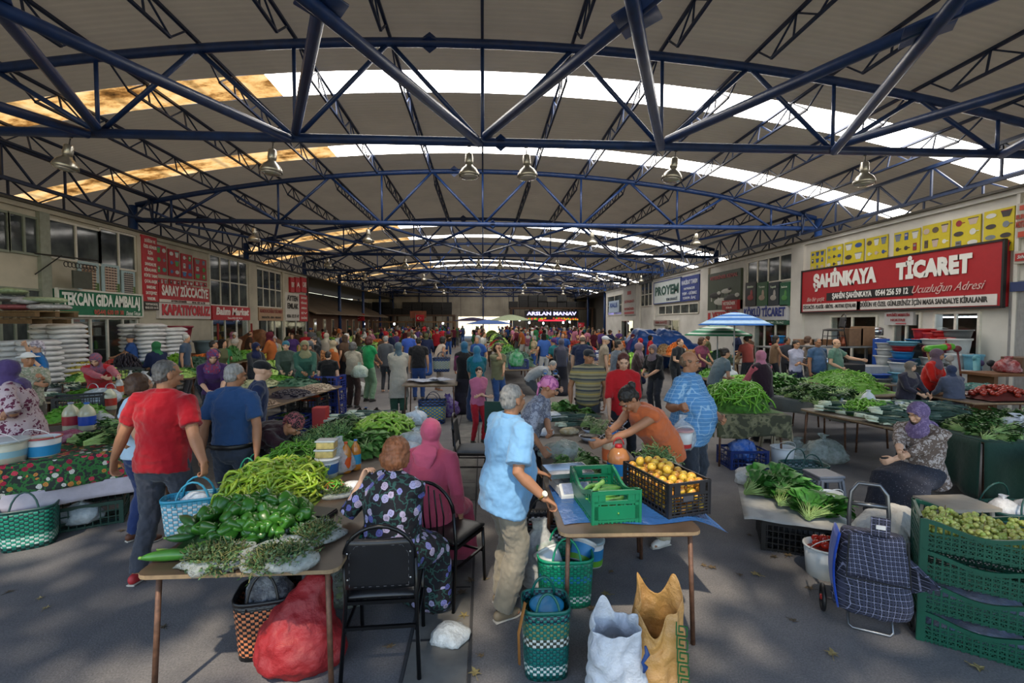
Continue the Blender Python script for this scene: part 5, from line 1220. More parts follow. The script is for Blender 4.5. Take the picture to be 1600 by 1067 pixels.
# --- woven baskets -----------------------------------------------------------
def weave(bands, nu=44, nv=18, dark='#14161a'):
 """bands: list of (v0, colour A, colour B) from the bottom up"""
 t = NT('woven_strap'); uv = t.co('UV'); sp = t.n('SeparateXYZ'); t.l(uv, sp.inputs[0])
 u = t.math('MULTIPLY', sp.outputs[0], nu); v = t.math('MULTIPLY', sp.outputs[1], nv)
 ck = t.math('MODULO', t.math('ADD', t.math('FLOOR', u), t.math('FLOOR', v)), 2)
 a = t.ramp(sp.outputs[1], [(z, c1) for z, c1, c2 in bands], 'CONSTANT'); b_ = t.ramp(sp.outputs[1], [(z, c2) for z, c1, c2 in bands], 'CONSTANT')
 c = t.mix(ck, a, b_)
 fu, fv = t.math('ABSOLUTE', t.math('SUBTRACT', t.math('FRACT', u), .5)), t.math('ABSOLUTE', t.math('SUBTRACT', t.math('FRACT', v), .5))
 edge = t.math('GREATER_THAN', t.math('MAXIMUM', fu, fv), .455)
 c = t.mix(edge, c, t.mix(1, c, '#555555', 'MULTIPLY')); t.col(c); t.set(Roughness=.38)
 t.bump(t.math('SUBTRACT', .5, t.math('MULTIPLY', t.math('MAXIMUM', fu, fv), t.math('ADD', ck, .5))), .6, .006); return t.m
def basket(label, loc, w, d, h, m, rim, rz=0, flare=1.12, handle=None, lean=0, hh=.16, group=None, n=40, hn=2, hang=False):
 r = empty('woven_basket', loc, label, 'basket', group, rz=rz)
 def prof(t, o=0): return (1 + (flare - 1) * t) + o
 b = MB(); P_ = [(prof(t), t * h) for t in np.linspace(0, 1, 9)]
 sx, sy = w / 2, d / 2; k = 4.0
 def sq(b_):   # rounded rectangle plan
  out = []
  for x, y, z in b_.v:
   a = math.atan2(y / sy, x / sx); rr = math.hypot(x / sx, y / sy); q = (abs(math.cos(a)) ** k + abs(math.sin(a)) ** k) ** (-1 / k); out.append((x * q * .92, y * q * .92, z))
  b_.v = out
 b.lathe(P_, n=n, sx=sx, sy=sy); b.f.pop(); b.m.pop(); sq(b)   # open top
 b.build('basket_body', m, r, smooth=True, solid=.006)
 e = MB(); e.lathe([(prof(1, -.015), h - .012), (prof(1, .03), h - .012), (prof(1, .035), h + .012), (prof(1, -.02), h + .012), (prof(1, -.015), h - .012)], n=n, sx=sx, sy=sy); sq(e); e.build('rim', rim, r, smooth=True)
 for s_ in (-1, 1)[:hn]:
  e = MB(); y = s_ * d / 2 * flare * .9
  e.loft([(w * .26 * math.cos(a), y * (1 - .25 * math.sin(a)), h - .04 + (hh + .04) * math.sin(a)) for a in np.linspace(0, math.pi, 11)], [.008] * 11, n=7); e.build('handle', handle or rim, r, smooth=True)
 return r
# --- crates ---------------------------------------------------------------------
def crate_mb(L, Wd, h, wave=0, bars=9, rows=4, wall=.012, dip=0, mesh=False):
 """slatted box: L along x, Wd along y"""
 b = MB(); t = wall
 for x in np.linspace(-L / 2 + t, L / 2 - t, bars): b.box((x, 0, .008), (t * .8, Wd, .01))
 for y in np.linspace(-Wd / 2 + t, Wd / 2 - t, max(4, int(bars * Wd / L))): b.box((0, y, .008), (L, t * .8, .01))
 for sx in (-1, 1):
  for sy in (-1, 1): b.box((sx * (L / 2 - t * 1.3), sy * (Wd / 2 - t * .5), h / 2), (t * 3.2, t, h)); b.box((sx * (L / 2 - t * .5), sy * (Wd / 2 - t * 1.3), h / 2), (t, t * 3.2, h))
 for sx in (-1, 1):      # short sides: solid rim with grip hole
  x = sx * (L / 2 - t / 2)
  for z in np.linspace(.02, h * .62, rows): b.box((x, 0, z), (t * .8, Wd, t))
  b.box((x, 0, h - t), (t * 1.3, Wd, t * 2)); b.box((x, 0, h * .66), (t, Wd, t))
  for y in (-Wd * .3, Wd * .3): b.box((x, y, h * .82), (t, Wd * .14, h * .3))
  for y in np.linspace(-Wd / 2, Wd / 2, max(5, int(bars * Wd / L)) + 1)[1:-1]: b.box((x, y, h * .33), (t * .7, t * .7, h * .62))
 for sy in (-1, 1):
  y = sy * (Wd / 2 - t / 2)
  def top(x): return h - dip * math.cos(math.pi * x / L) ** 2 if dip else h
  xs = np.linspace(-L / 2, L / 2, 13)
  for a, c in zip(xs[:-1], xs[1:]): b.beam((a, y, top(a) - t), (c, y, top(c) - t), t * 1.3, t * 2)
  for k in range(rows):
   z = .02 + (h - dip - .05) * k / max(rows - 1, 1)
   b.box((0, y, z), (L, t * .8, t * .8))
  for x in np.linspace(-L / 2, L / 2, bars + 2)[1:-1]: b.beam((x, y, 0), (x, y, top(x) - t), t * .7, t * .7, up=(0, 1, 0))
  if mesh:
   for x in np.linspace(-L / 2, L / 2, bars * 2)[1:-1]:
    b.beam((x, y, .02), (min(x + h * .5, L / 2), y, .02 + min(h * .5, L / 2 - x)), t * .4, t * .4, up=(0, 1, 0)); b.beam((x, y, .02), (max(x - h * .5, -L / 2), y, .02 + min(h * .5, x + L / 2)), t * .4, t * .4, up=(0, 1, 0))
 return b
def crate(label, loc, L, Wd, h, color, rz=0, group=None, name='plastic_crate', **kw):
 o = crate_mb(L, Wd, h, **kw).build(name, mat(color, .4, var=.15, spec=.5), loc=loc, rz=rz); return tag(o, label, 'crate', group)
# --- tables ---------------------------------------------------------------------
woodtop = mat('#4a3d33', .45, var=.45, scale=5, bump=.1, bscale=50, name='worn_brown_tabletop'); wedge = mat('#8a7458', .7, var=.3, scale=20, name='table_edge'); legm = mat('#6a4a38', .55, .3, var=.5, scale=30, name='rusty_leg')
def table(label, c, w, l, rz=0, h=TZ, top=None, legs=None, group='folding market tables', th=.022, inset=.08, rad=.06, edge=None, nolegs=()):
 r = empty('folding_table', (c[0], c[1], 0), label, 'table', group, rz=rz)
 b = MB(); pts = []
 for sx, sy, a0 in ((1, 1, 0), (-1, 1, 90), (-1, -1, 180), (1, -1, 270)):
  for a in (0, 30, 60, 90): pts.append((sx * (w / 2 - rad) + rad * math.cos(R(a0 + a)), sy * (l / 2 - rad) + rad * math.sin(R(a0 + a))))
 n = len(pts); vs = [(x, y, h - th) for x, y in pts] + [(x, y, h) for x, y in pts]
 b.add(vs, [tuple(range(n - 1, -1, -1)), tuple(range(n, 2 * n))]); b.mi = 1; b.add(vs, [(i, (i + 1) % n, n + (i + 1) % n, n + i) for i in range(n)])
 b.build('table_top', [top or woodtop, edge or wedge], r)
 b = MB(); 
 for sx in (-1, 1): b.box((sx * (w / 2 - inset), 0, h - th - .015), (.03, l - inset * 2, .025))
 for sy in (-1, 1): b.box((0, sy * (l / 2 - inset), h - th - .015), (w - inset * 2, .03, .025))
 b.build('apron', legs or legm, r)
 for sx in (-1, 1):
  for sy in (-1, 1):
   b = MB(); b.tube((sx * (w / 2 - inset), sy * (l / 2 - inset), h - th - .01), (sx * (w / 2 - inset * .7), sy * (l / 2 - inset * .5), 0), .015, n=8); b.build('leg', legs or legm, r, smooth=True)
 return r
# --- tubs, buckets, bottles ---------------------------------------------------------
PLW = mat('#d2d4d4', .35, var=.06, name='white_plastic')
def bucket(label, loc, r=.13, h=.2, body='#d2d4d4', band=None, lid=None, fill=None, handle=True, taper=.85, group=None, rz=0, sq=1, name='bucket', rimc=None):
 o = empty(name, loc, label, 'bucket' if name == 'bucket' else name.split('_')[-1], group, rz=rz); m = mat(body, .35, var=.06)
 b = MB(); b.lathe([(0, 0.0), (r * taper, 0), (r * (taper + 1) / 2, h / 2), (r, h), (r * .96, h), (r * taper * .95, .02), (0, .02)], n=24, sy=sq); b.build('pail', m, o, smooth=True)
 b = MB(); b.lathe([(r, h - .012), (r * 1.06, h - .01), (r * 1.06, h + .004), (r * .96, h + .004), (r * .96, h - .012), (r, h - .012)], n=24, sy=sq); b.build('rim', mat(rimc or body, .35, var=.06), o, smooth=True)
 if band:
  for (z0, z1, c_) in band:
   b = MB(); b.lathe([(r * (taper + (1 - taper) * z0) + .0015, h * z0), (r * (taper + (1 - taper) * z1) + .0015, h * z1)], n=24, sy=sq); b.f = [f for f in b.f if len(f) == 4]; b.m = b.m[:len(b.f)]; b.build('label_band', mat(c_, .4, var=.12), o, smooth=True)
 if lid: b = MB(); b.lathe([(0, h + .006), (r * 1.0, h + .006), (r * 1.08, h + .0), (r * 1.08, h + .014), (r * .9, h + .018), (0, h + .018)], n=24, sy=sq); b.build('lid', mat(lid, .4, var=.08), o, smooth=True)
 if fill: b = MB(); b.lathe([(0, h * .92), (r * .8, h * .86), (r * .93, h * .8)], n=20, sy=sq); b.f = b.f[:40]; b.m = b.m[:40]; b.build('contents', mat(fill, .7, var=.3, scale=40, bump=.5, bscale=60), o, smooth=True)
 if handle: b = MB(); b.loft([(r * 1.04 * math.cos(a), -.25 * r - r * .5 * math.sin(a), h - .01 + r * .75 * math.sin(a)) for a in np.linspace(0, math.pi, 11)], [.0035] * 11, n=6); b.build('handle', mat('#d8d8d8', .4), o, smooth=True)
 return o
def bottle(label, loc, h=.3, r=.055, liquid='#cfc9b8', cap='#b0242c', labelc='#b0242c', group=None, clear=False, scale=1, rz=0):
 o = empty('bottle', loc, label, 'bottle', group, rz=rz); h *= scale; r *= scale
 b = MB(); b.lathe([(0, .0), (r * .9, 0), (r, .015), (r, h * .3), (r * .94, h * .4), (r, h * .5), (r, h * .62), (r * .75, h * .78), (r * .3, h * .9), (r * .26, h * .96), (0, h * .96)], n=16)
 b.build('bottle_body', mat(liquid, .12, var=.12, spec=.6), o, smooth=True)
 b = MB(); b.lathe([(0, h * .945), (r * .34, h * .945), (r * .34, h), (0, h)], n=12); b.build('cap', mat(cap, .4), o, smooth=True)
 b = MB(); b.lathe([(r * 1.015, h * .2), (r * 1.015, h * .52)], n=16); b.f = [f for f in b.f if len(f) == 4]; b.m = b.m[:len(b.f)]; b.build('label_band', mat(labelc, .4, var=.2), o, smooth=True)
 return o
# --- chair -----------------------------------------------------------------------------
black_metal = mat('#101114', .3, .3, var=.2, name='black_tube'); black_vinyl = mat('#17181c', .38, var=.25, scale=10, bump=.1, bscale=90, name='black_vinyl')
def chair(label, loc, rz=0, pad=True, group='black metal chairs', slats=False):
 """back towards +y local"""
 r = empty('metal_chair', loc, label, 'chair', group, rz=rz); w = .2; B = black_metal; rr = .0125
 for s_ in (-1, 1):
  b = MB(); b.loft([(s_ * (w + .02), .27, 0), (s_ * w, .2, .45), (s_ * w, .23, .7)], [rr] * 3, n=8); b.build('leg', B, r, smooth=True)
  b = MB(); b.loft([(s_ * (w - .0), -.21, 0), (s_ * w, -.18, .44)], [rr] * 2, n=8); b.build('leg', B, r, smooth=True)
 b = MB(); b.loft([(w * math.cos(a), .23 + .03 * math.sin(a), .7 + .2 * math.sin(a)) for a in np.linspace(0, math.pi, 13)], [rr] * 13, n=8); b.build('back_frame', B, r, smooth=True)
 b = MB(); b.beam((-w, .2, .43), (w, .2, .43), .02, .02); b.beam((-w, -.18, .43), (w, -.18, .43), .02, .02)
 for s_ in (-1, 1): b.beam((s_ * w, -.18, .43), (s_ * w, .2, .43), .02, .02)
 b.beam((-w, .235, .3), (w, .235, .3), .018, .018); b.beam((-w, -.19, .25), (w, -.19, .25), .016, .016)
 for s_ in (-1, 1): b.beam((s_ * w, .235, .28), (s_ * w, -.19, .28), .016, .016)
 b.build('seat_frame', B, r)
 b = MB(); b.grid(lambda u, v: ((u - .5) * .41, (v - .5) * .4 + .0, .455 + .03 * (1 - (2 * u - 1) ** 4) * (1 - (2 * v - 1) ** 4)), 10, 10); b.build('seat', black_vinyl if pad else mat('#55575a', .8), r, smooth=True, solid=.02)
 if slats:
  for k in (-2, -1, 0, 1, 2):
   b = MB(); b.loft([(k * .05, .215, .46), (k * .062, .24, .66), (k * .05, .255, .87 - abs(k) * .02)], [.006] * 3, n=6); b.build('back_rod', B, r, smooth=True)
 else:
  b = MB(); b.grid(lambda u, v: ((u - .5) * (.385 - .06 * max(0, v - .75) * 4 * .5), .222 + .02 * v + .012 * math.sin(math.pi * u), .53 + .29 * v), 12, 10); bb = b.build('backrest', black_vinyl, r, smooth=True, solid=.028)
  b = MB()
  for s_ in (-1, 1):
   for z in (.6, .75): b.ell((s_ * .175, .265, z), (.006, .004, .006), 8, 5)
  b.build('rivet', mat('#c0c0c0', .3, .9), bb, smooth=True)
  b = MB(); zz = [(-.165, .555), (.165, .555), (.165, .74), (.13, .79), (-.13, .79), (-.165, .74)]
  for (x0, z0), (x1, z1) in zip(zz, zz[1:] + zz[:1]):
   L = math.hypot(x1 - x0, z1 - z0); k = max(2, int(L / .02))
   for q in range(k):
    if q % 2 == 0: t0, t1 = q / k, (q + .8) / k; b.beam((x0 + (x1 - x0) * t0, .263, z0 + (z1 - z0) * t0), (x0 + (x1 - x0) * t1, .263, z0 + (z1 - z0) * t1), .0025, .0025)
  b.build('stitching', mat('#4a4b50', .7), bb)
 return r
# ================================================================ FOREGROUND
# left-centre run of pepper tables
table('brown folding table at the near end of the pepper stall, one corner nearest the viewer', (-1.29, 3.16), 1.04, 1.3)
table('brown folding table under the pale green pepper heap, joined behind the nearest one', (-1.43, 4.5), 1.2, 1.3)
table('brown folding table at the far end of the pepper stall, under lettuce and leeks', (-1.42, 5.85), 1.15, 1.3)
# zucchini, marrows
def single(name, label, cat, group, mbs, m, stemm, loc, rot, scale=1):
 o = link_mesh(name, mbs[0].mesh(name, [m], True), loc, rot, scale=scale); tag(o, label, cat, group)
 if mbs[1]: link_mesh('stem', mbs[1].mesh('stem', [stemm], True), parent=o)
 return o
zdark = vegm('#3f7a2c', .3); zl = vegm('#86b048', .3); zb = vegm('#2f5a2a', .3)
for i, (px, py, L, r, m_, a, dz, lab) in enumerate(((262, 879, .26, .034, zdark, 5, 0, 'big mid green marrow lying along the near left table edge'), (275, 868, .22, .024, zl, -12, .0, 'pale green marrow behind the big one at the table corner'), (312, 866, .22, .024, zl, 40, .012, 'pale green marrow pointing away toward the pepper heap'),
 (283, 853, .15, .024, zb, 10, .03, 'short dark green cucumber on top of the pale marrows'), (305, 845, .19, .027, zb, -30, .045, 'dark green cucumber crossing the little cucumber heap'), (293, 838, .2, .031, zb, -40, .065, 'fat glossy dark cucumber on top of the cucumber heap'), (320, 838, .14, .028, zb, 25, .03, 'dark cucumber leaning against the bell peppers'))):
 p = P(px, py, TZ); single('courgette', lab, 'courgette', 'marrows and cucumbers at the near table corner', cuke(i, L, r), m_, STEM, (p.x, p.y, TZ + r + dz), (0, 0, R(a)))
bp = varm(['#24521a', '#386e20', '#2b5f1a', '#467c28'], .28, 9)
lp = varm(['#6f9a26', '#8aa82c', '#9cac34', '#7a9c28'], .3, 9)
ch = varm(['#4f8a1f', '#6a9c2c', '#3f7a1c'], .3, 9)
c = P(378, 852, TZ)
pile('green_pepper', 'shiny dark green stuffing pepper on the near heap of the left stall', 'pepper', 'green stuffing peppers', (-1.45, 3.02, TZ), .35, .25, .15, .1, [bell(i) for i in range(6)], 150, bp, mat('#24491a', .7), stemmat=vegm('#5f8a34'), axis='z', lift=.02, size=(.68, .95), seed=4, edge=.98)
pile('long_pepper', 'pale yellow green long pepper on the middle heap of the left stall', 'pepper', 'pale yellow green long peppers', (-1.58, 3.66, TZ), .38, .44, .21, 0, [longp(i, .19, .0105, .04) for i in range(10)], 300, lp, mat('#5c7020', .8), stemmat=vegm('#7a9a3c'), lift=.016, seed=5, edge=.98)
pile('chilli_pepper', 'thin bright green chilli on the heap behind the pale long peppers', 'pepper', 'thin green chillies', (-1.66, 4.4, TZ), .33, .3, .17, 0, [longp(40 + i, .15, .007, .045) for i in range(8)], 230, ch, mat('#2f5417', .8), stemmat=False, lift=.014, seed=6)
pile('pointed_pepper', 'light green pointed pepper on the far heap of the left stall', 'pepper', 'light green pointed peppers', (-1.14, 5.5, TZ), .36, .48, .22, 0, [longp(60 + i, .14, .017, .012) for i in range(8)], 190, varm(['#6f9c2c', '#8fb53c', '#a4c44c'], .3), mat('#48661f', .8), stemmat=False, lift=.02, seed=7)
# herbs in clear bags
def herb_bag(label, loc, r, seed, m1='#4f6a38', n=3):
 bag(label, loc, (r * 1.12, r * .95, r * .42), '#b4bcba', .5, seed, open_=True, name='herb_bag', cat='bag of herbs')
 rn = random.Random(seed)
 for k in range(n * 3):
  a = k * 2.1 + seed; q = Vector(loc) + Vector((math.cos(a) * r * .42 * (k % 3 > 0), math.sin(a) * r * .36 * (k % 3 > 0), r * .12))
  o = link_mesh('herb_sprigs', hm[k % 3], q, (0, 0, rn.uniform(0, 6)), scale=r / .13); tag(o, 'tangle of purslane sprigs in the %s' % label, 'herbs', 'herb sprigs in the %s' % label, 'stuff')
hm = [feather(i, 110, .15, .009, .065, .05).mesh('herb', [leafmat('#4f7040', '#26401f'), vegm('#6f7044', .6)], False) for i in range(3)]
for px, py, r, s_, lab in ((345, 880, .165, 1, 'clear bag of purslane beside the marrows'), (436, 880, .165, 2, 'clear bag of purslane at the middle of the near table edge'), (490, 842, .15, 3, 'clear bag of purslane nearest the seated floral woman')):
 p = P(px, py, TZ); herb_bag(lab, (p.x, p.y, TZ), r, s_)
p = P(497, 806, TZ); b = MB(); b.box((0, 0, .012), (.2, .16, .024)); b.box((.0, 0, .03), (.19, .15, .01)); tag(b.build('notebook', mat('#15161c', .5), loc=(p.x, p.y, TZ), rz=-.3, bevel=.003), 'black notebook lying between the long peppers and herb bags', 'notebook')
herb_bag('small clear bag of hot chillies beside the white tub', P(526, 775, TZ), .11, 5, n=1)
pile('hot_chilli', 'thin hot chilli in the small clear bag', 'pepper', 'hot chillies in the small bag', P(524, 772, TZ) + Vector((0, 0, .05)), .07, .06, .03, 0, [longp(90 + i, .07, .005, .01) for i in range(3)], 30, varm(['#3f7a1c', '#5f9c2c', '#a02a1c'], .3), None, stemmat=False)
# tub, boxes and orange drinks
p = P(512, 744, TZ); bucket('white yoghurt tub with blue label, food boxes stacked on its lid', p, .095, .15, lid='#d8dada', band=[(.25, .8, '#2f5f9c')], handle=False)
for k, (dx, lab) in enumerate(((0, 'lower clear food box of pastry on the white tub'), (.01, 'upper clear food box of pastry on the stack'))):
 o = empty('food_box', (p.x - .01 + dx, p.y - .005, p.z + .17 + k * .075), lab, 'food box'); b = MB(); b.box((0, 0, .03), (.15, .11, .06)); b.build('box_base', mat('#c2ab6c', .3, var=.3, scale=30), o, bevel=.008); b = MB(); b.box((0, 0, .066), (.165, .125, .012)); b.build('lid', mat('#c9ccca', .2), o, bevel=.004)
bag('crumpled clear bag draped over the food boxes', (p.x + .06, p.y + .12, p.z), (.12, .1, .26), alpha=.5, seed=12)
for px, py, cc, lb, lab in ((541, 738, '#c94a1c', '#d9541c', 'orange drink bottle with red cap and orange label'), (556, 733, '#2a6ab0', '#2a8ab0', 'orange drink bottle with blue cap and blue label')):
 q = P(px, py, TZ); bottle(lab, q, .27, .046, '#b8742a', cc, lb)
bag('white crumpled bag beside the orange drink bottles', P(552, 765, TZ), (.1, .07, .07), '#dfe3e8', .9, 14, neck=False)
p = P(630, 671, TZ); bucket('small white tub at the far right corner of the pepper stall', p, .12, .14, lid=None, handle=False); bag('white bag standing behind the small white tub', p + Vector((.12, .22, 0)), (.14, .1, .2), '#dfe3e8', .9, 15)
bag('clear bag over garlic heads near the pink scarf', P(645, 692, TZ), (.16, .14, .13), alpha=.5, seed=16); bag('clear bag at the right table edge behind the pink scarf', P(633, 705, TZ) , (.15, .12, .1), alpha=.6, seed=17, neck=False)
# leafy bunches on the far half
dill = leafmat('#4a7a3c', '#1f3f20'); lett = leafmat('#6fa04a', '#3c6a2c'); pars = leafmat('#3f6f30', '#1a3516'); leekm = leafmat('#4a6a5c', '#22403a')
DILL = [feather(10 + i, 230, .3, .012, .13, .1).mesh('dill', [dill, STK], False) for i in range(2)]
LETT = [leafy(20 + i, 34, .3, .1, .55, .7).mesh('lettuce', [lett, STK], True) for i in range(3)]
SPIN = [leafy(30 + i, 48, .28, .06, .45, .5).mesh('spinach', [leafmat('#4f8a34', '#28501c'), STK], True) for i in range(3)]
PARS = [leafy(40 + i, 90, .22, .028, .5, .2).mesh('parsley', [pars, STK], True) for i in range(3)]
def leek_mb(seed, L=.5, n=14):
 rn = random.Random(seed); b = MB()
 for i in range(n):
  y = rn.uniform(-.06, .06); z = rn.uniform(.01, .06); b.mi = 1; b.tube((-L / 2, y, z), (-L * .3, y, z), .008, n=6); b.mi = 0
  b.loft([(-L * .3, y, z), (0, y + rn.uniform(-.02, .02), z + .01), (L / 2, y + rn.uniform(-.07, .07), max(.008, z - .01 + rn.uniform(-.02, .03)))], [(.008, .006), (.009, .004), (.002, .001)], n=5)
 return b
LEEK = [leek_mb(i).mesh('leek', [leekm, vegm('#c9d0b8', .4)], True) for i in range(3)]
def bunches(mesh, name, label, cat, group, spots, yaw=None, sc=(.9, 1.15), z=TZ, tilt=.15, seed=1, kind=None):
 rn = random.Random(seed)
 for s_ in spots:
  x, y = s_[0], s_[1]; dz = s_[2] if len(s_) > 2 else 0
  o = link_mesh(name, rn.choice(mesh), (x, y, z + dz), (rn.uniform(-tilt, tilt), rn.uniform(-tilt, tilt), (rn.uniform(0, 6.28) if yaw is None else rn.gauss(yaw, .35))), scale=rn.uniform(*sc)); tag(o, label, cat, group, kind)
def spots(x0, x1, y0, y1, n, seed=0, layers=1, dz=.05):
 rn = random.Random(seed); out = []
 for l in range(layers):
  m = .12 * l
  for k in range(int(n * (1 - .25 * l))): out.append((rn.uniform(x0 + (x1 - x0) * m, x1 - (x1 - x0) * m), rn.uniform(y0 + (y1 - y0) * m, y1 - (y1 - y0) * m), l * dz))
 return out
bunches(DILL, 'dill_bunch', 'feathery dark green dill bunch at the left side of the pepper stall', 'dill', 'dill bunches', spots(-1.9, -1.45, 4.7, 5.3, 12, 2, 2, .07), sc=(.8, 1.1))
bunches(LETT, 'lettuce', 'broad leaved lettuce between the dill and the pointed peppers', 'lettuce', 'lettuces on the pepper stall', spots(-1.5, -1.0, 4.7, 5.05, 8, 3, 2, .08), sc=(.8, 1.05))
bunches(PARS, 'parsley_bunch', 'parsley bunch at the far left of the pepper stall', 'parsley', 'parsley bunches on the pepper stall', spots(-1.95, -1.5, 5.3, 6.0, 12, 4, 2, .05), sc=(1, 1.4))
bunches(LEEK, 'leek_bunch', 'bundle of dark leeks across the far end of the pepper stall', 'leeks', 'leek bundles on the pepper stall', spots(-1.8, -1.0, 6.1, 6.4, 6, 5, 2, .05), yaw=.1)
for k, (px, cc) in enumerate(((563, '#1a1d20'), (572, '#2a5f9c'), (589, '#1a1d20'))):
 q = P(px, 652, TZ); bottle('dark molasses jar with %s cap at the far table end, %s from the left' % ('a black' if cc[1] == '1' else 'a blue', ordi[k]), q, .14, .055, '#1c1412', cc, '#2a2422')
# under the left table
orange_w = weave([(0, '#14161a', '#14161a'), (.08, '#c47850', '#17181c'), (.88, '#17181c', '#1f2025')], 52, 20)
blk = mat('#15161a', .4)
basket('tall woven basket in orange and black check under the near pepper table', (-1.36, 3.02, 0), .34, .3, .36, orange_w, blk, rz=.2, flare=1.16)
bag('dark woven bag stuffed inside the orange checked basket', (-1.36, 3.02, .22), (.14, .12, .28), '#3a3c44', 1.0, 3, neck=False)
# red mesh sack
t = NT('red_mesh_sack'); v = t.co(); w1 = t.n('TexWave'); w1.bands_direction = 'Z'; w1.inputs['Scale'].default_value = 60; t.l(v, w1.inputs[0]); 
c_ = t.mix(t.ramp(w1.outputs[0], [(.3, 0), (.7, 1)]), '#7a141a', '#a01e24'); c_ = t.mix(t.ramp(t.noise(v, 6, 3), [(.4, 0), (.7, .6)]), c_, '#6a1418'); t.col(c_); t.set(Roughness=.6); t.bump(t.noise(v, 12, 4), .6, .03)
b = MB(); b.loft([(0, 0, .0), (0, 0, .06), (0, .01, .18), (.02, .03, .28), (.06, .06, .38), (.09, .07, .47), (.1, .08, .5)], [(.2, .17), (.27, .22), (.25, .2), (.19, .15), (.12, .1), (.09, .06), (.07, .03)], n=22, side=(1, 0, 0)); 
me = fuse(b, .016, 2, .05, .1, [t.m]); o = link_mesh('mesh_sack', me, (-1.1, 2.86, 0)); tag(o, 'bulging red mesh sack leaning beside the orange checked basket', 'sack')
bag('clear bag of greens on the ground under the pepper table', (-.98, 3.5, 0), (.2, .16, .3), '#9aa49a', .5, 21); bunches(PARS, 'parsley_bunch', 'parsley bunch inside the clear bag under the pepper table', 'parsley', 'parsley under the pepper table', [(-.98, 3.5, .06), (-1.0, 3.45, .1)], z=0)
teal_w = weave([(0, '#0f6b5c', '#0d5a50'), (.3, '#c9cfc9', '#0f6b5c'), (.42, '#127a66', '#0d5a50'), (.8, '#0f6b5c', '#15302c')], 56, 20)
basket('teal woven basket under the pepper table beside the chair', (-.92, 3.95, 0), .42, .3, .34, teal_w, mat('#0f6b5c', .4), rz=.1)
# chairs
chair('black metal chair with stitched vinyl back, nearest the viewer', (-.6, 2.93, 0), rz=R(182))
chair('black metal chair with curved rods in its back under the pink dressed woman', (-.27, 3.62, 0), rz=R(150), slats=True)
chair('empty black metal chair with a grey seat cushion left of the old man', (-.12, 5.95, 0), rz=R(85), pad=False)
# litter
bag('crumpled clear plastic bag lying on the open floor', P(706, 1000, 0), (.14, .1, .09), '#cfd6da', .7, 31, neck=False)
# ------------------------------------------------ right-centre stall
table('brown folding table at the near end of the centre stall, under the two fruit crates', (.94, 3.42), .9, 1.15, rz=-.03, inset=.06)
table('brown folding table under the olive bowls in the centre stall', (1.02, 4.7), .9, 1.3, rz=-.05)
table('brown folding table at the far end of the centre stall under the cabbages', (1.25, 6.1), .95, 1.35, rz=-.12); table('folding table beyond the centre stall holding dark jars', (1.35, 7.6), .95, 1.35, rz=-.12)
gcr = mat('#0c6a48', .32, var=.12)
cg = crate('bright green plastic crate of cucumbers on the near right table', (.845, 3.26, TZ), .56, .33, .22, '#0c6a48', rz=R(94), bars=11, rows=5, dip=.07, wall=.014)
b = MB(); b.box((-.278, 0, .075), (.004, .3, .09)); b.box((0, .162, .075), (.52, .004, .08)); b.build('side_panel', gcr, cg)
for k in range(9):
 p = Vector((.79 + (k % 3) * .05, 3.1 + (k // 3) * .12 + .02 * (k % 2), TZ + .12 + .022 * (k % 2))); single('cucumber', 'pale ridged cucumber in the bright green crate', 'cucumber', 'cucumbers in the green crate', cuke(80 + k, .2, .02), vegm(('#5f9a4a', '#7fb05c', '#3f6f34')[k % 3]), STEM, p, (0, .1, R(10 + 17 * (k % 4))))
for k in range(8):
 p = Vector((.8 + (k % 3) * .05, 3.08 + (k // 3) * .13, TZ + .07)); single('cucumber', 'cucumber lying low in the bright green crate', 'cucumber', 'lower cucumbers in the green crate', cuke(90 + k, .2, .022), vegm('#4f8a3c'), STEM, p, (0, 0, R(30 + 23 * (k % 4))))
cb = crate('black slatted crate full of yellow apples on the near right table', (1.315, 3.33, TZ), .56, .34, .24, '#1c1d22', rz=R(105), bars=13, rows=7, wall=.009)
b = MB(); b.box((-.285, .02, .13), (.006, .08, .035)); b.build('tag_plate', mat('#3a3c44', .4), cb)
t = NT('apple_skin'); v = t.co(); c_ = t.mix(t.ramp(t.noise(v, 9, 3), [(.48, 0), (.7, .85)]), '#cfa83a', '#b04a2c'); c_ = t.mix(t.ramp(t.noise(v, 60, 2), [(.6, 0), (.72, .5)]), c_, '#6a4a2a'); t.col(c_); t.set(Roughness=.35)
rn = random.Random(4)
am = [[x.mesh('apple', [t.m if q == 0 else mat('#3d2c1a', .7)], True) for q, x in enumerate(roundf(.031, i))] for i in range(4)]
k = 0
for lz in range(5):
 for i in range(7):
  for j in range(5):
   if lz == 4 and (i in (0, 6) or j in (0, 4) or rn.random() < .3): continue
   if j == 4: continue
   if 0 < lz < 3 and 0 < i < 6 and 0 < j < 3: continue
   x = (-.235 + i * .077 + (lz % 2) * .012 + rn.uniform(-.008, .008)); y = (-.115 + j * .076 + rn.uniform(-.008, .008)); M = Matrix.Rotation(R(105), 3, 'Z'); p = Vector((1.315, 3.33, TZ + .045 + lz * .056)) + M @ Vector((x, y, rn.uniform(-.004, .012)))
   o = link_mesh('apple', am[k % 4][0], p, (rn.uniform(0, 6), rn.uniform(0, 6), 0), scale=rn.uniform(.9, 1.08)); tag(o, 'yellow apple blushed with red in the black slatted crate', 'apple', 'yellow apples in the black crate'); link_mesh('stem', am[k % 4][1], parent=o); k += 1
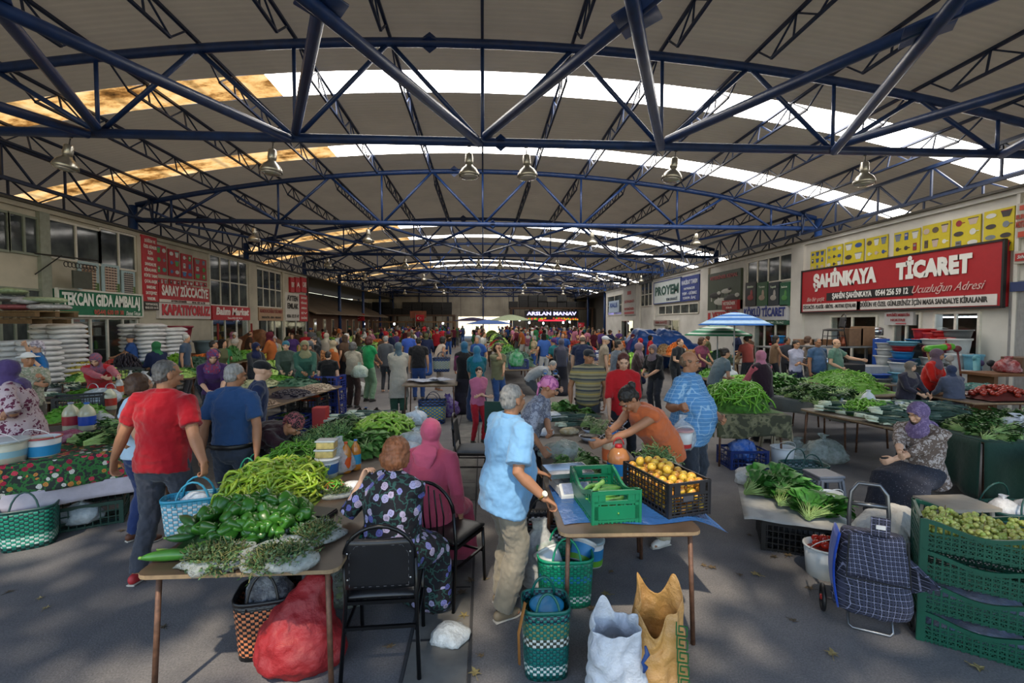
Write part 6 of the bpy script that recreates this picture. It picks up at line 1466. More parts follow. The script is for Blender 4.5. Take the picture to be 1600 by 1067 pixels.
# blue plastic sheet under the crates
b = MB(); b.grid(lambda u, v: (.52 + u * 1.1, 2.98 + v * .75 + .03 * math.sin(u * 9), TZ + .004 + .004 * nz((u * 9, v * 9, 0)) + (-.09 * max(0, (u * 1.1 - .86) / .24) ** 1.2) * 1), 26, 14); o = b.build('plastic_sheet', mat('#2a5590', .25, var=.2, bump=.5, bscale=18, dist=.02), smooth=True); tag(o, 'blue plastic sheet spread under the two crates, hanging off the corner', 'plastic sheet')
# scale with tray
r = empty('market_scale', P(893, 770, TZ), 'white electronic market scale with a steel tray beside the green crate', 'scale', rz=.15); b = MB(); b.box((0, .08, .04), (.24, .26, .06)); b.add([(-.12, -.12, .0), (.12, -.12, 0), (.12, -.05, 0), (-.12, -.05, 0), (-.12, -.12, .03), (.12, -.12, .03), (.12, -.05, .1), (-.12, -.05, .1)], [(0, 3, 2, 1), (4, 5, 6, 7), (0, 1, 5, 4), (1, 2, 6, 5), (2, 3, 7, 6), (3, 0, 4, 7)]); b.build('scale_body', PLW, r, bevel=.006)
b = MB(); b.add([(-.1, -.117, .038), (.1, -.117, .038), (.1, -.058, .097), (-.1, -.058, .097)], [(0, 1, 2, 3)]); b.build('display', mat('#8f9ab8', .3, var=.3, scale=40), r)
steel = mat('#b0b4ba', .22, .95, var=.1, name='steel')
b = MB(); b.box((0, .1, .13), (.34, .26, .006))
for s_ in (-1, 1): b.box((s_ * .17, .1, .145), (.006, .26, .034)); b.box((0, .1 + s_ * .13, .145), (.34, .006, .034))
b.box((0, .1, .1), (.1, .1, .06)); b.build('tray', steel, r)
bag('large clear bag of leafy greens behind the scale', P(880, 715, TZ), (.2, .17, .17), '#8fa49a', .6, 41, neck=False); bunches(SPIN, 'spinach_bunch', 'spinach bunch inside the large clear bag behind the scale', 'spinach', 'spinach behind the scale', [(.62, 4.05, .03), (.7, 4.1, .06), (.78, 4.0, .03), (.9, 4.25, .05), (.95, 4.15, .03)], sc=(.6, .8))
bunches(PARS, 'parsley_bunch', 'loose parsley beside the water jugs', 'parsley', 'parsley beside the water jugs', spots(.95, 1.1, 3.8, 4.05, 5, 6), sc=(.7, .9))
def jug(label, loc, cap, lb, fill='#c08a58', s=1, handle=None):
 o = empty('plastic_jug', loc, label, 'jug'); b = MB(); b.lathe([(0, 0), (.08 * s, 0), (.085 * s, .02), (.083 * s, .12 * s), (.085 * s, .16 * s), (.06 * s, .21 * s), (.02 * s, .235 * s), (0, .235 * s)], n=18); b.build('jug_body', mat(fill, .15, var=.15), o, smooth=True)
 b = MB(); b.lathe([(.0865 * s, .03 * s), (.0865 * s, .12 * s)], n=18); b.f = [f for f in b.f if len(f) == 4]; b.m = b.m[:len(b.f)]; b.build('label_band', mat(lb, .4, var=.2), o, smooth=True)
 b = MB(); b.lathe([(0, .225 * s), (.03 * s, .225 * s), (.028 * s, .255 * s), (0, .255 * s)], n=12); b.build('cap', mat(cap, .4), o, smooth=True)
 b = MB(); b.loft([(.04 * s * math.cos(a), 0, .25 * s + .055 * s * math.sin(a)) for a in np.linspace(0, math.pi, 9)], [.005] * 9, n=6); b.build('handle', mat(cap, .4), o, smooth=True)
jug('clear jug with a blue cap and ring handle beside the apple crate', P(957, 722, TZ + .0), '#1f6fc4', '#b8603a', '#b9a48c', 1.15); jug('rounded jug of orange lentils with red cap and blue label', P(966, 745, TZ), '#b8242c', '#1f6fb8', '#c08050', 1.1)
p = P(1000, 712, TZ); single('aubergine', 'dark glossy aubergine behind the jugs', 'aubergine', None, cuke(5, .2, .028), mat('#1c1420', .2), STEM, (p.x, p.y, TZ + .03), (0, 0, .8))
# fern sprig over the apples
o = feather(77, 130, .3, .014, .12, .14).build('fern_sprig', [leafmat('#6a8a4a', '#3c5a2c'), STK], loc=(1.42, 3.75, TZ + .16)); tag(o, 'bushy sprig of thyme standing behind the apple crate', 'herb'); b = MB(); b.lathe([(0, 0), (.05, 0), (.06, .17), (.0, .17)], n=12); tag(b.build('pot', mat('#3a3a3c', .6), smooth=True, loc=(1.42, 3.75, TZ)), 'small dark pot behind the apple crate', 'pot')
# olive bowls, cabbages, corn bags
for i, (px, py) in enumerate(((926, 664), (965, 664), (925, 676), (962, 676), (922, 688), (958, 688))):
 q = P(px, py, TZ); r = empty('bowl', q, 'white bowl heaped with black olives, %s of six on the centre stall' % ordi[i], 'bowl', 'olive bowls'); b = MB(); b.lathe([(0, 0), (.08, 0), (.125, .05), (.12, .05), (.078, .008), (0, .008)], n=22); b.build('bowl_body', mat('#c4c8d4', .35), r, smooth=True)
 b = MB(); b.lathe([(.118, .045), (.08, .062), (0, .072)], n=22); b.f = b.f[1:] if len(b.f[0]) > 4 else b.f; b.m = b.m[:len(b.f)]; vary(b, .006, 60); b.build('olives', mat('#120d14', .25, var=.5, scale=90, bump=1, bscale=120), r, smooth=True)
for px, py, r_, col_, lab in ((865, 655, .13, '#cfd2d4', 'clear bag of white cheese on the centre stall'), (889, 678, .1, '#c0a878', 'clear bag of bulgur beside the olive bowls'), (853, 680, .1, '#c9ccd4', 'clear bag with a purple label on the centre stall'), (905, 640, .13, '#cfd0cc', 'clear bag of garlic on the centre stall')):
 bag(lab, P(px, py, TZ), (r_, r_ * .8, r_ * .8), col_, .85, px, neck=False)
bunches(LEEK, 'onion_bunch', 'bundle of dark green spring onions on the centre stall', 'spring onions', 'spring onions on the centre stall', [(1.15, 5.75, .0), (1.2, 6.0, .0), (1.3, 6.2, .02), (1.0, 5.9, .05), (1.05, 6.3, .03)], yaw=.1)
bunches([leafy(60, 40, .24, .035, .9, .2, up=.8).mesh('flower', [leafmat('#b8b48a', '#7a8a5a'), STK], True)], 'blossom_bunch', 'cream flowered herb bunch beside the spring onions', 'herb bunch', 'cream flowered herbs', [(1.32, 5.35, .02), (1.36, 5.5, .03), (1.28, 5.55, .05)])
bunches(LETT, 'cabbage', 'pale green leafy cabbage at the far end of the centre stall', 'cabbage', 'leafy cabbages on the centre stall', [(1.05, 6.5, .02), (1.2, 6.62, .03), (1.0, 6.72, .05), (1.38, 6.45, .02), (1.1, 6.6, .1)], sc=(.8, 1))
for k, px in enumerate((852, 868)):
 q = P(px, 606, TZ); jug('dark vinegar jug with a blue handle, %s of the pair on the centre stall' % ('left' if k == 0 else 'right'), q, '#2a5f9c', '#1c1a1c', '#18131a', 1.2)
# under the centre stall
gr_w = weave([(0, '#0f8a66', '#0c6f58'), (.12, '#c9d2cc', '#0f8a66'), (.26, '#0f8a66', '#0c6f58'), (.55, '#1f7aa0', '#0f8a66'), (.7, '#0f8a66', '#0c6f58')], 56, 20)
basket('bright green woven basket with a blue band, full of empty yoghurt tubs', (.6, 3.42, 0), .4, .3, .34, gr_w, mat('#0f8a66', .4), rz=-.05, flare=1.1)
bucket('empty white yoghurt tub lying in the bright green basket, left one', (.52, 3.38, .22), .095, .16, band=[(.3, .8, '#c9d0d6')], handle=False).rotation_euler = (R(-35), R(-25), 0)
bucket('empty yoghurt tub with blue and green label in the bright green basket', (.72, 3.46, .25), .09, .15, band=[(.0, .25, '#5f9a2c'), (.25, .8, '#2a7ab0')], handle=False).rotation_euler = (R(-30), R(25), 0)
bag('clear bag puffed up behind the bright green basket', (.44, 3.62, 0), (.17, .15, .42), alpha=.5, seed=44)
bucket('clear lidded tub with blue and green label behind the green basket', (.92, 3.9, 0), .1, .2, lid='#9ab0b8', band=[(.05, .3, '#5f9a2c'), (.3, .75, '#2a7ab0')], handle=False)
r = bottle('large brown syrup bottle standing behind the old man', (.28, 3.75, 0), .3, .075, '#7a3a1c', '#3a2a1c', '#8a4a2c')
ck_w = weave([(0, '#17181f', '#17181f'), (.3, '#b8bccc', '#17181f'), (.45, '#9a3038', '#1c2440'), (.6, '#b8bccc', '#17181f'), (.8, '#17181f', '#23252e')], 60, 16)
basket('black woven basket with white and red check behind the old man', (.5, 4.15, 0), .5, .34, .3, ck_w, blk, hh=.22); basket('low dark woven basket with coloured check under the centre stall', (1.1, 4.6, 0), .5, .34, .22, ck_w, blk)
tall_w = weave([(0, '#0f5f5c', '#12403f'), (.08, '#c4ccc8', '#0f5f5c'), (.22, '#0f6a64', '#0c4f50'), (.5, '#c4ccc8', '#3a3f34'), (.62, '#0f6a64', '#6a7a54'), (.85, '#0f6a64', '#123')], 46, 24)
basket('tall teal woven basket with white bands holding a blue lidded tub, nearest the viewer', (.365, 2.72, 0), .27, .24, .4, tall_w, mat('#0c5a50', .4), flare=1.12, hh=.1)
b = MB(); b.loft([(-.13, -.1, .46), (-.17, -.13, .3), (-.165, -.13, .12)], [(.012, .004)] * 3, n=6); tag(b.build('ribbon', mat('#8a5a24', .8), loc=(.365, 2.72, 0), smooth=True), 'brown ribbon hanging from the tall teal basket', 'ribbon')
bucket('tub with bright blue lid inside the tall teal basket', (.37, 2.71, .26), .095, .12, band=[(.2, .8, '#c9d0d0')], lid='#1f8ab8', handle=False)
# sacks, front right
def sack(label, loc, w, d, h, m, seed, rz=0, peaks=((0.3, .12), (2.6, .08))):
 b = MB(); n = 36; rows = 14; vs = []
 for j in range(rows + 1):
  t_ = j / rows
  for k in range(n):
   a = 2 * math.pi * k / n; pk = sum(hh * math.exp(-((math.atan2(math.sin(a - a0), math.cos(a - a0))) / .45) ** 2) for a0, hh in peaks)
   fl = 1.06 - .3 * t_ + .05 * math.sin(3 * a + seed); rr = (abs(math.cos(a)) ** 3 + abs(math.sin(a)) ** 3) ** (-1 / 3) * .93
   z = t_ * (h + pk * t_); f = .05 * nz((math.cos(a) * 2, math.sin(a) * 2, t_ * 4), 1.3, seed) * (1 if t_ > 0 else 0)
   vs.append(((w / 2 * fl * rr + f) * math.cos(a), (d / 2 * fl * rr + f) * math.sin(a), z))
 fs = [(j * n + k, j * n + (k + 1) % n, (j + 1) * n + (k + 1) % n, (j + 1) * n + k) for j in range(rows) for k in range(n)]; fs.append(tuple(range(n - 1, -1, -1)))
 b.add(vs, fs); o = b.build('open_sack', m, smooth=True, loc=loc, rz=rz, solid=.004, sub=1); return tag(o, label, 'sack')
def sackm(c, c2, print_=None):
 t = NT('woven_plastic'); v = t.co(); c_ = t.mix(t.ramp(t.noise(v, 5, 4), [(.35, 0), (.7, 1)]), c, c2)
 w1 = t.n('TexWave'); w1.bands_direction = 'Z'; w1.inputs['Scale'].default_value = 90; t.l(v, w1.inputs[0]); c_ = t.mix(.12, c_, t.ramp(w1.outputs[0], [(0, .3), (1, 1)]))
 t.col(c_); t.set(Roughness=.45); t.bump(t.noise(v, 11, 5, .6), .9, .03); return t.m
wsk = sack('open white woven sack at the front of the near table, torn top edge', (.72, 2.5, 0), .34, .26, .38, sackm('#c9cdd6', '#aab0bd'), 3, rz=.1, peaks=((1.9, .14), (5.5, .03), (.2, .05)))
b = MB(); b.loft([(.11, -.128, .2), (.12, -.13, .23), (.1, -.135, .26), (.13, -.13, .3), (.12, -.125, .34)], [.006, .014, .008, .014, .006], n=8); b.build('printed_mark', mat('#1f3f7a', .5), wsk, smooth=True)
ysk = sack('open yellow woven sack with green key pattern beside the white sack', (1.0, 2.62, 0), .34, .28, .42, sackm('#c48a1c', '#a8741c'), 8, rz=-.2, peaks=((.6, .17), (2.4, .15), (4.5, -.14)))
b = MB()
for k in range(5):
 z = .03 + k * .075; x = .125 - .004 * k; y = -.10
 for (x0, z0), (x1, z1) in (((-.025, 0), (.03, 0)), ((.03, 0), (.03, .055)), ((.03, .055), (-.012, .055)), ((-.012, .055), (-.012, .022)), ((-.012, .022), (.012, .022)), ((-.025, 0), (-.025, .075))): b.beam((x + x0, y - .03 + x0 * -.1 + .0, z + z0), (x + x1, y - .03 + x1 * -.1, z + z1), .006, .007, up=(0, 1, 0))
b.build('printed_border', mat('#1f5a2c', .5), ysk)
# yellow leaves and litter on the floor
def leaf_mesh(seed):
 rn = random.Random(seed); b = MB(); n = 15; pts = [(0, 0, .006)]
 for k in range(n): a = 2 * math.pi * k / n; r = .045 * (1 if k % 3 == 0 else .45 if k % 3 == 1 else .55) * rn.uniform(.8, 1.2); pts.append((r * math.cos(a), r * math.sin(a), .003 + .012 * rn.random()))
 b.add(pts, [(0, k + 1, (k + 1) % n + 1) for k in range(n)]); b.beam((0, 0, .004), (-.07, .01, .004), .003, .003); return b.mesh('leaf', [mat('OBJ', .8, var=.3, scale=40)], False)
lm_ = [leaf_mesh(i) for i in range(4)]; rn = random.Random(9)
for i, (px, py) in enumerate(((758, 905), (735, 908), (742, 1052), (845, 950), (955, 893), (946, 928), (905, 937), (924, 952), (1240, 970), (1300, 1022), (1157, 899), (1180, 897), (1232, 868), (1258, 868), (1265, 920), (1170, 836), (1100, 884), (1113, 887), (722, 926), (725, 962), (1530, 1045), (255, 980), (62, 935), (15, 925), (72, 950), (190, 830), (1000, 905), (1210, 870), (700, 880), (610, 1010), (752, 1025))):
 o = link_mesh('dry_leaf', rn.choice(lm_), P(px, py, 0.001), (0, 0, rn.uniform(0, 6)), color=rn.choice(['#84764a', '#66543a', '#8f8058', '#4c4030']), scale=rn.uniform(.6, 1.05)); tag(o, 'dry fallen leaf lying on the asphalt of the near floor', 'leaf', 'dry leaves on the near floor')
# ================================================================ RIGHT SIDE, near
# crate stack with grapes
gz = R(-38)
for k in range(4):
 crate('dark green plastic crate, %s of the stack at the right edge' % ('bottom', 'second from bottom', 'third from bottom', 'topmost, full of grapes,')[k], (3.16, 2.8, k * .2), .6, .42, .2, '#0a4a3a', rz=gz, group='dark green crates in the right stack', bars=15, rows=4, dip=.06, wall=.013, mesh=True)
 if k in (0, 1): b = MB(); b.grid(lambda u, v: ((u - .5) * .5, (v - .5) * .34, .02 + .03 * nz((u * 5, v * 5, k))), 12, 10); tag(b.build('plastic_liner', bagmat('#9fb0d8', .9), smooth=True, loc=(3.16, 2.8, k * .2 + .03), rz=gz), 'crumpled pale blue liner inside the %s crate of the right stack' % ('bottom' if k == 0 else 'second'), 'liner')
rn = random.Random(2); gm = varm(['#8fa044', '#a8b056', '#b8b460', '#9c9c50'], .22); b = MB(); b.ell((0, 0, 0), (.0145, .0145, .0165), 9, 6); b.mi = 0; gme = b.mesh('grape', [gm], True)
M = Matrix.Rotation(gz, 3, 'Z')
for q, (x, y, lab) in enumerate(((-.18, -.08, 'at the left front'), (.0, -.1, 'at the front middle'), (.18, -.08, 'at the right front'), (-.16, .09, 'at the left back'), (.02, .08, 'at the back middle'), (.19, .09, 'at the right back'))):
 c = Vector((3.16, 2.8, .72)) + M @ Vector((x, y, 0)); r = empty('grape_bunch', c, 'bunch of pale green grapes %s of the topmost crate' % lab, 'grapes', 'grape bunches')
 b = MB(); b.ell((0, 0, -.005), (.08, .07, .04), 10, 6); b.build('inner_grapes', gm, r, smooth=True); b = MB(); b.loft([(0, 0, .0), (.02, 0, .05), (.05, .02, .085)], [.003] * 3, n=5); b.build('stalk', mat('#7a6a3a', .7), r, smooth=True)
 for k in range(90):
  a, z = rn.uniform(0, 6.28), rn.uniform(-.9, 1); rr = math.sqrt(1 - z * z); link_mesh('grape', gme, (.098 * rr * math.cos(a), .085 * rr * math.sin(a), .055 * z + (.015 if q > 2 else 0)), (rn.uniform(0, 3), 0, rn.uniform(0, 3)), r, scale=rn.uniform(.85, 1.15))
# plaid shopping trolley
tq = empty('shopping_trolley', (2.57, 2.93, 0), 'blue and grey checked two wheeled shopping trolley standing on the floor', 'trolley', rz=R(-30))
pl = plaid('#1c1f2c', '#8a8ca8', 26, .09, line2='#3a3d55')
b = MB(); b.loft([(0, 0, .14), (0, 0, .2), (0, .0, .42), (0, .02, .62), (0, .03, .66)], [(.2, .11), (.225, .135), (.19, .12), (.155, .1), (.15, .09)], n=20, side=(1, 0, 0)); b.v = [(math.copysign(abs(x / .225) ** .75 * .225, x), math.copysign(abs(y / .135) ** .75 * .135, y), z) for x, y, z in b.v]
link_mesh('bag', fuse(b, .012, 2, .025, .1, [pl]), parent=tq)
b = MB(); b.grid(lambda u, v: ((u - .5) * (.29 + .05 * v) , -.118 - .03 * v + .012 * math.sin(u * 8), .68 - .27 * v), 10, 10); b.build('flap', plaid('#1c1f2c', '#8a8ca8', 34, .12, 0, '#3a3d55'), tq, smooth=True, solid=.008)
b = MB(); b.loft([(-.15, -.15, .68 ), (-.165, -.18, .41), (.165, -.18, .41), (.15, -.15, .68)], [.006] * 4, n=6); b.build('piping', mat('#14151a', .6), tq)
b = MB()
b.grid(lambda u, v: (-.19 - .03 * math.sin(3.1 * v), -.09 + .2 * u, .15 + .5 * v), 6, 10); b.build('side_panel', cloth('#1a3f9c'), tq, smooth=True, solid=.012)
b = MB(); b.add([(.18, -.02, .5), (.34, -.06, .4), (.36, -.02, .38), (.17, .04, .26), (.16, .06, .55)], [(0, 1, 2, 3, 4)]); b.build('side_flap', pl, tq, solid=.01)
b = MB(); b.loft([(-.11, .1, .12), (-.11, .12, .75), (-.1, .13, .88), (-.06, .14, .94), (.06, .14, .94), (.1, .13, .88), (.11, .12, .75), (.11, .1, .12)], [.013] * 8, n=10); b.tube((-.1, .125, .8), (.1, .125, .8), .016); b.build('handle', mat('#6a6c70', .3, .8), tq, smooth=True)
b = MB(); b.loft([(-.12, .06, .14), (-.12, -.02, .02), (-.1, -.04, .012), (.1, -.04, .012), (.12, -.02, .02), (.12, .06, .14)], [.009] * 6, n=8); b.tube((-.27, .12, .095), (.27, .12, .095), .007); b.build('frame', mat('#8a8c90', .3, .8), tq, smooth=True)
for s_ in (-1, 1):
 b = MB(); b.loft([(s_ * .25, .12 + .08 * math.cos(a), .095 + .08 * math.sin(a)) for a in np.linspace(0, 6.283, 25)[:-1]], [.014] * 24, n=8, closed=True)
 for a in np.linspace(0, 6.283, 9)[:-1]: b.beam((s_ * .25, .12, .095), (s_ * .25, .12 + .075 * math.cos(a), .095 + .075 * math.sin(a)), .012, .012)
 w_ = b.build('wheel', mat('#131316', .5), tq, smooth=True); b = MB(); b.tube((s_ * .235, .12, .095), (s_ * .268, .12, .095), .018, n=14); b.build('hub', mat('#b02820', .4), w_, smooth=True)
b = MB(); b.box((.02, -.1, .74), (.1, .012, .12)); b.build('strap', pl, tq); b = MB(); b.box((.02, -.11, .74), (.05, .01, .025)); b.build('care_tag', mat('#c8c8c8', .5), tq)
# white sack behind the trolley
b = MB(); b.loft([(0, 0, 0), (0, 0, .05), (.01, 0, .25), (.0, .0, .42), (.04, 0, .53), (.12, .0, .6), (.22, .02, .62)], [(.2, .16), (.26, .22), (.27, .22), (.23, .2), (.17, .16), (.1, .1), (.05, .04)], n=20, side=(1, 0, 0))
o = link_mesh('full_sack', fuse(b, .016, 3, .06, .14, [sackm('#b9b6b0', '#8f8c88')]), (3.0, 3.32, 0)); tag(o, 'full white woven sack between the trolley and the green crates', 'sack')
# lettuce on upturned black crates
for i, (x, y) in enumerate(((2.88, 4.12), (3.2, 4.75))):
 crate('upturned black crate under the newspaper and lettuce, %s one' % ('nearer' if i == 0 else 'farther'), (x, y, 0), .62, .46, .27, '#16171a', rz=-.45, bars=13, rows=5)
t = NT('newsprint'); v = t.co(); w1 = t.n('TexWave'); w1.bands_direction = 'Y'; w1.inputs['Scale'].default_value = 30; t.l(v, w1.inputs[0]); t.col(t.mix(t.ramp(t.noise(v, 5, 2), [(.45, 0), (.55, .5)]), '#a9a8a4', t.ramp(w1.outputs[0], [(.4, '#55555a'), (.6, '#a9a8a4')]))); t.set(Roughness=.9)
b = MB(); b.grid(lambda u, v: ((u - .5) * .85, (v - .5) * 1.15, .008 * nz((u * 4, v * 5, 0)) - .05 * max(0, abs(u - .5) * 2 - .85)), 14, 14); o = b.build('newspaper', t.m, smooth=True, loc=(2.98, 4.4, .285), rz=-.45, solid=.003); tag(o, 'grey newspaper sheets spread over the black crates', 'newspaper')
LT2 = [leafy(99 + i, 70, .24, .085, .7, .5, up=.6).mesh('lettuce', [leafmat('#4f9434', '#2a5c1c'), STK], True) for i in range(3)]
bunches(LT2, 'lettuce', 'bright green loose lettuce bunch on the newspaper', 'lettuce', 'lettuce bunches on the newspaper', [(2.9, 4.3, .02), (2.95, 4.5, .03), (3.05, 4.4, .04), (2.8, 4.6, .02), (3.1, 4.65, .02), (2.98, 4.4, .1), (3.0, 4.6, .1), (2.95, 4.05, .02), (3.05, 4.0, .04), (2.88, 4.75, .03)], z=.29, yaw=.4, sc=(1.0, 1.25))
bucket('white tub with blue and yellow label on the newspaper corner', (3.28, 4.22, .29), .09, .15, band=[(0, .35, '#a4a42c'), (.4, .75, '#2a5fb0')], fill='#6a8a4a'); bag('white plastic bag standing behind the lettuce', (2.9, 4.95, .29), (.16, .12, .18), alpha=.7, seed=61)
o = bucket('white bucket of tomatoes on the floor in front of the lettuce', (2.76, 3.62, 0), .14, .24, fill='#8a2018')
for k in range(9):
 b_, s_ = roundf(.034, k); a = k * 2.4; o = single('tomato', 'red tomato heaped in the white bucket', 'tomato', 'tomatoes in the white bucket', (b_, s_), vegm('#a8261a', .2), vegm('#3f6a2a'), (2.76 + .07 * math.cos(a) * (k > 2), 3.62 + .07 * math.sin(a) * (k > 2), .25 + (.04 if k < 3 else 0) + .003 * k), (.3, .2, a))
bucket('small white and green tub on the floor beside the lavender scarfed woman', (3.85, 4.25, 0), .1, .19, fill='#7a9a5a', band=[(.2, .8, '#2a6ab0')]); bucket('low green tub of clear packets behind the trolley', (3.25, 3.85, 0), .14, .16, body='#1f6a54', fill='#b0b4b8')
# stool under seated woman, second stool
def stool(label, loc, c, h=.45, s=1, rz=0, group=None):
 r = empty('plastic_stool', loc, label, 'stool', group, rz=rz); m = mat(c, .45, var=.1); b = MB(); b.box((0, 0, h - .015), (.28 * s, .28 * s, .03)); b.box((0, 0, h - .05), (.26 * s, .26 * s, .04)); b.build('seat', m, r, bevel=.01)
 for sx in (-1, 1):
  for sy in (-1, 1): b = MB(); b.beam((sx * .11 * s, sy * .11 * s, h - .05), (sx * .155 * s, sy * .155 * s, 0), .06 * s, .02, up=(0, 1, 0)); b.beam((sx * .11 * s, sy * .11 * s, h - .05), (sx * .155 * s, sy * .155 * s, 0), .02, .06 * s, up=(0, 1, 0)); b.build('leg', m, r)
 for sy in (-1, 1): b = MB(); b.box((0, sy * .135 * s, h * .45), (.24 * s, .012, .05)); b.build('stretcher', m, r)
 return r
stool('grey plastic stool under the seated lavender scarfed woman', (3.62, 4.78, 0), '#6a6c74'); stool('beige plastic stool beside the camouflage cloth table', P(1219, 712, 0) + Vector((0, .1, 0)), '#a89a80', .5, 1.1)
# bean stall with camouflage cloth
camo = NT('camouflage_cloth'); v = camo.co(); camo.col(camo.ramp(camo.noise(v, 7, 2), [(.3, '#3a3a2a'), (.45, '#5a5840'), (.52, '#6f6a50'), (.6, '#44452f')], 'CONSTANT')); camo.set(Roughness=.9); camo.bump(camo.noise(v, 6, 2), .5, .05)
table('table with a camouflage cloth carrying the heap of green beans', (3.85, 6.98), .98, 1.2, rz=-.12)
def drape(label, c, w, l, m, drop=.5, rz=0, sides='f', z=TZ, name='tablecloth', thick=.006):
 b = MB(); w2, l2 = w / 2 + .02, l / 2 + .02
 b.grid(lambda u, v: ((u - .5) * 2 * w2, (v - .5) * 2 * l2, .006), 8, 8)
 def side(p0, p1, out):
  b.grid(lambda u, v: (p0[0] + (p1[0] - p0[0]) * u + out[0] * (.02 + .05 * v * (1 + math.sin(u * 23)) * .5), p0[1] + (p1[1] - p0[1]) * u + out[1] * (.02 + .05 * v * (1 + math.sin(u * 23)) * .5), .006 - drop * v * (1 + .08 * math.sin(u * 7))), 40, 8)
 if 'f' in sides: side((-w2, -l2), (w2, -l2), (0, -1))
 if 'l' in sides: side((-w2, l2), (-w2, -l2), (-1, 0))
 if 'r' in sides: side((w2, -l2), (w2, l2), (1, 0))
 o = b.build(name, m, smooth=True, loc=(c[0], c[1], z), rz=rz, solid=thick); return tag(o, label, 'tablecloth')
drape('camouflage cloth hanging down the front and left of the bean table', (3.85, 6.98), .98, 1.2, camo.m, .3, -.12, 'fl')
bean = varm(['#4f8a20', '#6fa52c', '#5f962a'], .35)
pile('green_bean', 'long green bean on the heap over the camouflage cloth', 'bean', 'green beans on the camouflage table', (3.87, 7.0, TZ + .01), .44, .52, .34, 0, [longp(200 + i, .27, .009, .05) for i in range(6)], 300, bean, vegm('#3a6a18', .7, bump=1, var=.7, scale=22), stemmat=False, lift=.02, seed=12, size=(1, 1.4), bumpy=.04)
for k in range(4): single('red_pepper', 'red pepper at the left foot of the bean heap', 'pepper', 'red peppers beside the beans', cuke(20 + k, .12, .025), vegm('#9c2018'), STEM, P(1093 + k * 7, 655 - (k % 2) * 4, TZ + .03), (0, 0, k))
crate('dark blue crate on the floor under the bean table', (3.7, 6.5, 0), .55, .4, .26, '#1a2f6a'); bag('bright blue plastic bag in the crate under the bean table', (3.7, 6.5, .1), (.2, .16, .3), '#1f5fb8', .9, 71); bucket('white bucket on the floor beside the blue crate', (4.2, 6.35, 0), .15, .3)
bag('small clear bag on the floor beside the white bucket', (4.3, 5.8, 0), (.14, .1, .06), alpha=.7, seed=72, neck=False)
# long right stall
grc = cloth('#6a6c68'); gcloth = cloth('#1f3a30')
for i, (x, y, rz) in enumerate(((5.85, 7.75, .32), (5.5, 6.25, .2), (5.9, 9.4, .2))): table('long folding table on the right under herbs and beans, %s' % ('middle one', 'nearest one', 'farthest one')[i], (x, y), 1.15, 1.5, rz=rz)
drape('grey cloth over the edge of the right herb tables', (5.85, 7.75), 1.15, 1.5, grc, .22, .32, 'fl'); drape('dark green cloth hanging under the big parsley heap on the right', (6.3, 5.3), 1.5, 1.2, gcloth, .62, -.15, 'fl'); table('folding table under the dark green cloth on the right', (6.3, 5.3), 1.46, 1.16, rz=-.15)
table('folding table with a purple patterned cloth at the right edge', (6.15, 3.95), 1.2, .8, rz=-.1); drape('purple and white zigzag patterned cloth at the right edge', (6.15, 3.95), 1.2, .8, swirl('#3a3450', '#8a86a0', 7, .06), .14, -.1, 'fl')
bunches(PARS, 'parsley_bunch', 'dark green parsley bunch on the cloth covered right table', 'parsley', 'parsley bunches on the dark green cloth', spots(5.65, 6.9, 4.85, 5.55, 34, 31, 3, .06), sc=(1.1, 1.6))
bunches(LEEK, 'onion_bunch', 'blue green spring onion bundle behind the right parsley', 'spring onions', 'spring onions on the right', spots(5.1, 6.8, 5.6, 6.8, 26, 32, 3, .05), yaw=-.7, sc=(1, 1.3))
bunches(PARS, 'herb_bunch', 'grey green herb bunch at the near end of the long right table', 'herbs', 'herb bunches on the long right table', spots(5.3, 6.35, 7.15, 8.3, 44, 33, 3, .05), sc=(1.1, 1.5))
bunches(SPIN, 'greens_bunch', 'bright greens bunch on the far right table', 'greens', 'greens on the far right table', spots(5.4, 6.5, 8.7, 10.0, 36, 34, 3, .06), sc=(1, 1.3))
for i, (x, y, ax, ay, h, lab) in enumerate(((5.55, 6.45, .42, .3, .16, 'thin green beans nearest the onions'), (6.9, 8.5, .8, .4, .2, 'green peppers before the patterned seated woman'), (7.9, 9.9, .7, .5, .22, 'fresh green beans beside the white tub'))):
 if i: table('folding table under the heap of %s' % lab, (x, y), ax * 2 + .1, ay * 2 + .15)
 pile('green_pod', 'slim green pod on the heap of %s' % lab, 'pod', lab, (x, y, TZ), ax, ay, h, .2, [longp(220 + i * 9 + j, .16, .008, .03) for j in range(4)], 130, bean, vegm(('#44701f', '#5a8a24', '#4a7a20')[i], .7, bump=1), stemmat=False, lift=.02, seed=40 + i, size=(1, 1.4), bumpy=.05)
r = copy_tree([o for o in bpy.data.objects if o.name.startswith('market_scale')][0], 'small electronic scale among herbs on the long right table', loc=P(1315, 630, TZ), rz=.4)
bottle('big white plastic bottle standing inside a clear bag on the right table', P(1356, 643, TZ), .32, .09, '#c4c8cc', '#b8bcc0', '#2a5fb0')
for i, (px, py, r_) in enumerate(((1355, 645, .14), (1408, 652, .22), (1425, 655, .15), (1585, 680, .25))): bag('white crumpled bag on the right stalls, %s from the left' % ordi[i], P(px, py, TZ), (r_, r_ * .8, r_ * .8), '#c9ccd2', .85, 80 + i)
sky_w = weave([(0, '#1f4a44', '#17302f'), (.1, '#8a9a9c', '#1f4a44'), (.85, '#1f4a44', '#17302f')], 40, 14)
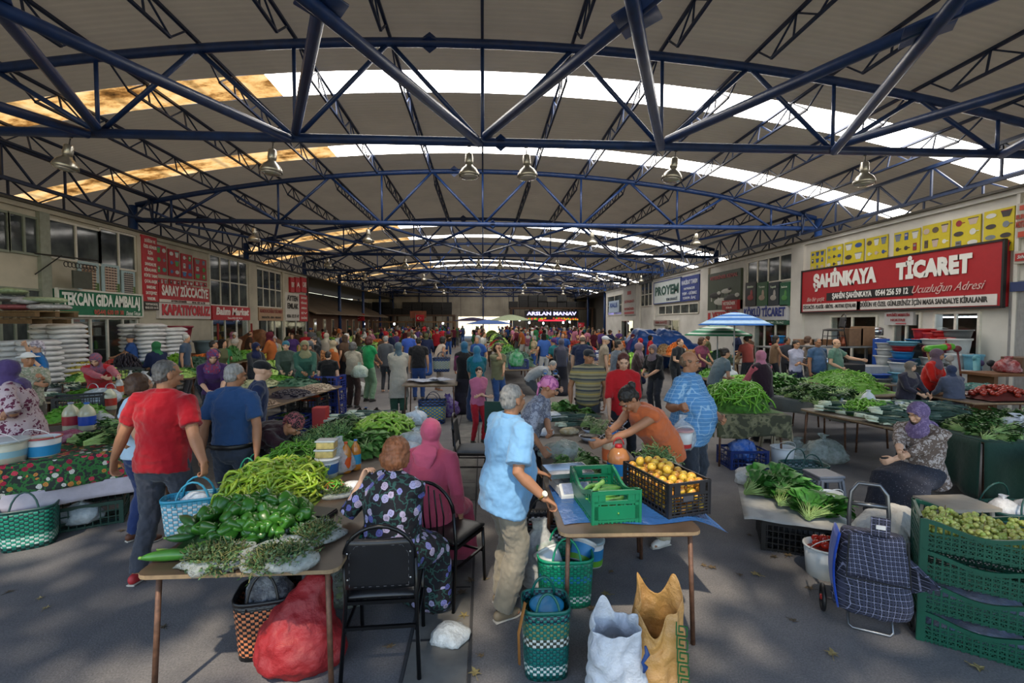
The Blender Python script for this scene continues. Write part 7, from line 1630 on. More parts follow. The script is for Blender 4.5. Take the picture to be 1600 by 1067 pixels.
basket('teal and white woven basket on the floor left of the lavender scarfed woman', (3.95, 5.55, 0), .5, .34, .3, sky_w, mat('#1a4a44', .4)); basket('low teal basket with tied white bags behind the seated woman', (5.3, 4.35, 0), .62, .4, .2, weave([(0, '#1f5a54', '#173f3f'), (.5, '#1f5a54', '#14302f')], 40, 10), mat('#1a4a44', .4), hh=.2)
for i in range(2): bag('tied white bag in the low teal basket, %s one' % ('left' if i == 0 else 'right'), (5.18 + i * .26, 4.35, .08), (.13, .12, .2), '#c4c4c8', .95, 90 + i)
for i, (x, y, r_) in enumerate(((5.0, 6.6, .3), (4.75, 6.9, .22), (4.45, 6.35, .2))): bag('clear bag of packed greens on the floor under the right tables, %s' % ('largest', 'middle one', 'smallest')[i], (x, y, 0), (r_, r_ * .8, r_ * 1.1), '#9aa8a4', .6, 95 + i)
tb = empty('plastic_table', (4.3, 4.0, 0), 'grey slatted low plastic table top beside the white sack', 'table'); b = MB(); b.box((0, 0, .4), (.5, .35, .03)); b.build('table_top', mat('#8a8378', .5), tb)
for s_ in (-1, 1):
 for q in (-1, 1): b = MB(); b.tube((s_ * .2, q * .13, .39), (s_ * .22, q * .15, 0), .018); b.build('leg', mat('#8a8378', .5), tb)
# ---------------------------------------------------------------- right shop goods
C = dict(r='#a01c20', b='#1f6fa8', w='#b4b6b8', g='#5a5d60', d='#26282c', t='#5f98b0', v='#5a1f3a', k='#3f4244', n='#234a9c')
def tub_stack(px, Y, items, lab):
 """items from the ground up: (radius, height, colour)"""
 q = PY(px, 500, Y); q.x = min(q.x, 11.7); z = 0
 for i, (r_, h_, c_) in enumerate(items):
  r_ *= .8
  nm = {'r': 'red', 'b': 'blue', 'w': 'white', 'g': 'grey', 'd': 'charcoal', 't': 'pale blue', 'v': 'plum', 'k': 'dark grey', 'n': 'deep blue'}[c_]
  o = link_mesh('plastic_basin', tubm, (q.x, Y, z), scale=(r_, r_, h_), color=C[c_]); tag(o, '%s plastic tub %s, level %d up' % (nm, lab, i + 1), 'tub', 'stacked plastic tubs'); z += h_ * .93
b = MB(); b.lathe([(0, 0), (.78, 0), (.9, .5), (.96, .86), (1.06, .88), (1.06, 1.0), (.98, 1.0), (.93, .9), (0, .86)], n=22); tubm = b.mesh('tub', [mat('OBJ', .35, var=.1)], True)
for px, Y, it, lab in ((1385, 12.2, [(.36, .5, 'g'), (.36, .22, 'w'), (.36, .2, 't'), (.33, .3, 'w'), (.3, .2, 'w'), (.3, .18, 'w')], 'in the pile nearest the cooker'), (1412, 11.6, [(.38, .5, 'w'), (.38, .3, 't'), (.36, .28, 'w'), (.34, .1, 'n'), (.3, .2, 'b'), (.3, .16, 'r'), (.4, .12, 't')], 'in the second pile from the cooker'),
 (1440, 11.9, [(.36, .4, 'g'), (.36, .3, 'g'), (.34, .25, 'w'), (.32, .22, 't'), (.4, .42, 'k'), (.42, .12, 'b')], 'in the pile behind the red jacketed woman'), (1462, 11.3, [(.36, .4, 'g'), (.34, .3, 'w'), (.34, .3, 'w'), (.36, .24, 'w'), (.34, .3, 'v'), (.34, .2, 'w')], 'in the pile left of the red bin'),
 (1485, 11.6, [(.3, .6, 'v'), (.3, .25, 'w'), (.28, .26, 'd'), (.27, .38, 'r'), (.3, .4, 'r')], 'in the tall red bin pile'), (1507, 11.3, [(.38, .4, 'n'), (.38, .3, 'r'), (.36, .25, 'r'), (.34, .3, 'd'), (.34, .25, 'd'), (.36, .26, 'r'), (.34, .2, 'r')], 'in the pile right of the red bin'),
 (1530, 11.1, [(.4, .5, 'v'), (.4, .3, 'r'), (.36, .3, 'g'), (.38, .2, 'b'), (.3, .2, 'k'), (.36, .28, 'r')], 'in the pile topped with red basins'), (1556, 11.0, [(.36, .9, 'w'), (.36, .45, 'w'), (.34, .4, 'w'), (.36, .24, 'g')], 'in the clear box pile at the shutter'), (1582, 10.6, [(.28, .5, 'w'), (.28, .45, 'w'), (.24, .4, 't')], 'in the short pile by the shutter'),
 (1497, 11.9, [(.3, .7, 'k'), (.3, .5, 'd'), (.3, .5, 'r'), (.3, .3, 'r')], 'in the rear pile under the tube lamp'), (1338, 12.6, [(.34, .5, 'g'), (.34, .3, 'n'), (.3, .3, 'g')], 'beside the steel pots'), (1372, 11.6, [(.4, .3, 'k'), (.4, .35, 'g'), (.36, .12, 'n')], 'behind the patterned seated woman'), (1216, 15.3, [(.3, .9, 'w'), (.3, .5, 'r'), (.26, .3, 'b')], 'near the parasol')):
 tub_stack(px, Y, it, lab)
def box(label, px, py, Y, w, d, h, c, name='cardboard_box', cat='box', group=None, rz=0, z=None):
 q = PY(px, py, Y); b = MB(); b.box((0, 0, h / 2), (w, d, h)); o = b.build(name, mat(c, .6, var=.2), loc=(q.x, Y, q.z if z is None else z), rz=rz, bevel=.01); return tag(o, label, cat, group)
shelf_m = mat('#6a6c6e', .5)
for i, (px, Y, w, h) in enumerate(((1318, 12.9, 2.1, 1.38), (1245, 14.2, 2.2, 1.3))):
 q = PY(px, 500, Y); r = empty('goods_table', (q.x, Y, 0), 'tall work table loaded with boxes and cookware by the %s' % ('banner' if i == 0 else 'blue lettered shop'), 'table'); b = MB(); b.box((0, 0, h - .02), (w, .8, .04)); b.build('table_top', shelf_m, r)
 for sx in (-1, 1):
  for sy in (-1, 1): b = MB(); b.box((sx * (w / 2 - .05), sy * .35, h / 2 - .02), (.05, .05, h - .04)); b.build('leg', shelf_m, r)
for i, (px, w, h, c, lab) in enumerate(((1330, .42, .5, '#6f5440', 'brown cardboard box on the tall work table, left one'), (1348, .42, .55, '#7a5c44', 'brown cardboard box on the tall work table, right one'))): box(lab, px, 500, 12.9, w, .4, h, c, z=1.381)
for i, (px, py) in enumerate(((1300, 0), (1283, 0))): box('flat cardboard box on the goods table near the blue lettered shop, %s' % ('right' if i == 0 else 'left'), px - 20, 500, 14.2, .7, .4, .22, '#7a5a42', z=1.301)
q = PY(1372, 500, 12.5); box('blue folding chair leaning behind the pots', 1378, 500, 12.3, .4, .12, 1.6, '#1f4a9c', 'folded_chair', 'chair', z=0); 
for i, (px, r_, h_) in enumerate(((1367, .24, .22), (1365, .2, .2))): q = PY(px, 500, 12.9); b = MB(); b.lathe([(0, 0), (r_, 0), (r_, h_), (r_ * .6, h_ + .03), (0, h_ + .04)], n=20); tag(b.build('steel_pot', steel, smooth=True, loc=(q.x + .05, 12.9, 1.381 + i * .3)), 'steel cooking pot, %s of the pair on the tall work table' % ('lower' if i == 0 else 'upper'), 'pot')
q = PY(1318, 500, 12.7); b = MB(); b.lathe([(0, 0), (.08, 0), (.09, .1), (.05, .2), (.06, .3), (0, .31)], n=14); tag(b.build('copper_jug', mat('#8a4a34', .3, .7), smooth=True, loc=(q.x, 12.7, 1.381)), 'copper jug on the tall work table', 'jug')
cq = PY(1338, 500, 12.0); o = box('black and grey cooker behind the two chatting men', 1315, 500, 12.0, .9, .6, .95, '#1a1b1e', 'cooker', 'cooker', z=0); b = MB(); b.box((0, -.31, .5), (.7, .02, .4)); b.build('oven_door', mat('#3a3c40', .2), o); box('white cabinet beside the black cooker', 1362, 500, 12.0, .8, .6, .9, '#9c9ea0', 'cabinet', 'cabinet', z=0)
bc_ = chair('black chair standing on top of the stacked goods under the banner', (PY(1298, 500, 12.9).x, 12.8, 1.381), rz=R(-110)); b = MB(); b.lathe([(0, 0), (.35, 0), (.4, .5), (.38, .52), (0, .52)], n=22); tag(b.build('washing_drum', steel, smooth=True, loc=(PY(1283, 500, 12.1).x, 12.1, .6)), 'steel drum among the goods behind the two men', 'drum'); box('grey crate under the steel drum', 1283, 500, 12.1, .8, .7, .6, '#5a5d60', 'storage_box', z=0)
for i, (px, c, l) in enumerate(((1487, '#8a6a44', 1.5), (1497, '#5a1f24', 1.4), (1507, '#8a8480', 1.3), (1515, '#5a1f24', 1.5), (1532, '#4f8a94', 1.3), (1545, '#5a4a7a', 1.2), (1552, '#2a2c34', 1.2))):
 q = PY(px, 560, 8.9); lean_ = (-.25, -.1, 0, .05, .25, .15, .3)[i]; b = MB(); b.tube((0, 0, 0), (lean_, .3, l), .018 if i != 4 else .06, n=8); b.ell((lean_, .3, l), (.09, .05, .07), 10, 6); tag(b.build('broom' if i % 2 else 'mop', mat(c, .6), smooth=True, loc=(q.x, 8.9, 0)), 'long handled %s leaning among the tools by the right wall, %s from the left' % ('broom' if i % 2 else 'mop', ordi[i]), 'broom')
q = PY(1490, 546, 8.7); b = MB(); b.loft([(-.22, 0, 0), (0, 0, .02), (.26, 0, .04)], [.07, .06, .07], n=10, round_=True); o = b.build('toy_blaster', mat('#4f9a2c', .4), smooth=True, loc=(q.x, 9.0, q.z)); b = MB(); b.loft([(.12, 0, .03), (.2, 0, .035)], [.075, .075], n=10); b.tube((0, 0, -.0), (0, .05, -q.z), .015); b.build('band', mat('#a02030', .4), o, smooth=True); tag(o, 'bright green and red toy on a stick above the brooms', 'toy')
q = PY(1555, 556, 8.6); r = empty('wooden_bench', (q.x + .5, 8.6, 0), 'brown wooden bench with sacks on top by the right wall', 'bench'); b = MB(); b.box((0, 0, 1.05), (1.8, .6, .05)); b.build('bench_top', mat('#6a4426', .6), r)
for s_ in (-1, 1): b = MB(); b.box((s_ * .75, 0, .5), (.08, .5, 1.04)); b.build('leg', mat('#5a3a20', .6), r)
bag('red net bag of onions on the wooden bench', (q.x + .3, 8.6, 1.08), (.25, .2, .25), '#8a2a2c', 1.0, 101); box('brown box at the right end of the wooden bench', 1598, 500, 8.6, .4, .4, .3, '#5c4434', z=1.076)
pile('tomato', 'red tomato on the heap at the right edge', 'tomato', 'tomatoes on the far right table', P(1560, 622, TZ + .02), .45, .3, .16, 0, [roundf(.04, i) for i in range(3)], 90, vegm('#8f2a1c', .25), mat('#5a1a14', .7), stemmat=False, lift=.03, seed=51, axis='any'); q = P(1560, 622, TZ); table('folding table under the tomato heap at the right edge', (q.x, q.y), 1.9, .9)
bag('teal plastic bag behind the tomato heap', P(1535, 612, TZ), (.4, .25, .16), '#1a6a60', 1.0, 103, neck=False); bag('bag of red lentils left of the tomato heap', P(1508, 618, TZ), (.3, .18, .08), '#5a2f24', 1.0, 104, neck=False)
q = P(1452, 605, TZ); bucket('white and light blue tub before the red jacketed woman', q, .15, .22, band=[(.1, .6, '#3a8ab0')])
# parasols and tarps
def parasol(label, loc, r_, zt, c1, c2, n=8, drop=.42, sub=4):
 o = empty('parasol', loc, label, 'parasol'); b = MB(); b.tube((0, 0, 0), (0, 0, zt), .02); b.build('pole', mat('#9a9ca0', .4), o, smooth=True); b = MB(); N = n * 4; rows = 12
 vs = [(r_ * (j / rows) * math.cos(6.2832 * k / N) * (1 - .04 * math.sin(k * math.pi / 4) ** 2), r_ * (j / rows) * math.sin(6.2832 * k / N) * (1 - .04 * math.sin(k * math.pi / 4) ** 2), zt - drop * (j / rows) ** 1.5) for j in range(rows + 1) for k in range(N)]
 fs = []; ms = []
 for j in range(rows):
  for k in range(N): fs.append((j * N + k, j * N + (k + 1) % N, (j + 1) * N + (k + 1) % N, (j + 1) * N + k)); ms.append((j * sub // rows) % 2)
 b.add(vs, fs); b.m = ms; b.build('canopy', [mat(c1, .8), mat(c2, .8)], o, smooth=True, solid=.01)
 for k in range(n): a = 6.2832 * k / n; b = MB(); b.tube((0, 0, zt - .3), (r_ * .55 * math.cos(a), r_ * .55 * math.sin(a), zt - drop * .42), .006); b.build('rib', mat('#77797c', .4), o)
 return o
q = PY(1148, 488, 12.8); parasol('blue and white ringed parasol beside the right shops', (q.x, 12.8, 0), .98, 2.33, '#1f5fa8', '#9ab8d4', sub=7, drop=.36)
q = PY(1137, 510, 13.6); parasol('green and white ringed parasol under the blue one', (q.x, 14.2, 0), 1.0, 1.98, '#1f6a4c', '#b0bab4', sub=9, drop=.33)
q = PY(798, 495, 34); parasol('pale green parasol far down the aisle', (q.x, 34, 0), 1.5, 2.6, '#8f9c80', '#98a488', sub=1); q = PY(765, 500, 40); parasol('far blue parasol in the bright opening', (q.x, 44, 0), 2.2, 2.3, '#1f4a8c', '#24509a', sub=1); q = PY(738, 498, 53); parasol('far dark purple parasol in the bright opening', (q.x, 53, 0), 2.2, 2.6, '#3a2f5a', '#3f3460', sub=1)
for i, (px, w_, h_) in enumerate(((1012, 1.0, 1.15), (1056, 1.2, 1.1))):
 q = PY(px, 520, 21); b = MB(); b.loft([(0, 0, 0), (0, 0, h_), (.1, 0, h_ * 1.25), (.2, 0, h_ * 1.4)], [(w_ * .9, .9), (w_, 1.0), (w_ * .75, .7), (w_ * .25, .3)], n=20, side=(1, 0, 0)); o = link_mesh('blue_tarp', fuse(b, .07, 1, .3, .5, [mat('#16407f', .4, var=.3, scale=3)]), (q.x, 21 + i * .3, 0)); tag(o, 'big blue tarpaulin heaped over goods, %s one' % ('left' if i == 0 else 'right'), 'tarpaulin')
# ================================================================ LEFT STALLS
ros = floral('#2c332e', ['#a8203c', '#c23a4e', '#8c1c34', '#b87a3a', '#c4c0b8'], 17, '#2f6a34', .5)
table('folding table under the rose printed cloth at the left edge', (-4.55, 5.0), 2.3, .95, rz=.62)
drape('rose printed dark tablecloth hanging over the front of the left table', (-4.55, 5.0), 2.3, .95, ros, .3, .62, 'fr')
b = MB(); b.grid(lambda u, v: ((u - .5) * 2.36, -.53 - .03 * v + .02 * math.sin(u * 20), -.26 - .16 * v), 40, 5); tag(b.build('lace_cloth', mat('#b4adb8', .9), smooth=True, loc=(-4.55, 5.0, TZ), rz=.62, solid=.005), 'pale lace edged undercloth showing below the rose printed cloth', 'tablecloth')
q = P(68, 712, TZ); bucket('white tub with light blue label and red rim on the rose cloth', q, .14, .19, band=[(.1, .62, '#2a8ac0')], rimc='#b04a4a', fill='#c4b8a0'); q = P(10, 722, TZ); bucket('cream tub with clear lid at the left picture edge', q, .16, .2, body='#c4c0ac', band=[(.3, .6, '#8fb8c4')], lid='#b8c0c4')
bag('white bag lying on the tubs of the rose cloth table', P(50, 690, TZ) + Vector((0, 0, .19)), (.14, .1, .08), '#d4d0c8', .95, 111, neck=False)
for px, py, cc, lb, lab in ((112, 672, '#8a90a8', '#a82838', 'big jug of ayran with pale cap and red label'), (137, 672, '#2a6ac0', '#1f4ab0', 'big jug of ayran with blue cap and blue label'), (172, 640, '#a82828', '#b83a2c', 'jug of ayran with red cap behind the two big ones')): bottle(lab, P(px, py, TZ), .34, .085, '#c2bfa4', cc, lb)
for px, py, lab in ((205, 605, 'water bottle with orange label beside the left greens'), (187, 618, 'white bottle with red label before the white bag')): bottle(lab, P(px, py, TZ), .34, .06, '#b4b8b8', '#b8b8b8', '#c4502c')
bag('pink net bag of herbs beside the maroon dressed woman', P(100, 690, TZ), (.2, .16, .12), '#8a3a5c', .9, 112, neck=False); bag('big white handled bag behind the ayran jugs', P(160, 630, TZ), (.27, .2, .24), '#aab8c4', .95, 113, handles=True, neck=False); bag('clear bag over white cheese beside the ayran jugs', P(158, 665, TZ), (.14, .12, .16), alpha=.6, seed=114)
bunches(PARS, 'parsley_bunch', 'dark parsley bunch on the rose cloth table', 'parsley', 'parsley on the rose cloth table', [P(x, y, TZ)[:2] + (z,) for x, y, z in ((150, 690, .02), (170, 685, .03), (130, 695, .02), (160, 700, .05), (185, 690, .02), (175, 675, .05))], sc=(1.2, 1.6))
pile('spring_garlic', 'pale green bulb in the clear bag at the table front', 'onion', 'pale green bulbs on the rose cloth table', P(128, 690, TZ), .13, .1, .07, 0, [roundf(.018, i) for i in range(3)], 40, vegm('#9aac6a'), vegm('#7a8a5a'), stemmat=False, lift=.015, seed=77, axis='any')
pile('long_pepper', 'light green pepper on the rose cloth table', 'pepper', 'light green peppers at the left edge', P(15, 690, TZ), .34, .2, .08, .5, [longp(i + 300, .16, .012, .04) for i in range(4)], 60, lp, vegm('#6a8a2c', .7), lift=.015, seed=78, stemmat=False)
bunches(LEEK, 'leek_bunch', 'leek bundle on the second left table', 'leeks', 'leek bundles on the second left table', [P(x, y, TZ)[:2] + (z,) for x, y, z in ((100, 625, 0), (125, 615, .04), (115, 605, 0), (90, 610, .05), (130, 628, .02))], yaw=-.5, sc=(1.3, 1.7))
LT = []
for i, (px, py, w, l, rz) in enumerate(((110, 618, 2.4, 1.0, .5), (60, 655, 1.6, .9, .6), (215, 590, 2.6, 1.0, .3), (130, 585, 2.6, 1.0, .2))): q = P(px, py, TZ); table('folding table in the left block of stalls, %s from the flowered cloth' % ordi[i], (q.x, q.y), w, l, rz=rz); LT.append((q.x, q.y, w, l, rz))
q = (-4.15, 4.55, 0); basket('teal and white woven basket on the floor under the rose cloth', P(48, 850, 0), .38, .3, .36, weave([(0, '#1f6a60', '#14302f'), (.12, '#b8c8c0', '#1f8a70'), (.35, '#1f8a70', '#14403c')], 40, 18), mat('#14403c', .4), rz=.5)
crate('dark green crate on the floor behind the teal basket', P(140, 815, 0), .6, .42, .24, '#123c34', rz=.5); bag('white bag inside the dark green floor crate', P(128, 815, .05), (.18, .14, .2), '#a8b4bc', .9, 121); basket('dark checked basket with red and white straps behind the floor crate', P(150, 785, 0) + Vector((0, .25, 0)), .5, .36, .32, ck_w, blk, rz=.5)
# carried baskets
bk = weave([(0, '#c4ccd0', '#5fa4bc'), (.88, '#2a8aa8', '#2a8aa8')], 44, 13)
kb = basket('white and blue woven basket hanging from the red shirted man\'s hand', (-2.2, 3.72, .46), .42, .2, .26, bk, mat('#2a8aa8', .4), rz=.3, hh=.13); bag('white bag inside the white and blue basket', (-2.2, 3.72, .58), (.14, .07, .17), '#c4ccd4', .85, 122, neck=False)
basket('teal basket with clear bag hanging from the blue polo man\'s hand', (-2.08, 4.35, .46), .3, .18, .22, teal_w, mat('#1f7a60', .4), hh=.17)
bucket('white tub with red label held in a clear bag by the checked shirt man', PY(1066, 690, 4.6) + Vector((0, 0, -.05)), .1, .16, lid='#c89a9a', band=[(.0, .25, '#b02a2c')]); bag('clear bag around the white tub in the checked shirt man\'s hand', PY(1072, 698, 4.6) + Vector((0, .1, -.05)), (.13, .1, .3), alpha=.4, seed=123)
def sling(label, a, c, w=.012, col='#1a1613'):
 b = MB(); b.loft([a, (Vector(a) + Vector(c)) / 2 + Vector((0, -.02, 0)), c], [(w, .004)] * 3, n=6); return tag(b.build('bag_strap', mat(col, .5), smooth=True), label, 'strap')
# ================================================================ MIDDLE DISTANCE PEOPLE
MID = [ # px, Y, H, rz, female, top, bottom, head kind, head colour, label, lean, extra
 (577, 12.4, 1.7, 150, 1, '#1f8a50', '#7a9a7c', 'bob', 'auburn', 'woman in bright green t-shirt and pale green trousers in the left aisle', 4, dict(wide=.02, sleeve=.5)),
 (552, 11.5, 1.6, 165, 1, '#a39886', '#3c2c28', 'bob', 'salt', 'grey haired woman in beige blouse holding shopping bags beside the green shirt', 6, dict(wide=.02, sleeve=1.2)),
 (604, 14, 1.68, 170, 0, '#4a4d52', '#3a3c42', 'short', 'grey', 'man in a grey suit behind the green shirted woman', 4, dict(sleeve=1.85, hem=.14)),
 (624, 10.7, 1.62, 195, 1, '#a39c90', '#2f4c3c', 'scarf', '#4a5c68', 'woman in long beige coat, green trousers and blue grey headscarf by the paper covered table', 5, dict(sleeve=1.7, hem=.5, wide=.03, flare=.03, build=1.15)),
 (655, 12.6, 1.68, 185, 0, '#15161a', '#2a4478', 'short', 'black', 'man in black t-shirt and blue jeans behind the paper covered table', 8, dict(build=1.15)),
 (640, 16.5, 1.76, 180, 0, '#2f4c9c', '#3a3c42', 'short', 'brown', 'man in royal blue t-shirt in the middle of the hall', 3, {}),
 (684, 14.2, 1.68, 120, 1, '#a8988a', '#8a8078', 'bob', 'black', 'woman in pale beige dress reaching out over the tomatoes', 25, dict(sleeve=None, collar=False)),
 (727, 10.6, 1.64, 200, 1, '#6a2a50', '#2c2830', 'scarf', '#2a5c7c', 'woman in black vest, magenta sleeves and teal headscarf by the centre aisle', 4, dict(sleeve=1.85, vest='#141418', btype='skirt', build=1.1)),
 (746, 9.8, 1.58, 190, 1, '#0f5a68', '#23304c', 'scarf', '#2f6a8c', 'woman in teal jumper and teal headscarf at the centre aisle', 6, dict(sleeve=1.3, btype='skirt')),
 (778, 10.2, 1.62, 35, 1, '#6f6c50', '#2f4a78', 'bob', 'dark', 'woman in olive t-shirt and jeans resting her hand at her ear', 0, dict(hh='ear')),
 (747, 8.0, 1.32, 30, 1, '#b0607c', '#a01c28', 'pony', 'black', 'girl in a pink printed t-shirt and red trousers with folded arms', 6, dict(hh='fold')),
 (838, 10.4, 1.6, 80, 0, '#8a8d90', '#4a4c50', 'short', 'grey', 'man in grey t-shirt bending low over the crates in the centre', 75, {}),
 (877, 13, 1.62, 185, 1, '#3a3c4a', '#2a2a34', 'scarf', '#4a4858', 'woman in dark patterned dress and grey violet headscarf beyond the bending man', 5, dict(sleeve=1.8, btype='skirt')),
 (909, 11.6, 1.76, 160, 0, '#1a2440', '#2a2c34', 'ring', '#6a5c50', 'tall man in navy shirt behind the brown striped polo', 3, dict(build=1.15)),
 (962, 10.2, 1.68, 100, 0, '#5a6470', '#33363c', 'short', 'dark', 'man in slate grey t-shirt behind the sage green cap', 4, dict(build=1.1)),
 (941, 12.2, 1.72, 90, 0, '#8f8372', '#4a463e', 'cap', '#b8bcc4', 'man in beige shirt and white cap in the centre crowd', 6, {}),
 (992, 10.8, 1.6, 60, 1, '#4c3c3c', '#2c2a30', 'scarf', '#8a7078', 'woman in brown vest and dusty mauve headscarf right of the sage cap', 8, dict(sleeve=1.8)),
 (1024, 10.2, 1.6, -60, 1, '#121317', '#2a2a30', 'scarf', '#6a5c64', 'woman in black t-shirt and grey headscarf left of the checked shirt man', 15, dict(sleeve=1.0, build=1.2)),
 (1052, 12.5, 1.66, 30, 0, '#23262c', '#2a2c30', 'short', 'auburn', 'person in dark jacket bending behind the checked shirt man', 20, {}),
 (1114, 9.0, 1.62, 100, 1, '#55636a', '#23304c', 'bun', 'dark', 'woman in grey top bending to the right of the checked shirt man', 30, {}),
 (1092, 12.6, 1.66, 20, 1, '#7a3a50', '#2a2a30', 'bob', 'brown', 'woman in flowered maroon blouse behind the bald man\'s head', 5, {}),
 (1190, 7.9, 1.58, 200, 1, '#a8505c', '#23242c', 'scarf', '#a86a80', 'woman from behind in a dark vest, coral sleeves and pink headscarf by the bean heap', 6, dict(sleeve=1.8, vest='#24141f', btype='skirt', build=1.15)),
 (1166, 13.8, 1.66, 190, 0, '#94443c', '#3a3c42', 'short', 'dark', 'man in a salmon t-shirt under the green striped parasol', 12, dict(build=1.1)),
 (1240, 11.4, 1.62, 5, 1, '#aaa8bc', '#2c3048', 'pony', 'black', 'girl in white t-shirt with folded arms behind the right stalls', 0, dict(hh='fold')),
 (1273, 11.2, 1.68, 10, 0, '#3f5878', '#2c3038', 'short', 'salt', 'man in dusty blue polo chatting behind the right stalls', 0, dict(build=1.2, belly=.04)),
 (1300, 11.0, 1.67, 30, 0, '#5a7a6c', '#2c3038', 'ring', 'dark', 'man in sage green t-shirt stretching an arm to the right', 2, dict(build=1.15, belly=.03)),
 (1256, 13.4, 1.66, 60, 1, '#9c8c80', '#3a3a44', 'bob', 'brown', 'woman in cream blouse behind the dusty blue polo', 4, {}),
 (1226, 13.6, 1.62, -10, 0, '#33353c', '#2a2c34', 'short', 'dark', 'boy in dark grey t-shirt behind the white t-shirt girl', 3, {}),
 (1206, 13.2, 1.7, 70, 1, '#8a6a50', '#2a2c34', 'long', 'black', 'woman with long dark hair in a tan top under the parasol edge', 4, dict(sleeve=None)),
 (1446, 8.2, 1.6, 25, 1, '#b01c14', '#2a2c34', 'scarf', '#5c4a58', 'woman in bright red zip jacket and grey headscarf before the tub piles', 14, dict(sleeve=1.85, build=1.1)),
 (1412, 8.0, 1.38, 10, 1, '#2c2a38', '#22222c', 'scarf', '#6a625c', 'seated old woman in glasses, grey headscarf and dark patterned blouse', 8, dict(sleeve=1.8, build=1.2)),
 (1488, 7.7, 1.32, 180, 1, '#4a5064', '#3a3c4c', 'scarf', '#2a3450', 'person from behind in a grey blue coat and dark patterned scarf by the brooms', 10, dict(sleeve=1.85, build=1.3)),
 (292, 13.2, 1.76, 100, 0, '#3a4a60', '#3a3c44', 'short', 'white', 'grey haired man in a dark checked shirt before the white bag stacks', 6, {}),
 (318, 9.6, 1.6, 110, 1, '#1d1f28', '#1d1f28', 'scarf', '#2a2c40', 'woman in black coat and navy headscarf left of the purple jumper', 30, dict(sleeve=1.8)),
 (334, 12, 1.62, 150, 0, '#33302c', '#2a2c34', 'short', 'black', 'dark haired person in brown jacket beyond the purple jumper', 5, {}),
 (372, 17.5, 1.72, 10, 1, '#a08c78', '#8a8078', 'scarf', '#b0a8a0', 'woman in a long beige coat and white headscarf before the market glass', 3, dict(sleeve=1.8, hem=.4)),
 (400, 11.5, 1.6, 60, 1, '#2a2c30', '#22242c', 'scarf', '#141c40', 'woman in charcoal coat and navy headscarf behind the left stalls', 8, dict(sleeve=1.8)),
 (450, 11.0, 1.66, 20, 1, '#3f4c44', '#23262c', 'bandana', '#2a6074', 'woman in grey green coat and teal headscarf holding a bag of tomatoes', 8, dict(sleeve=1.85)),
 (478, 10.6, 1.68, 30, 1, '#2f5548', '#16181c', 'scarf', '#7c7a5c', 'woman in dark green jumper and olive headscarf behind the mushroom table', 8, dict(sleeve=1.85, build=1.15)),
 (430, 15, 1.66, 40, 1, '#8a8a70', '#2a2c34', 'scarf', '#8c8488', 'woman in pale vest and grey headscarf by the left stalls', 8, dict(sleeve=1.8)),
 (494, 12.8, 1.7, -20, 1, '#141519', '#1d1e24', 'bun', 'dark', 'woman in black jacket beside the green jumper', 2, dict(sleeve=1.85)),
 (514, 10.4, 1.45, 185, 0, '#101114', '#22242c', 'short', 'dark', 'seated young man from behind in a black t-shirt at the mushroom stall', 8, dict(build=1.1)),
 (552 - 10, 15.5, 1.72, 100, 0, '#a098a8', '#3a3c48', 'short', 'white', 'man in a white shirt left of the grey haired woman', 4, {}),
 (512, 17, 1.7, 160, 1, '#948c80', '#8a8478', 'scarf', '#a09888', 'woman in long cream coat and cream headscarf in the left aisle', 2, dict(sleeve=1.8, hem=.4)),
 (536, 15, 1.6, 170, 1, '#16181f', '#16181f', 'scarf', '#23243c', 'woman in black coat and dark violet headscarf in the left aisle', 2, dict(sleeve=1.8, btype='skirt'))]
for px, Y, H, rz, fem, tc, bc_, hk, hc, lab, lean, ex in MID:
 ex = dict(ex); loc = GY(px, Y); hh = ex.pop('hh', None); v = ex.pop('vest', None)
 M = Matrix.Rotation(R(rz), 3, 'Z'); k = H / 1.75
 W_ = lambda x, y, z: loc + M @ (Vector((x, y, z)) * k)
 hands = (W_(.12, -.4, 1.0), W_(-.1, -.38, 1.02)) if fem or lean > 10 else (W_(.26, -.08, .82), W_(-.26, -.05, .82))
 if hh == 'fold': hands = (W_(-.13, -.24, 1.1), W_(.13, -.22, 1.07))
 if hh == 'ear': hands = (W_(-.14, -.4, 1.0), W_(-.09, -.1, 1.58))
 if 'reaching' in lab or 'stretching' in lab: hands = (W_(.4, -.45, 1.2), W_(-.1, -.2, 1.0))
 if lean > 60: hands = (W_(.15, -.6, .6), W_(-.15, -.6, .6))
 sc_ = hk in ('scarf', 'bandana', 'cap')
 person('person', lab, loc, rz=rz, H=H, detail=2 if Y < 12.9 else 1, female=bool(fem), top=cloth(tc), bottom=cloth(bc_), hair=hk, haircol='dark' if sc_ else hc, hmat=cloth(hc) if sc_ else None, vest=cloth(v) if v else None, skin=(SKIN, SKIN2, SKIN3)[int(Y * 10) % 3], lean=lean, pelvis=(0, .15, .86 * k) if lean > 60 else None, hands=hands, head=(random.uniform(-20, 20), 8 if lean < 60 else 50), **({'sleeve': .6} | ex))
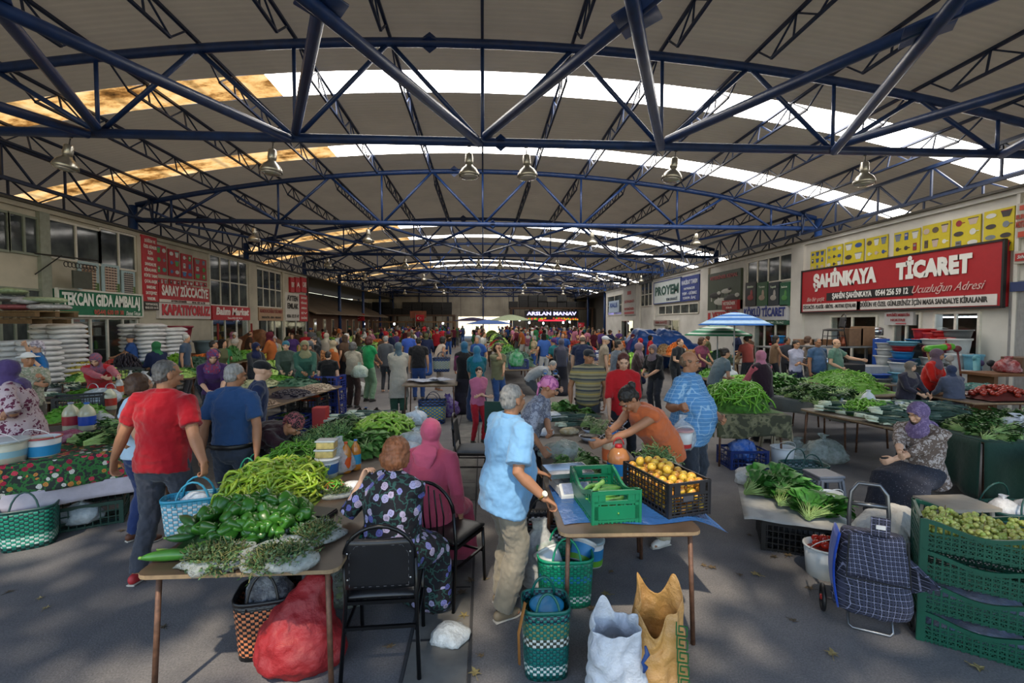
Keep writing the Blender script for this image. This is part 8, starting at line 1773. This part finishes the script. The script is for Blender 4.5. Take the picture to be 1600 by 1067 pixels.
# ================================================================ CROWD
objc = mat('OBJ', .9, var=.15, scale=5, bump=.3, bscale=14, spec=.2); VAR = []
for i, (fem, hk, bt, ln, hd) in enumerate(((0, 'short', 'trousers', 4, 0), (0, 'ring', 'trousers', 12, 0), (0, 'cap', 'trousers', 3, 0), (0, 'short', 'trousers', 30, 0), (1, 'scarf', 'skirt', 5, 1), (1, 'scarf', 'skirt', 18, 1), (1, 'bandana', 'trousers', 28, 1), (1, 'bob', 'trousers', 4, 0), (1, 'scarf', 'trousers', 8, 1), (1, 'long', 'trousers', 10, 0))):
 o, s_ = person("person", "x", (0, 60 + i, 0), H=1.66, detail=1, female=bool(fem), top=objc, bottom=objc, btype=bt, hair=hk, hmat=objc, lean=ln, sleeve=1.8 if hk == 'scarf' else .6, build=random.uniform(1, 1.18), hands=(None, None) if i % 2 else (Vector((.1, 60 + i - .38, 1.05)), Vector((-.12, 60 + i - .4, 1.0))))
 VAR.append((o, fem, hk))
HK = {'short': 'short hair', 'ring': 'thinning hair', 'cap': 'a cap', 'scarf': 'a headscarf', 'bandana': 'a tied headscarf', 'bob': 'bobbed hair', 'long': 'long hair'}
CN = [('black', '#17181c'), ('navy', '#1c2440'), ('grey', '#5c5f64'), ('white', '#c0c0be'), ('beige', '#a8977c'), ('olive', '#50523a'), ('maroon', '#54202c'), ('red', '#98202a'), ('blue', '#2f4f8c'), ('teal', '#1f5c64'), ('brown', '#4a382c'), ('pink', '#a0647a'), ('green', '#2f6a44'), ('purple', '#4a3468'), ('orange', '#a0582c')]
rn = random.Random(21); seen = {}
def crowd(x, y, rz, H=None):
 o, fem, hk = VAR[rn.randrange(len(VAR))]; (cn, cc), (_, bc2), (sn, sc2) = rn.choice(CN), rn.choice(CN[:6] + CN[8:11]), rn.choice(CN)
 wh = '%s, facing %s' % (HK[hk], 'the camera' if math.cos(R(rz)) > .3 else 'away' if math.cos(R(rz)) < -.3 else 'sideways')
 side = 'left' if x < -2 else 'centre' if x < 4 else 'right'; tn = min(8, max(1, int((y - 1.6) / 7.7) + 1))
 lab = 'shopper in %s with %s, %s crowd before the %s truss' % (cn, wh, side, ordi[tn]); c = copy_tree(o, lab, loc=(x, y, 0), rz=R(rz), group='shoppers in the crowd', scale=(H or rn.uniform(1.52, 1.8)) / 1.66)
 for ch in c.children:
  n = ch.name.split('.')[0]; col = {'shirt': cc, 'trousers': bc2, 'skirt': bc2, 'hair': rn.choice(['#1d1815', '#3a2a20', '#8f8d8a', '#4a3a30']), 'headscarf': sc2, 'cap': sc2}.get(n)
  if col: ch.color = (*lin(col), 1)
# heaps and bags for the far stalls
def heap_mesh(seed, leaf=True):
 r2 = random.Random(seed); b = MB(); b.grid(lambda u, v: ((u - .5) * 2, (v - .5) * 2, max(0, mound(1, 1, .5, (u - .5) * 2, (v - .5) * 2) + .08 * nz((u * 9, v * 9, 0), 1, seed))), 12, 12)
 for k in range(150):
  a, r = r2.uniform(0, 6.28), math.sqrt(r2.random()) * .95; x, y = r * math.cos(a), r * math.sin(a); c = Vector((x, y, mound(1, 1, .5, x, y) + .03))
  if leaf: u = Vector((r2.uniform(-1, 1), r2.uniform(-1, 1), r2.uniform(-.3, .6))).normalized() * .13; w = u.cross(Vector((r2.uniform(-1, 1), r2.uniform(-1, 1), 1))).normalized() * .06; b.add([c - u, c - w, c + u, c + w], [(0, 1, 2, 3)])
  else: b.ell(c, (.075, .075, .07), 6, 4)
 return b.mesh('heap', [mat('OBJ', .6, var=.5, scale=9)], not leaf)
HP = [(heap_mesh(1), 'leafy'), (heap_mesh(2), 'leafy'), (heap_mesh(3, False), 'round')]
GN = {'leafy': [('bright green peppers', '#7aae30'), ('dark parsley', '#3c7430'), ('pale lettuce', '#a4c464'), ('leeks', '#3a5c4c'), ('green beans', '#4f8a20')], 'round': [('tomatoes', '#a82a18'), ('aubergines', '#1c1424'), ('potatoes', '#8a6f4c'), ('oranges', '#c8681c'), ('onions', '#9c6a3c'), ('apples', '#a89a30')]}
bme = MB(); bme.lathe([(0, 0), (.8, 0), (1, .3), (.8, .7), (.3, .95), (.2, 1.1), (.35, 1.3)], n=14); vary(bme, .2, 3); BGM = bme.mesh('bag', [bagmat('#d4d6d8', .95)], True)
CRM = crate_mb(.55, .38, .26, bars=8, rows=4).mesh('crate', [mat('OBJ', .45, var=.1)], False)
ST = None
def stall(x, y, w, l, rz, tn, k, skip_table=False):
 global ST
 side = 'left' if x < -2 else 'centre' if x < 4 else 'right'; pos = '%s block near the %s truss, row %d' % (side, ordi[tn], k)
 if not skip_table:
  if ST is None: ST = table('market table in the ' + pos, (x, y), 1, 1, rz=rz, group='stall tables down the hall'); ST.scale = (w, l, 1)
  else: copy_tree(ST, 'market table in the ' + pos, loc=(x, y, 0), rz=rz, scale=(w, l, 1))
 M = Matrix.Rotation(rz, 3, 'Z'); n = max(2, int(l / .62)); m = max(1, int(w / .7))
 for i in range(n):
  for j in range(m):
   p = Vector((x, y, TZ + .003)) + M @ Vector(((j + .5) / m * w - w / 2, (i + .5) / n * l - l / 2, 0)); t_ = rn.random()
   if t_ < .7:
    me, kd = rn.choice(HP); nm, cc = rn.choice(GN[kd]); o = link_mesh('produce_heap', me, p, (0, 0, rn.uniform(0, 6)), color=cc, scale=(w / m * .44, l / n * .44, rn.uniform(.5, .95) if y > 12 else rn.uniform(.25, .45))); tag(o, 'heap of %s on a table in the %s' % (nm, pos), 'produce heap', 'produce heaps down the hall', 'stuff')
   elif t_ < .86: o = link_mesh('plastic_bag', BGM, p, (0, 0, rn.uniform(0, 6)), scale=(.2, .16, .22)); tag(o, 'pale plastic bag on a table in the ' + pos, 'bag', 'pale bags down the hall')
   else: o = link_mesh('plastic_crate', CRM, p, (0, 0, rz), color=rn.choice(['#1a2f6a', '#17181c', '#1a5a44'])); tag(o, 'slatted crate on a table in the ' + pos, 'crate', 'crates down the hall')
for k_, (x_, y_, w_, l_, rz_) in enumerate(LT):
 if k_ != 0: stall(x_, y_, w_, l_, rz_, 1, 50 + k_, True)
stall(5.7, 10.6, 1.2, 2.0, 0, 1, 60); stall(-6.9, 9.4, 1.1, 2.4, .1, 1, 61)
cols = [(-8.6, 11, 55), (-5.3, 11.6, 55), (.9, 13, 52), (4.2, 12.4, 52), (7.6, 14.5, 52)]
for ci, (x, y0, y1) in enumerate(cols):
 y = y0; k = 1
 while y < y1:
  l = rn.uniform(2.0, 2.8); tn = min(8, int((y - 1.6) / 7.7) + 1); lodge = x < -9
  stall(x + rn.uniform(-.15, .15), y + l / 2, 1.25, l, rn.uniform(-.03, .03), tn, k); k += 1
  for s_ in (-1, 1):
   for q in range(rn.choice((1, 2, 2, 3)) if y > 23 else rn.choice((0, 1, 1, 2))):
    crowd(x + s_ * rn.uniform(1.0, 1.35), y + l * (q + .5) / 3 + rn.uniform(-.2, .2), rn.choice((90 * -s_ + rn.uniform(-40, 40), rn.uniform(0, 360))) )
  y += l + (.25 if y < 30 else .9)
for k in range(26): crowd(rn.uniform(-3.1, -2.0) if k % 2 else rn.uniform(2.3, 2.8), 17 + k * 1.35, rn.choice((0, 180, 20, 160, 200)))
for k in range(16): crowd(rn.uniform(-10, 10), 55.5 + (k % 3) * .9, rn.uniform(0, 360))
for o, _, _ in VAR:
 for ch in list(o.children): bpy.data.objects.remove(ch)
 bpy.data.objects.remove(o)
# mushrooms and aubergines table, crates below it
q = P(455, 625, TZ); tm = table('folding table with bagged mushrooms and aubergines left of the aisle', (-3.75, 8.35), 1.2, 3.4, rz=-.16)
for px, py, kd, cc, nm, s_ in ((455, 618, 2, '#1c1424', 'aubergines', .34), (432, 596, 0, '#5a9a24', 'bright green peppers', .42), (468, 600, 0, '#2f5c44', 'dark leeks', .42), (408, 632, 2, '#7a6048', 'bagged walnuts', .24), (480, 612, 2, '#8a7460', 'bagged mushrooms', .28), (497, 607, 2, '#a08f78', 'pale mushrooms', .28), (405, 602, 0, '#a8aa80', 'pale cabbage leaves', .4), (480, 588, 0, '#7a8a78', 'bagged greens', .4), (440, 578, 0, '#8a9a50', 'pale peppers', .4)):
 o = link_mesh('produce_heap', HP[kd][0], P(px, py, TZ + .003), (0, 0, px), color=cc, scale=(s_, s_, s_ * .6)); tag(o, 'heap of %s on the mushroom table left of the aisle' % nm, 'produce heap', None, 'stuff')
def fcrate(label, px, py, c, fill=None, z=0):
 q = P(px, py, 0); q.z = z; o = link_mesh('plastic_crate', CRM, q, (0, 0, -.15), color=c, scale=1.15); tag(o, label, 'crate')
 if fill: h = link_mesh('produce_heap', HP[2][0], q + Vector((0, 0, .22)), color=fill, scale=(.28, .19, .2)); tag(h, 'tomatoes filling the ' + label, 'produce heap', None, 'stuff')
for i in range(3): fcrate('blue crate in the stack beside the aisle, %s' % ('bottom one', 'middle one', 'topmost one')[i], 513, 650, '#1c2f7a', '#8f2418' if i == 2 else None, i * .3)
for i in range(2): fcrate('%s crate under the mushroom table, %s' % (('blue', 'black')[i], ('lower', 'upper')[i]), 482, 665, ('#1c2f7a', '#1a1b20')[i], '#b8481c' if i else None, i * .3)
fcrate('blue crate of limes on the floor left of the tomatoes', 455, 672, '#1a2c6a', '#5a7a34'); fcrate('black crate of walnuts on the floor near the bending woman', 425, 690, '#1a1b20', '#8a6c4c'); fcrate('blue crate at the aisle end of the mushroom table', 522, 600, '#1c2f5a', None, TZ)
b = MB(); b.box((0, 0, .3), (.22, .22, .6)); tag(b.build('red_box', mat('#9c2020', .5), loc=P(502, 690, 0)), 'tall red box on the floor by the tomato crates', 'box')
# paper covered table
q = P(674, 597, TZ); table('grey table with folded newspapers in the middle aisle', (q.x, q.y), 1.15, 1.0, rz=.02)
for i in range(4): b = MB(); b.grid(lambda u, v: ((u - .5) * .42, (v - .5) * .32, .02 + .03 * nz((u * 3, v * 3, i))), 8, 8); tag(b.build('newspaper', mat('#8f95a4', .9, var=.3, scale=20), smooth=True, loc=(q.x - .32 + i * .2, q.y + (-.12 if i % 2 else .12), TZ + .02 + i * .012), rz=i * .7, solid=.004), 'crumpled newspaper on the grey aisle table, %s' % ('leftmost', 'second', 'third', 'rightmost')[i], 'newspaper')
dw = weave([(0, '#1f4a8a', '#14161f'), (.2, '#2f7ab0', '#b8a84a'), (.8, '#1f4a8a', '#14161f')], 40, 14); q2 = P(676, 660, 0); basket('blue and yellow woven basket under the grey aisle table', q2, .55, .4, .45, dw, mat('#16203c', .4)); basket('blue and yellow woven basket standing on the table behind the newspapers', P(690, 580, TZ), .45, .35, .36, dw, mat('#16203c', .4))
for px, py, cc, lab in ((700, 650, '#5a2f8a', 'purple and white bag on the floor beside the woven basket'), (712, 640, '#a0a4b0', 'pale bag under the grey aisle table'), (560, 618, '#a8aaa8', 'white bag on the floor left of the aisle')): bag(lab, P(px, py, 0), (.25, .2, .4), cc, 1.0, px)
bag('white carrier bag hanging from the grey haired woman\'s hand', PY(562, 590, 11.2), (.2, .1, .3), '#a8b4a0', .95, 131); bag('bright green carrier bag held by the woman at her ear', PY(806, 572, 9.8), (.16, .1, .3), '#1a8a44', 1.0, 132)
fc = empty('folding_chair', (.32, 6.9, 0), 'dark green folding camp chair left of the old man', 'chair', rz=2.9); b = MB(); b.box((0, 0, .42), (.5, .45, .03)); b.build('seat', mat('#16382c', .8), fc); b = MB(); b.box((0, .24, .7), (.5, .03, .45)); b.build('backrest', mat('#16382c', .8), fc)
for s_ in (-1, 1): b = MB(); b.tube((s_ * .24, -.2, .42), (s_ * .26, .25, 0), .012); b.tube((s_ * .24, .22, .92), (s_ * .26, -.22, 0), .012); b.build('leg', black_metal, fc)
# white flour sacks stacked on the left, pallets
sb = MB(); sb.loft([(-.38, 0, .06), (-.3, 0, .06), (0, 0, .065), (.3, 0, .06), (.38, 0, .06)], [(.1, .03), (.24, .06), (.27, .068), (.24, .06), (.1, .03)], n=12, side=(0, 1, 0)); vary(sb, .025, 5); SBM = sb.mesh('sack', [mat('#cdcdcf', .55, var=.2, scale=6)], True)
def sackstack(px, Y, nx, nz_, lab, z0=0, rz=1.3, top=0, ny=1):
 q = PY(px, 500, Y)
 for j in range(nz_):
  for i in range(nx):
   for m in range(ny):
    o = link_mesh('flour_sack', SBM, (q.x - i * .56 * math.cos(rz + 1.57) + rn.uniform(-.03, .03) + m * .0, q.y - i * .56 * math.sin(rz + 1.57) + rn.uniform(-.03, .03), z0 + j * .118), (0, 0, rz + rn.uniform(-.06, .06))); tag(o, 'white sack in %s' % lab, 'sack', 'white sacks in ' + lab)
sackstack(30, 11.2, 2, 14, 'the tall left stack under the pallets', ny=1); sackstack(78, 12.3, 2, 17, 'the stack left of the glass door'); sackstack(210, 14.4, 2, 17, 'the slumped stack under the closing sale banner'); sackstack(247, 15.1, 2, 16, 'the stack beside the cookware heap')
for i in range(2):
 q = PY(56 if i else 44, 500, 11.3); r = empty('wooden_pallet', (q.x, 11.3, 2.02 + i * .15) , 'wooden pallet on the white sacks, %s' % ('upper' if i else 'lower'), 'pallet', rz=-.2); b = MB()
 for k in range(6): b.box((-.5 + k * .2, 0, .12), (.12, .95, .022))
 b.build('deck', mat('#7a5f3c', .8, var=.3), r); b = MB()
 for k in (-1, 0, 1): b.box((0, k * .4, .05), (1.15, .09, .1))
 b.build('bearer', mat('#6a5032', .8, var=.3), r)
for k, (dx, dz, cc) in enumerate(((-.5, 0, '#a0585c'), (.1, .0, '#b0b0b4'), (-.4, .13, '#a8a8ac'), (.0, .16, '#9cac8c'), (-.9, .2, '#a8a8ac'), (-.7, .35, '#8fa07c'))): o = link_mesh('flour_sack', bpy.data.meshes.get('pkg') or (lambda m: (setattr(m, 'name', 'pkg'), m)[1])(sb.mesh('pkg', [mat('OBJ', .5, var=.5, scale=20)], True)), (PY(72, 500, 11.3).x + dx, 11.3, 2.33 + dz), (0, 0, .3 + k), color=cc); tag(o, 'printed packet bale on top of the pallets, %s from the bottom' % ordi[k], 'bale')
# cookware heap beside the sacks and a hanging pile of wicker
for i, (px, z, r_, cc, nm) in enumerate(((270, 0, .4, '#6a6c70', 'grey cauldron'), (268, .5, .36, '#5a5c60', 'grey tub'), (268, .95, .38, '#9aa0ac', 'steel tub'), (270, 1.45, .42, '#7a2434', 'wine red basin'), (296, 0, .4, '#6a4030', 'brown crate like tub'), (300, .5, .4, '#7a4a30', 'terracotta tub'), (318, 0, .4, '#a8a8a8', 'white tub'), (322, .5, .36, '#8a8c90', 'grey bowl'), (312, .95, .35, '#5a6a70', 'steel bowl'), (332, 0, .35, '#8a2a2c', 'red tub'))):
 q = PY(px + 8, 500, 16.8); o = link_mesh('plastic_basin', tubm, (q.x, 16.8, z), color=cc, scale=(r_, r_, .48)); tag(o, '%s in the cookware heap under the left banner' % nm, 'tub')
q = PY(405, 525, 22); b = MB(); b.loft([(0, 0, 0), (0, 0, .7), (.1, 0, 1.3), (.2, 0, 1.6)], [(1.5, .8), (1.4, .8), (.9, .6), (.3, .3)], n=14, side=(1, 0, 0)); o = link_mesh('wicker_heap', fuse(b, .08, 1, .4, .4, [mat('#7a4f30', .8, var=.5, scale=9)]), (q.x, 22, 0)); tag(o, 'brown heap of wicker goods by the far left shops', 'wicker heap', None, 'stuff')
for s_ in (-1, 1): b = MB(); b.box((0, 0, 1.0), (.06, .06, 2.0)); tag(b.build('red_post', mat('#8a2420', .5), loc=(q.x - .6 + s_ * .7, 21.1, 0)), 'red steel post before the wicker heap, %s one' % ('left' if s_ < 0 else 'right'), 'post')
bpy.data.scenes.remove(WS)
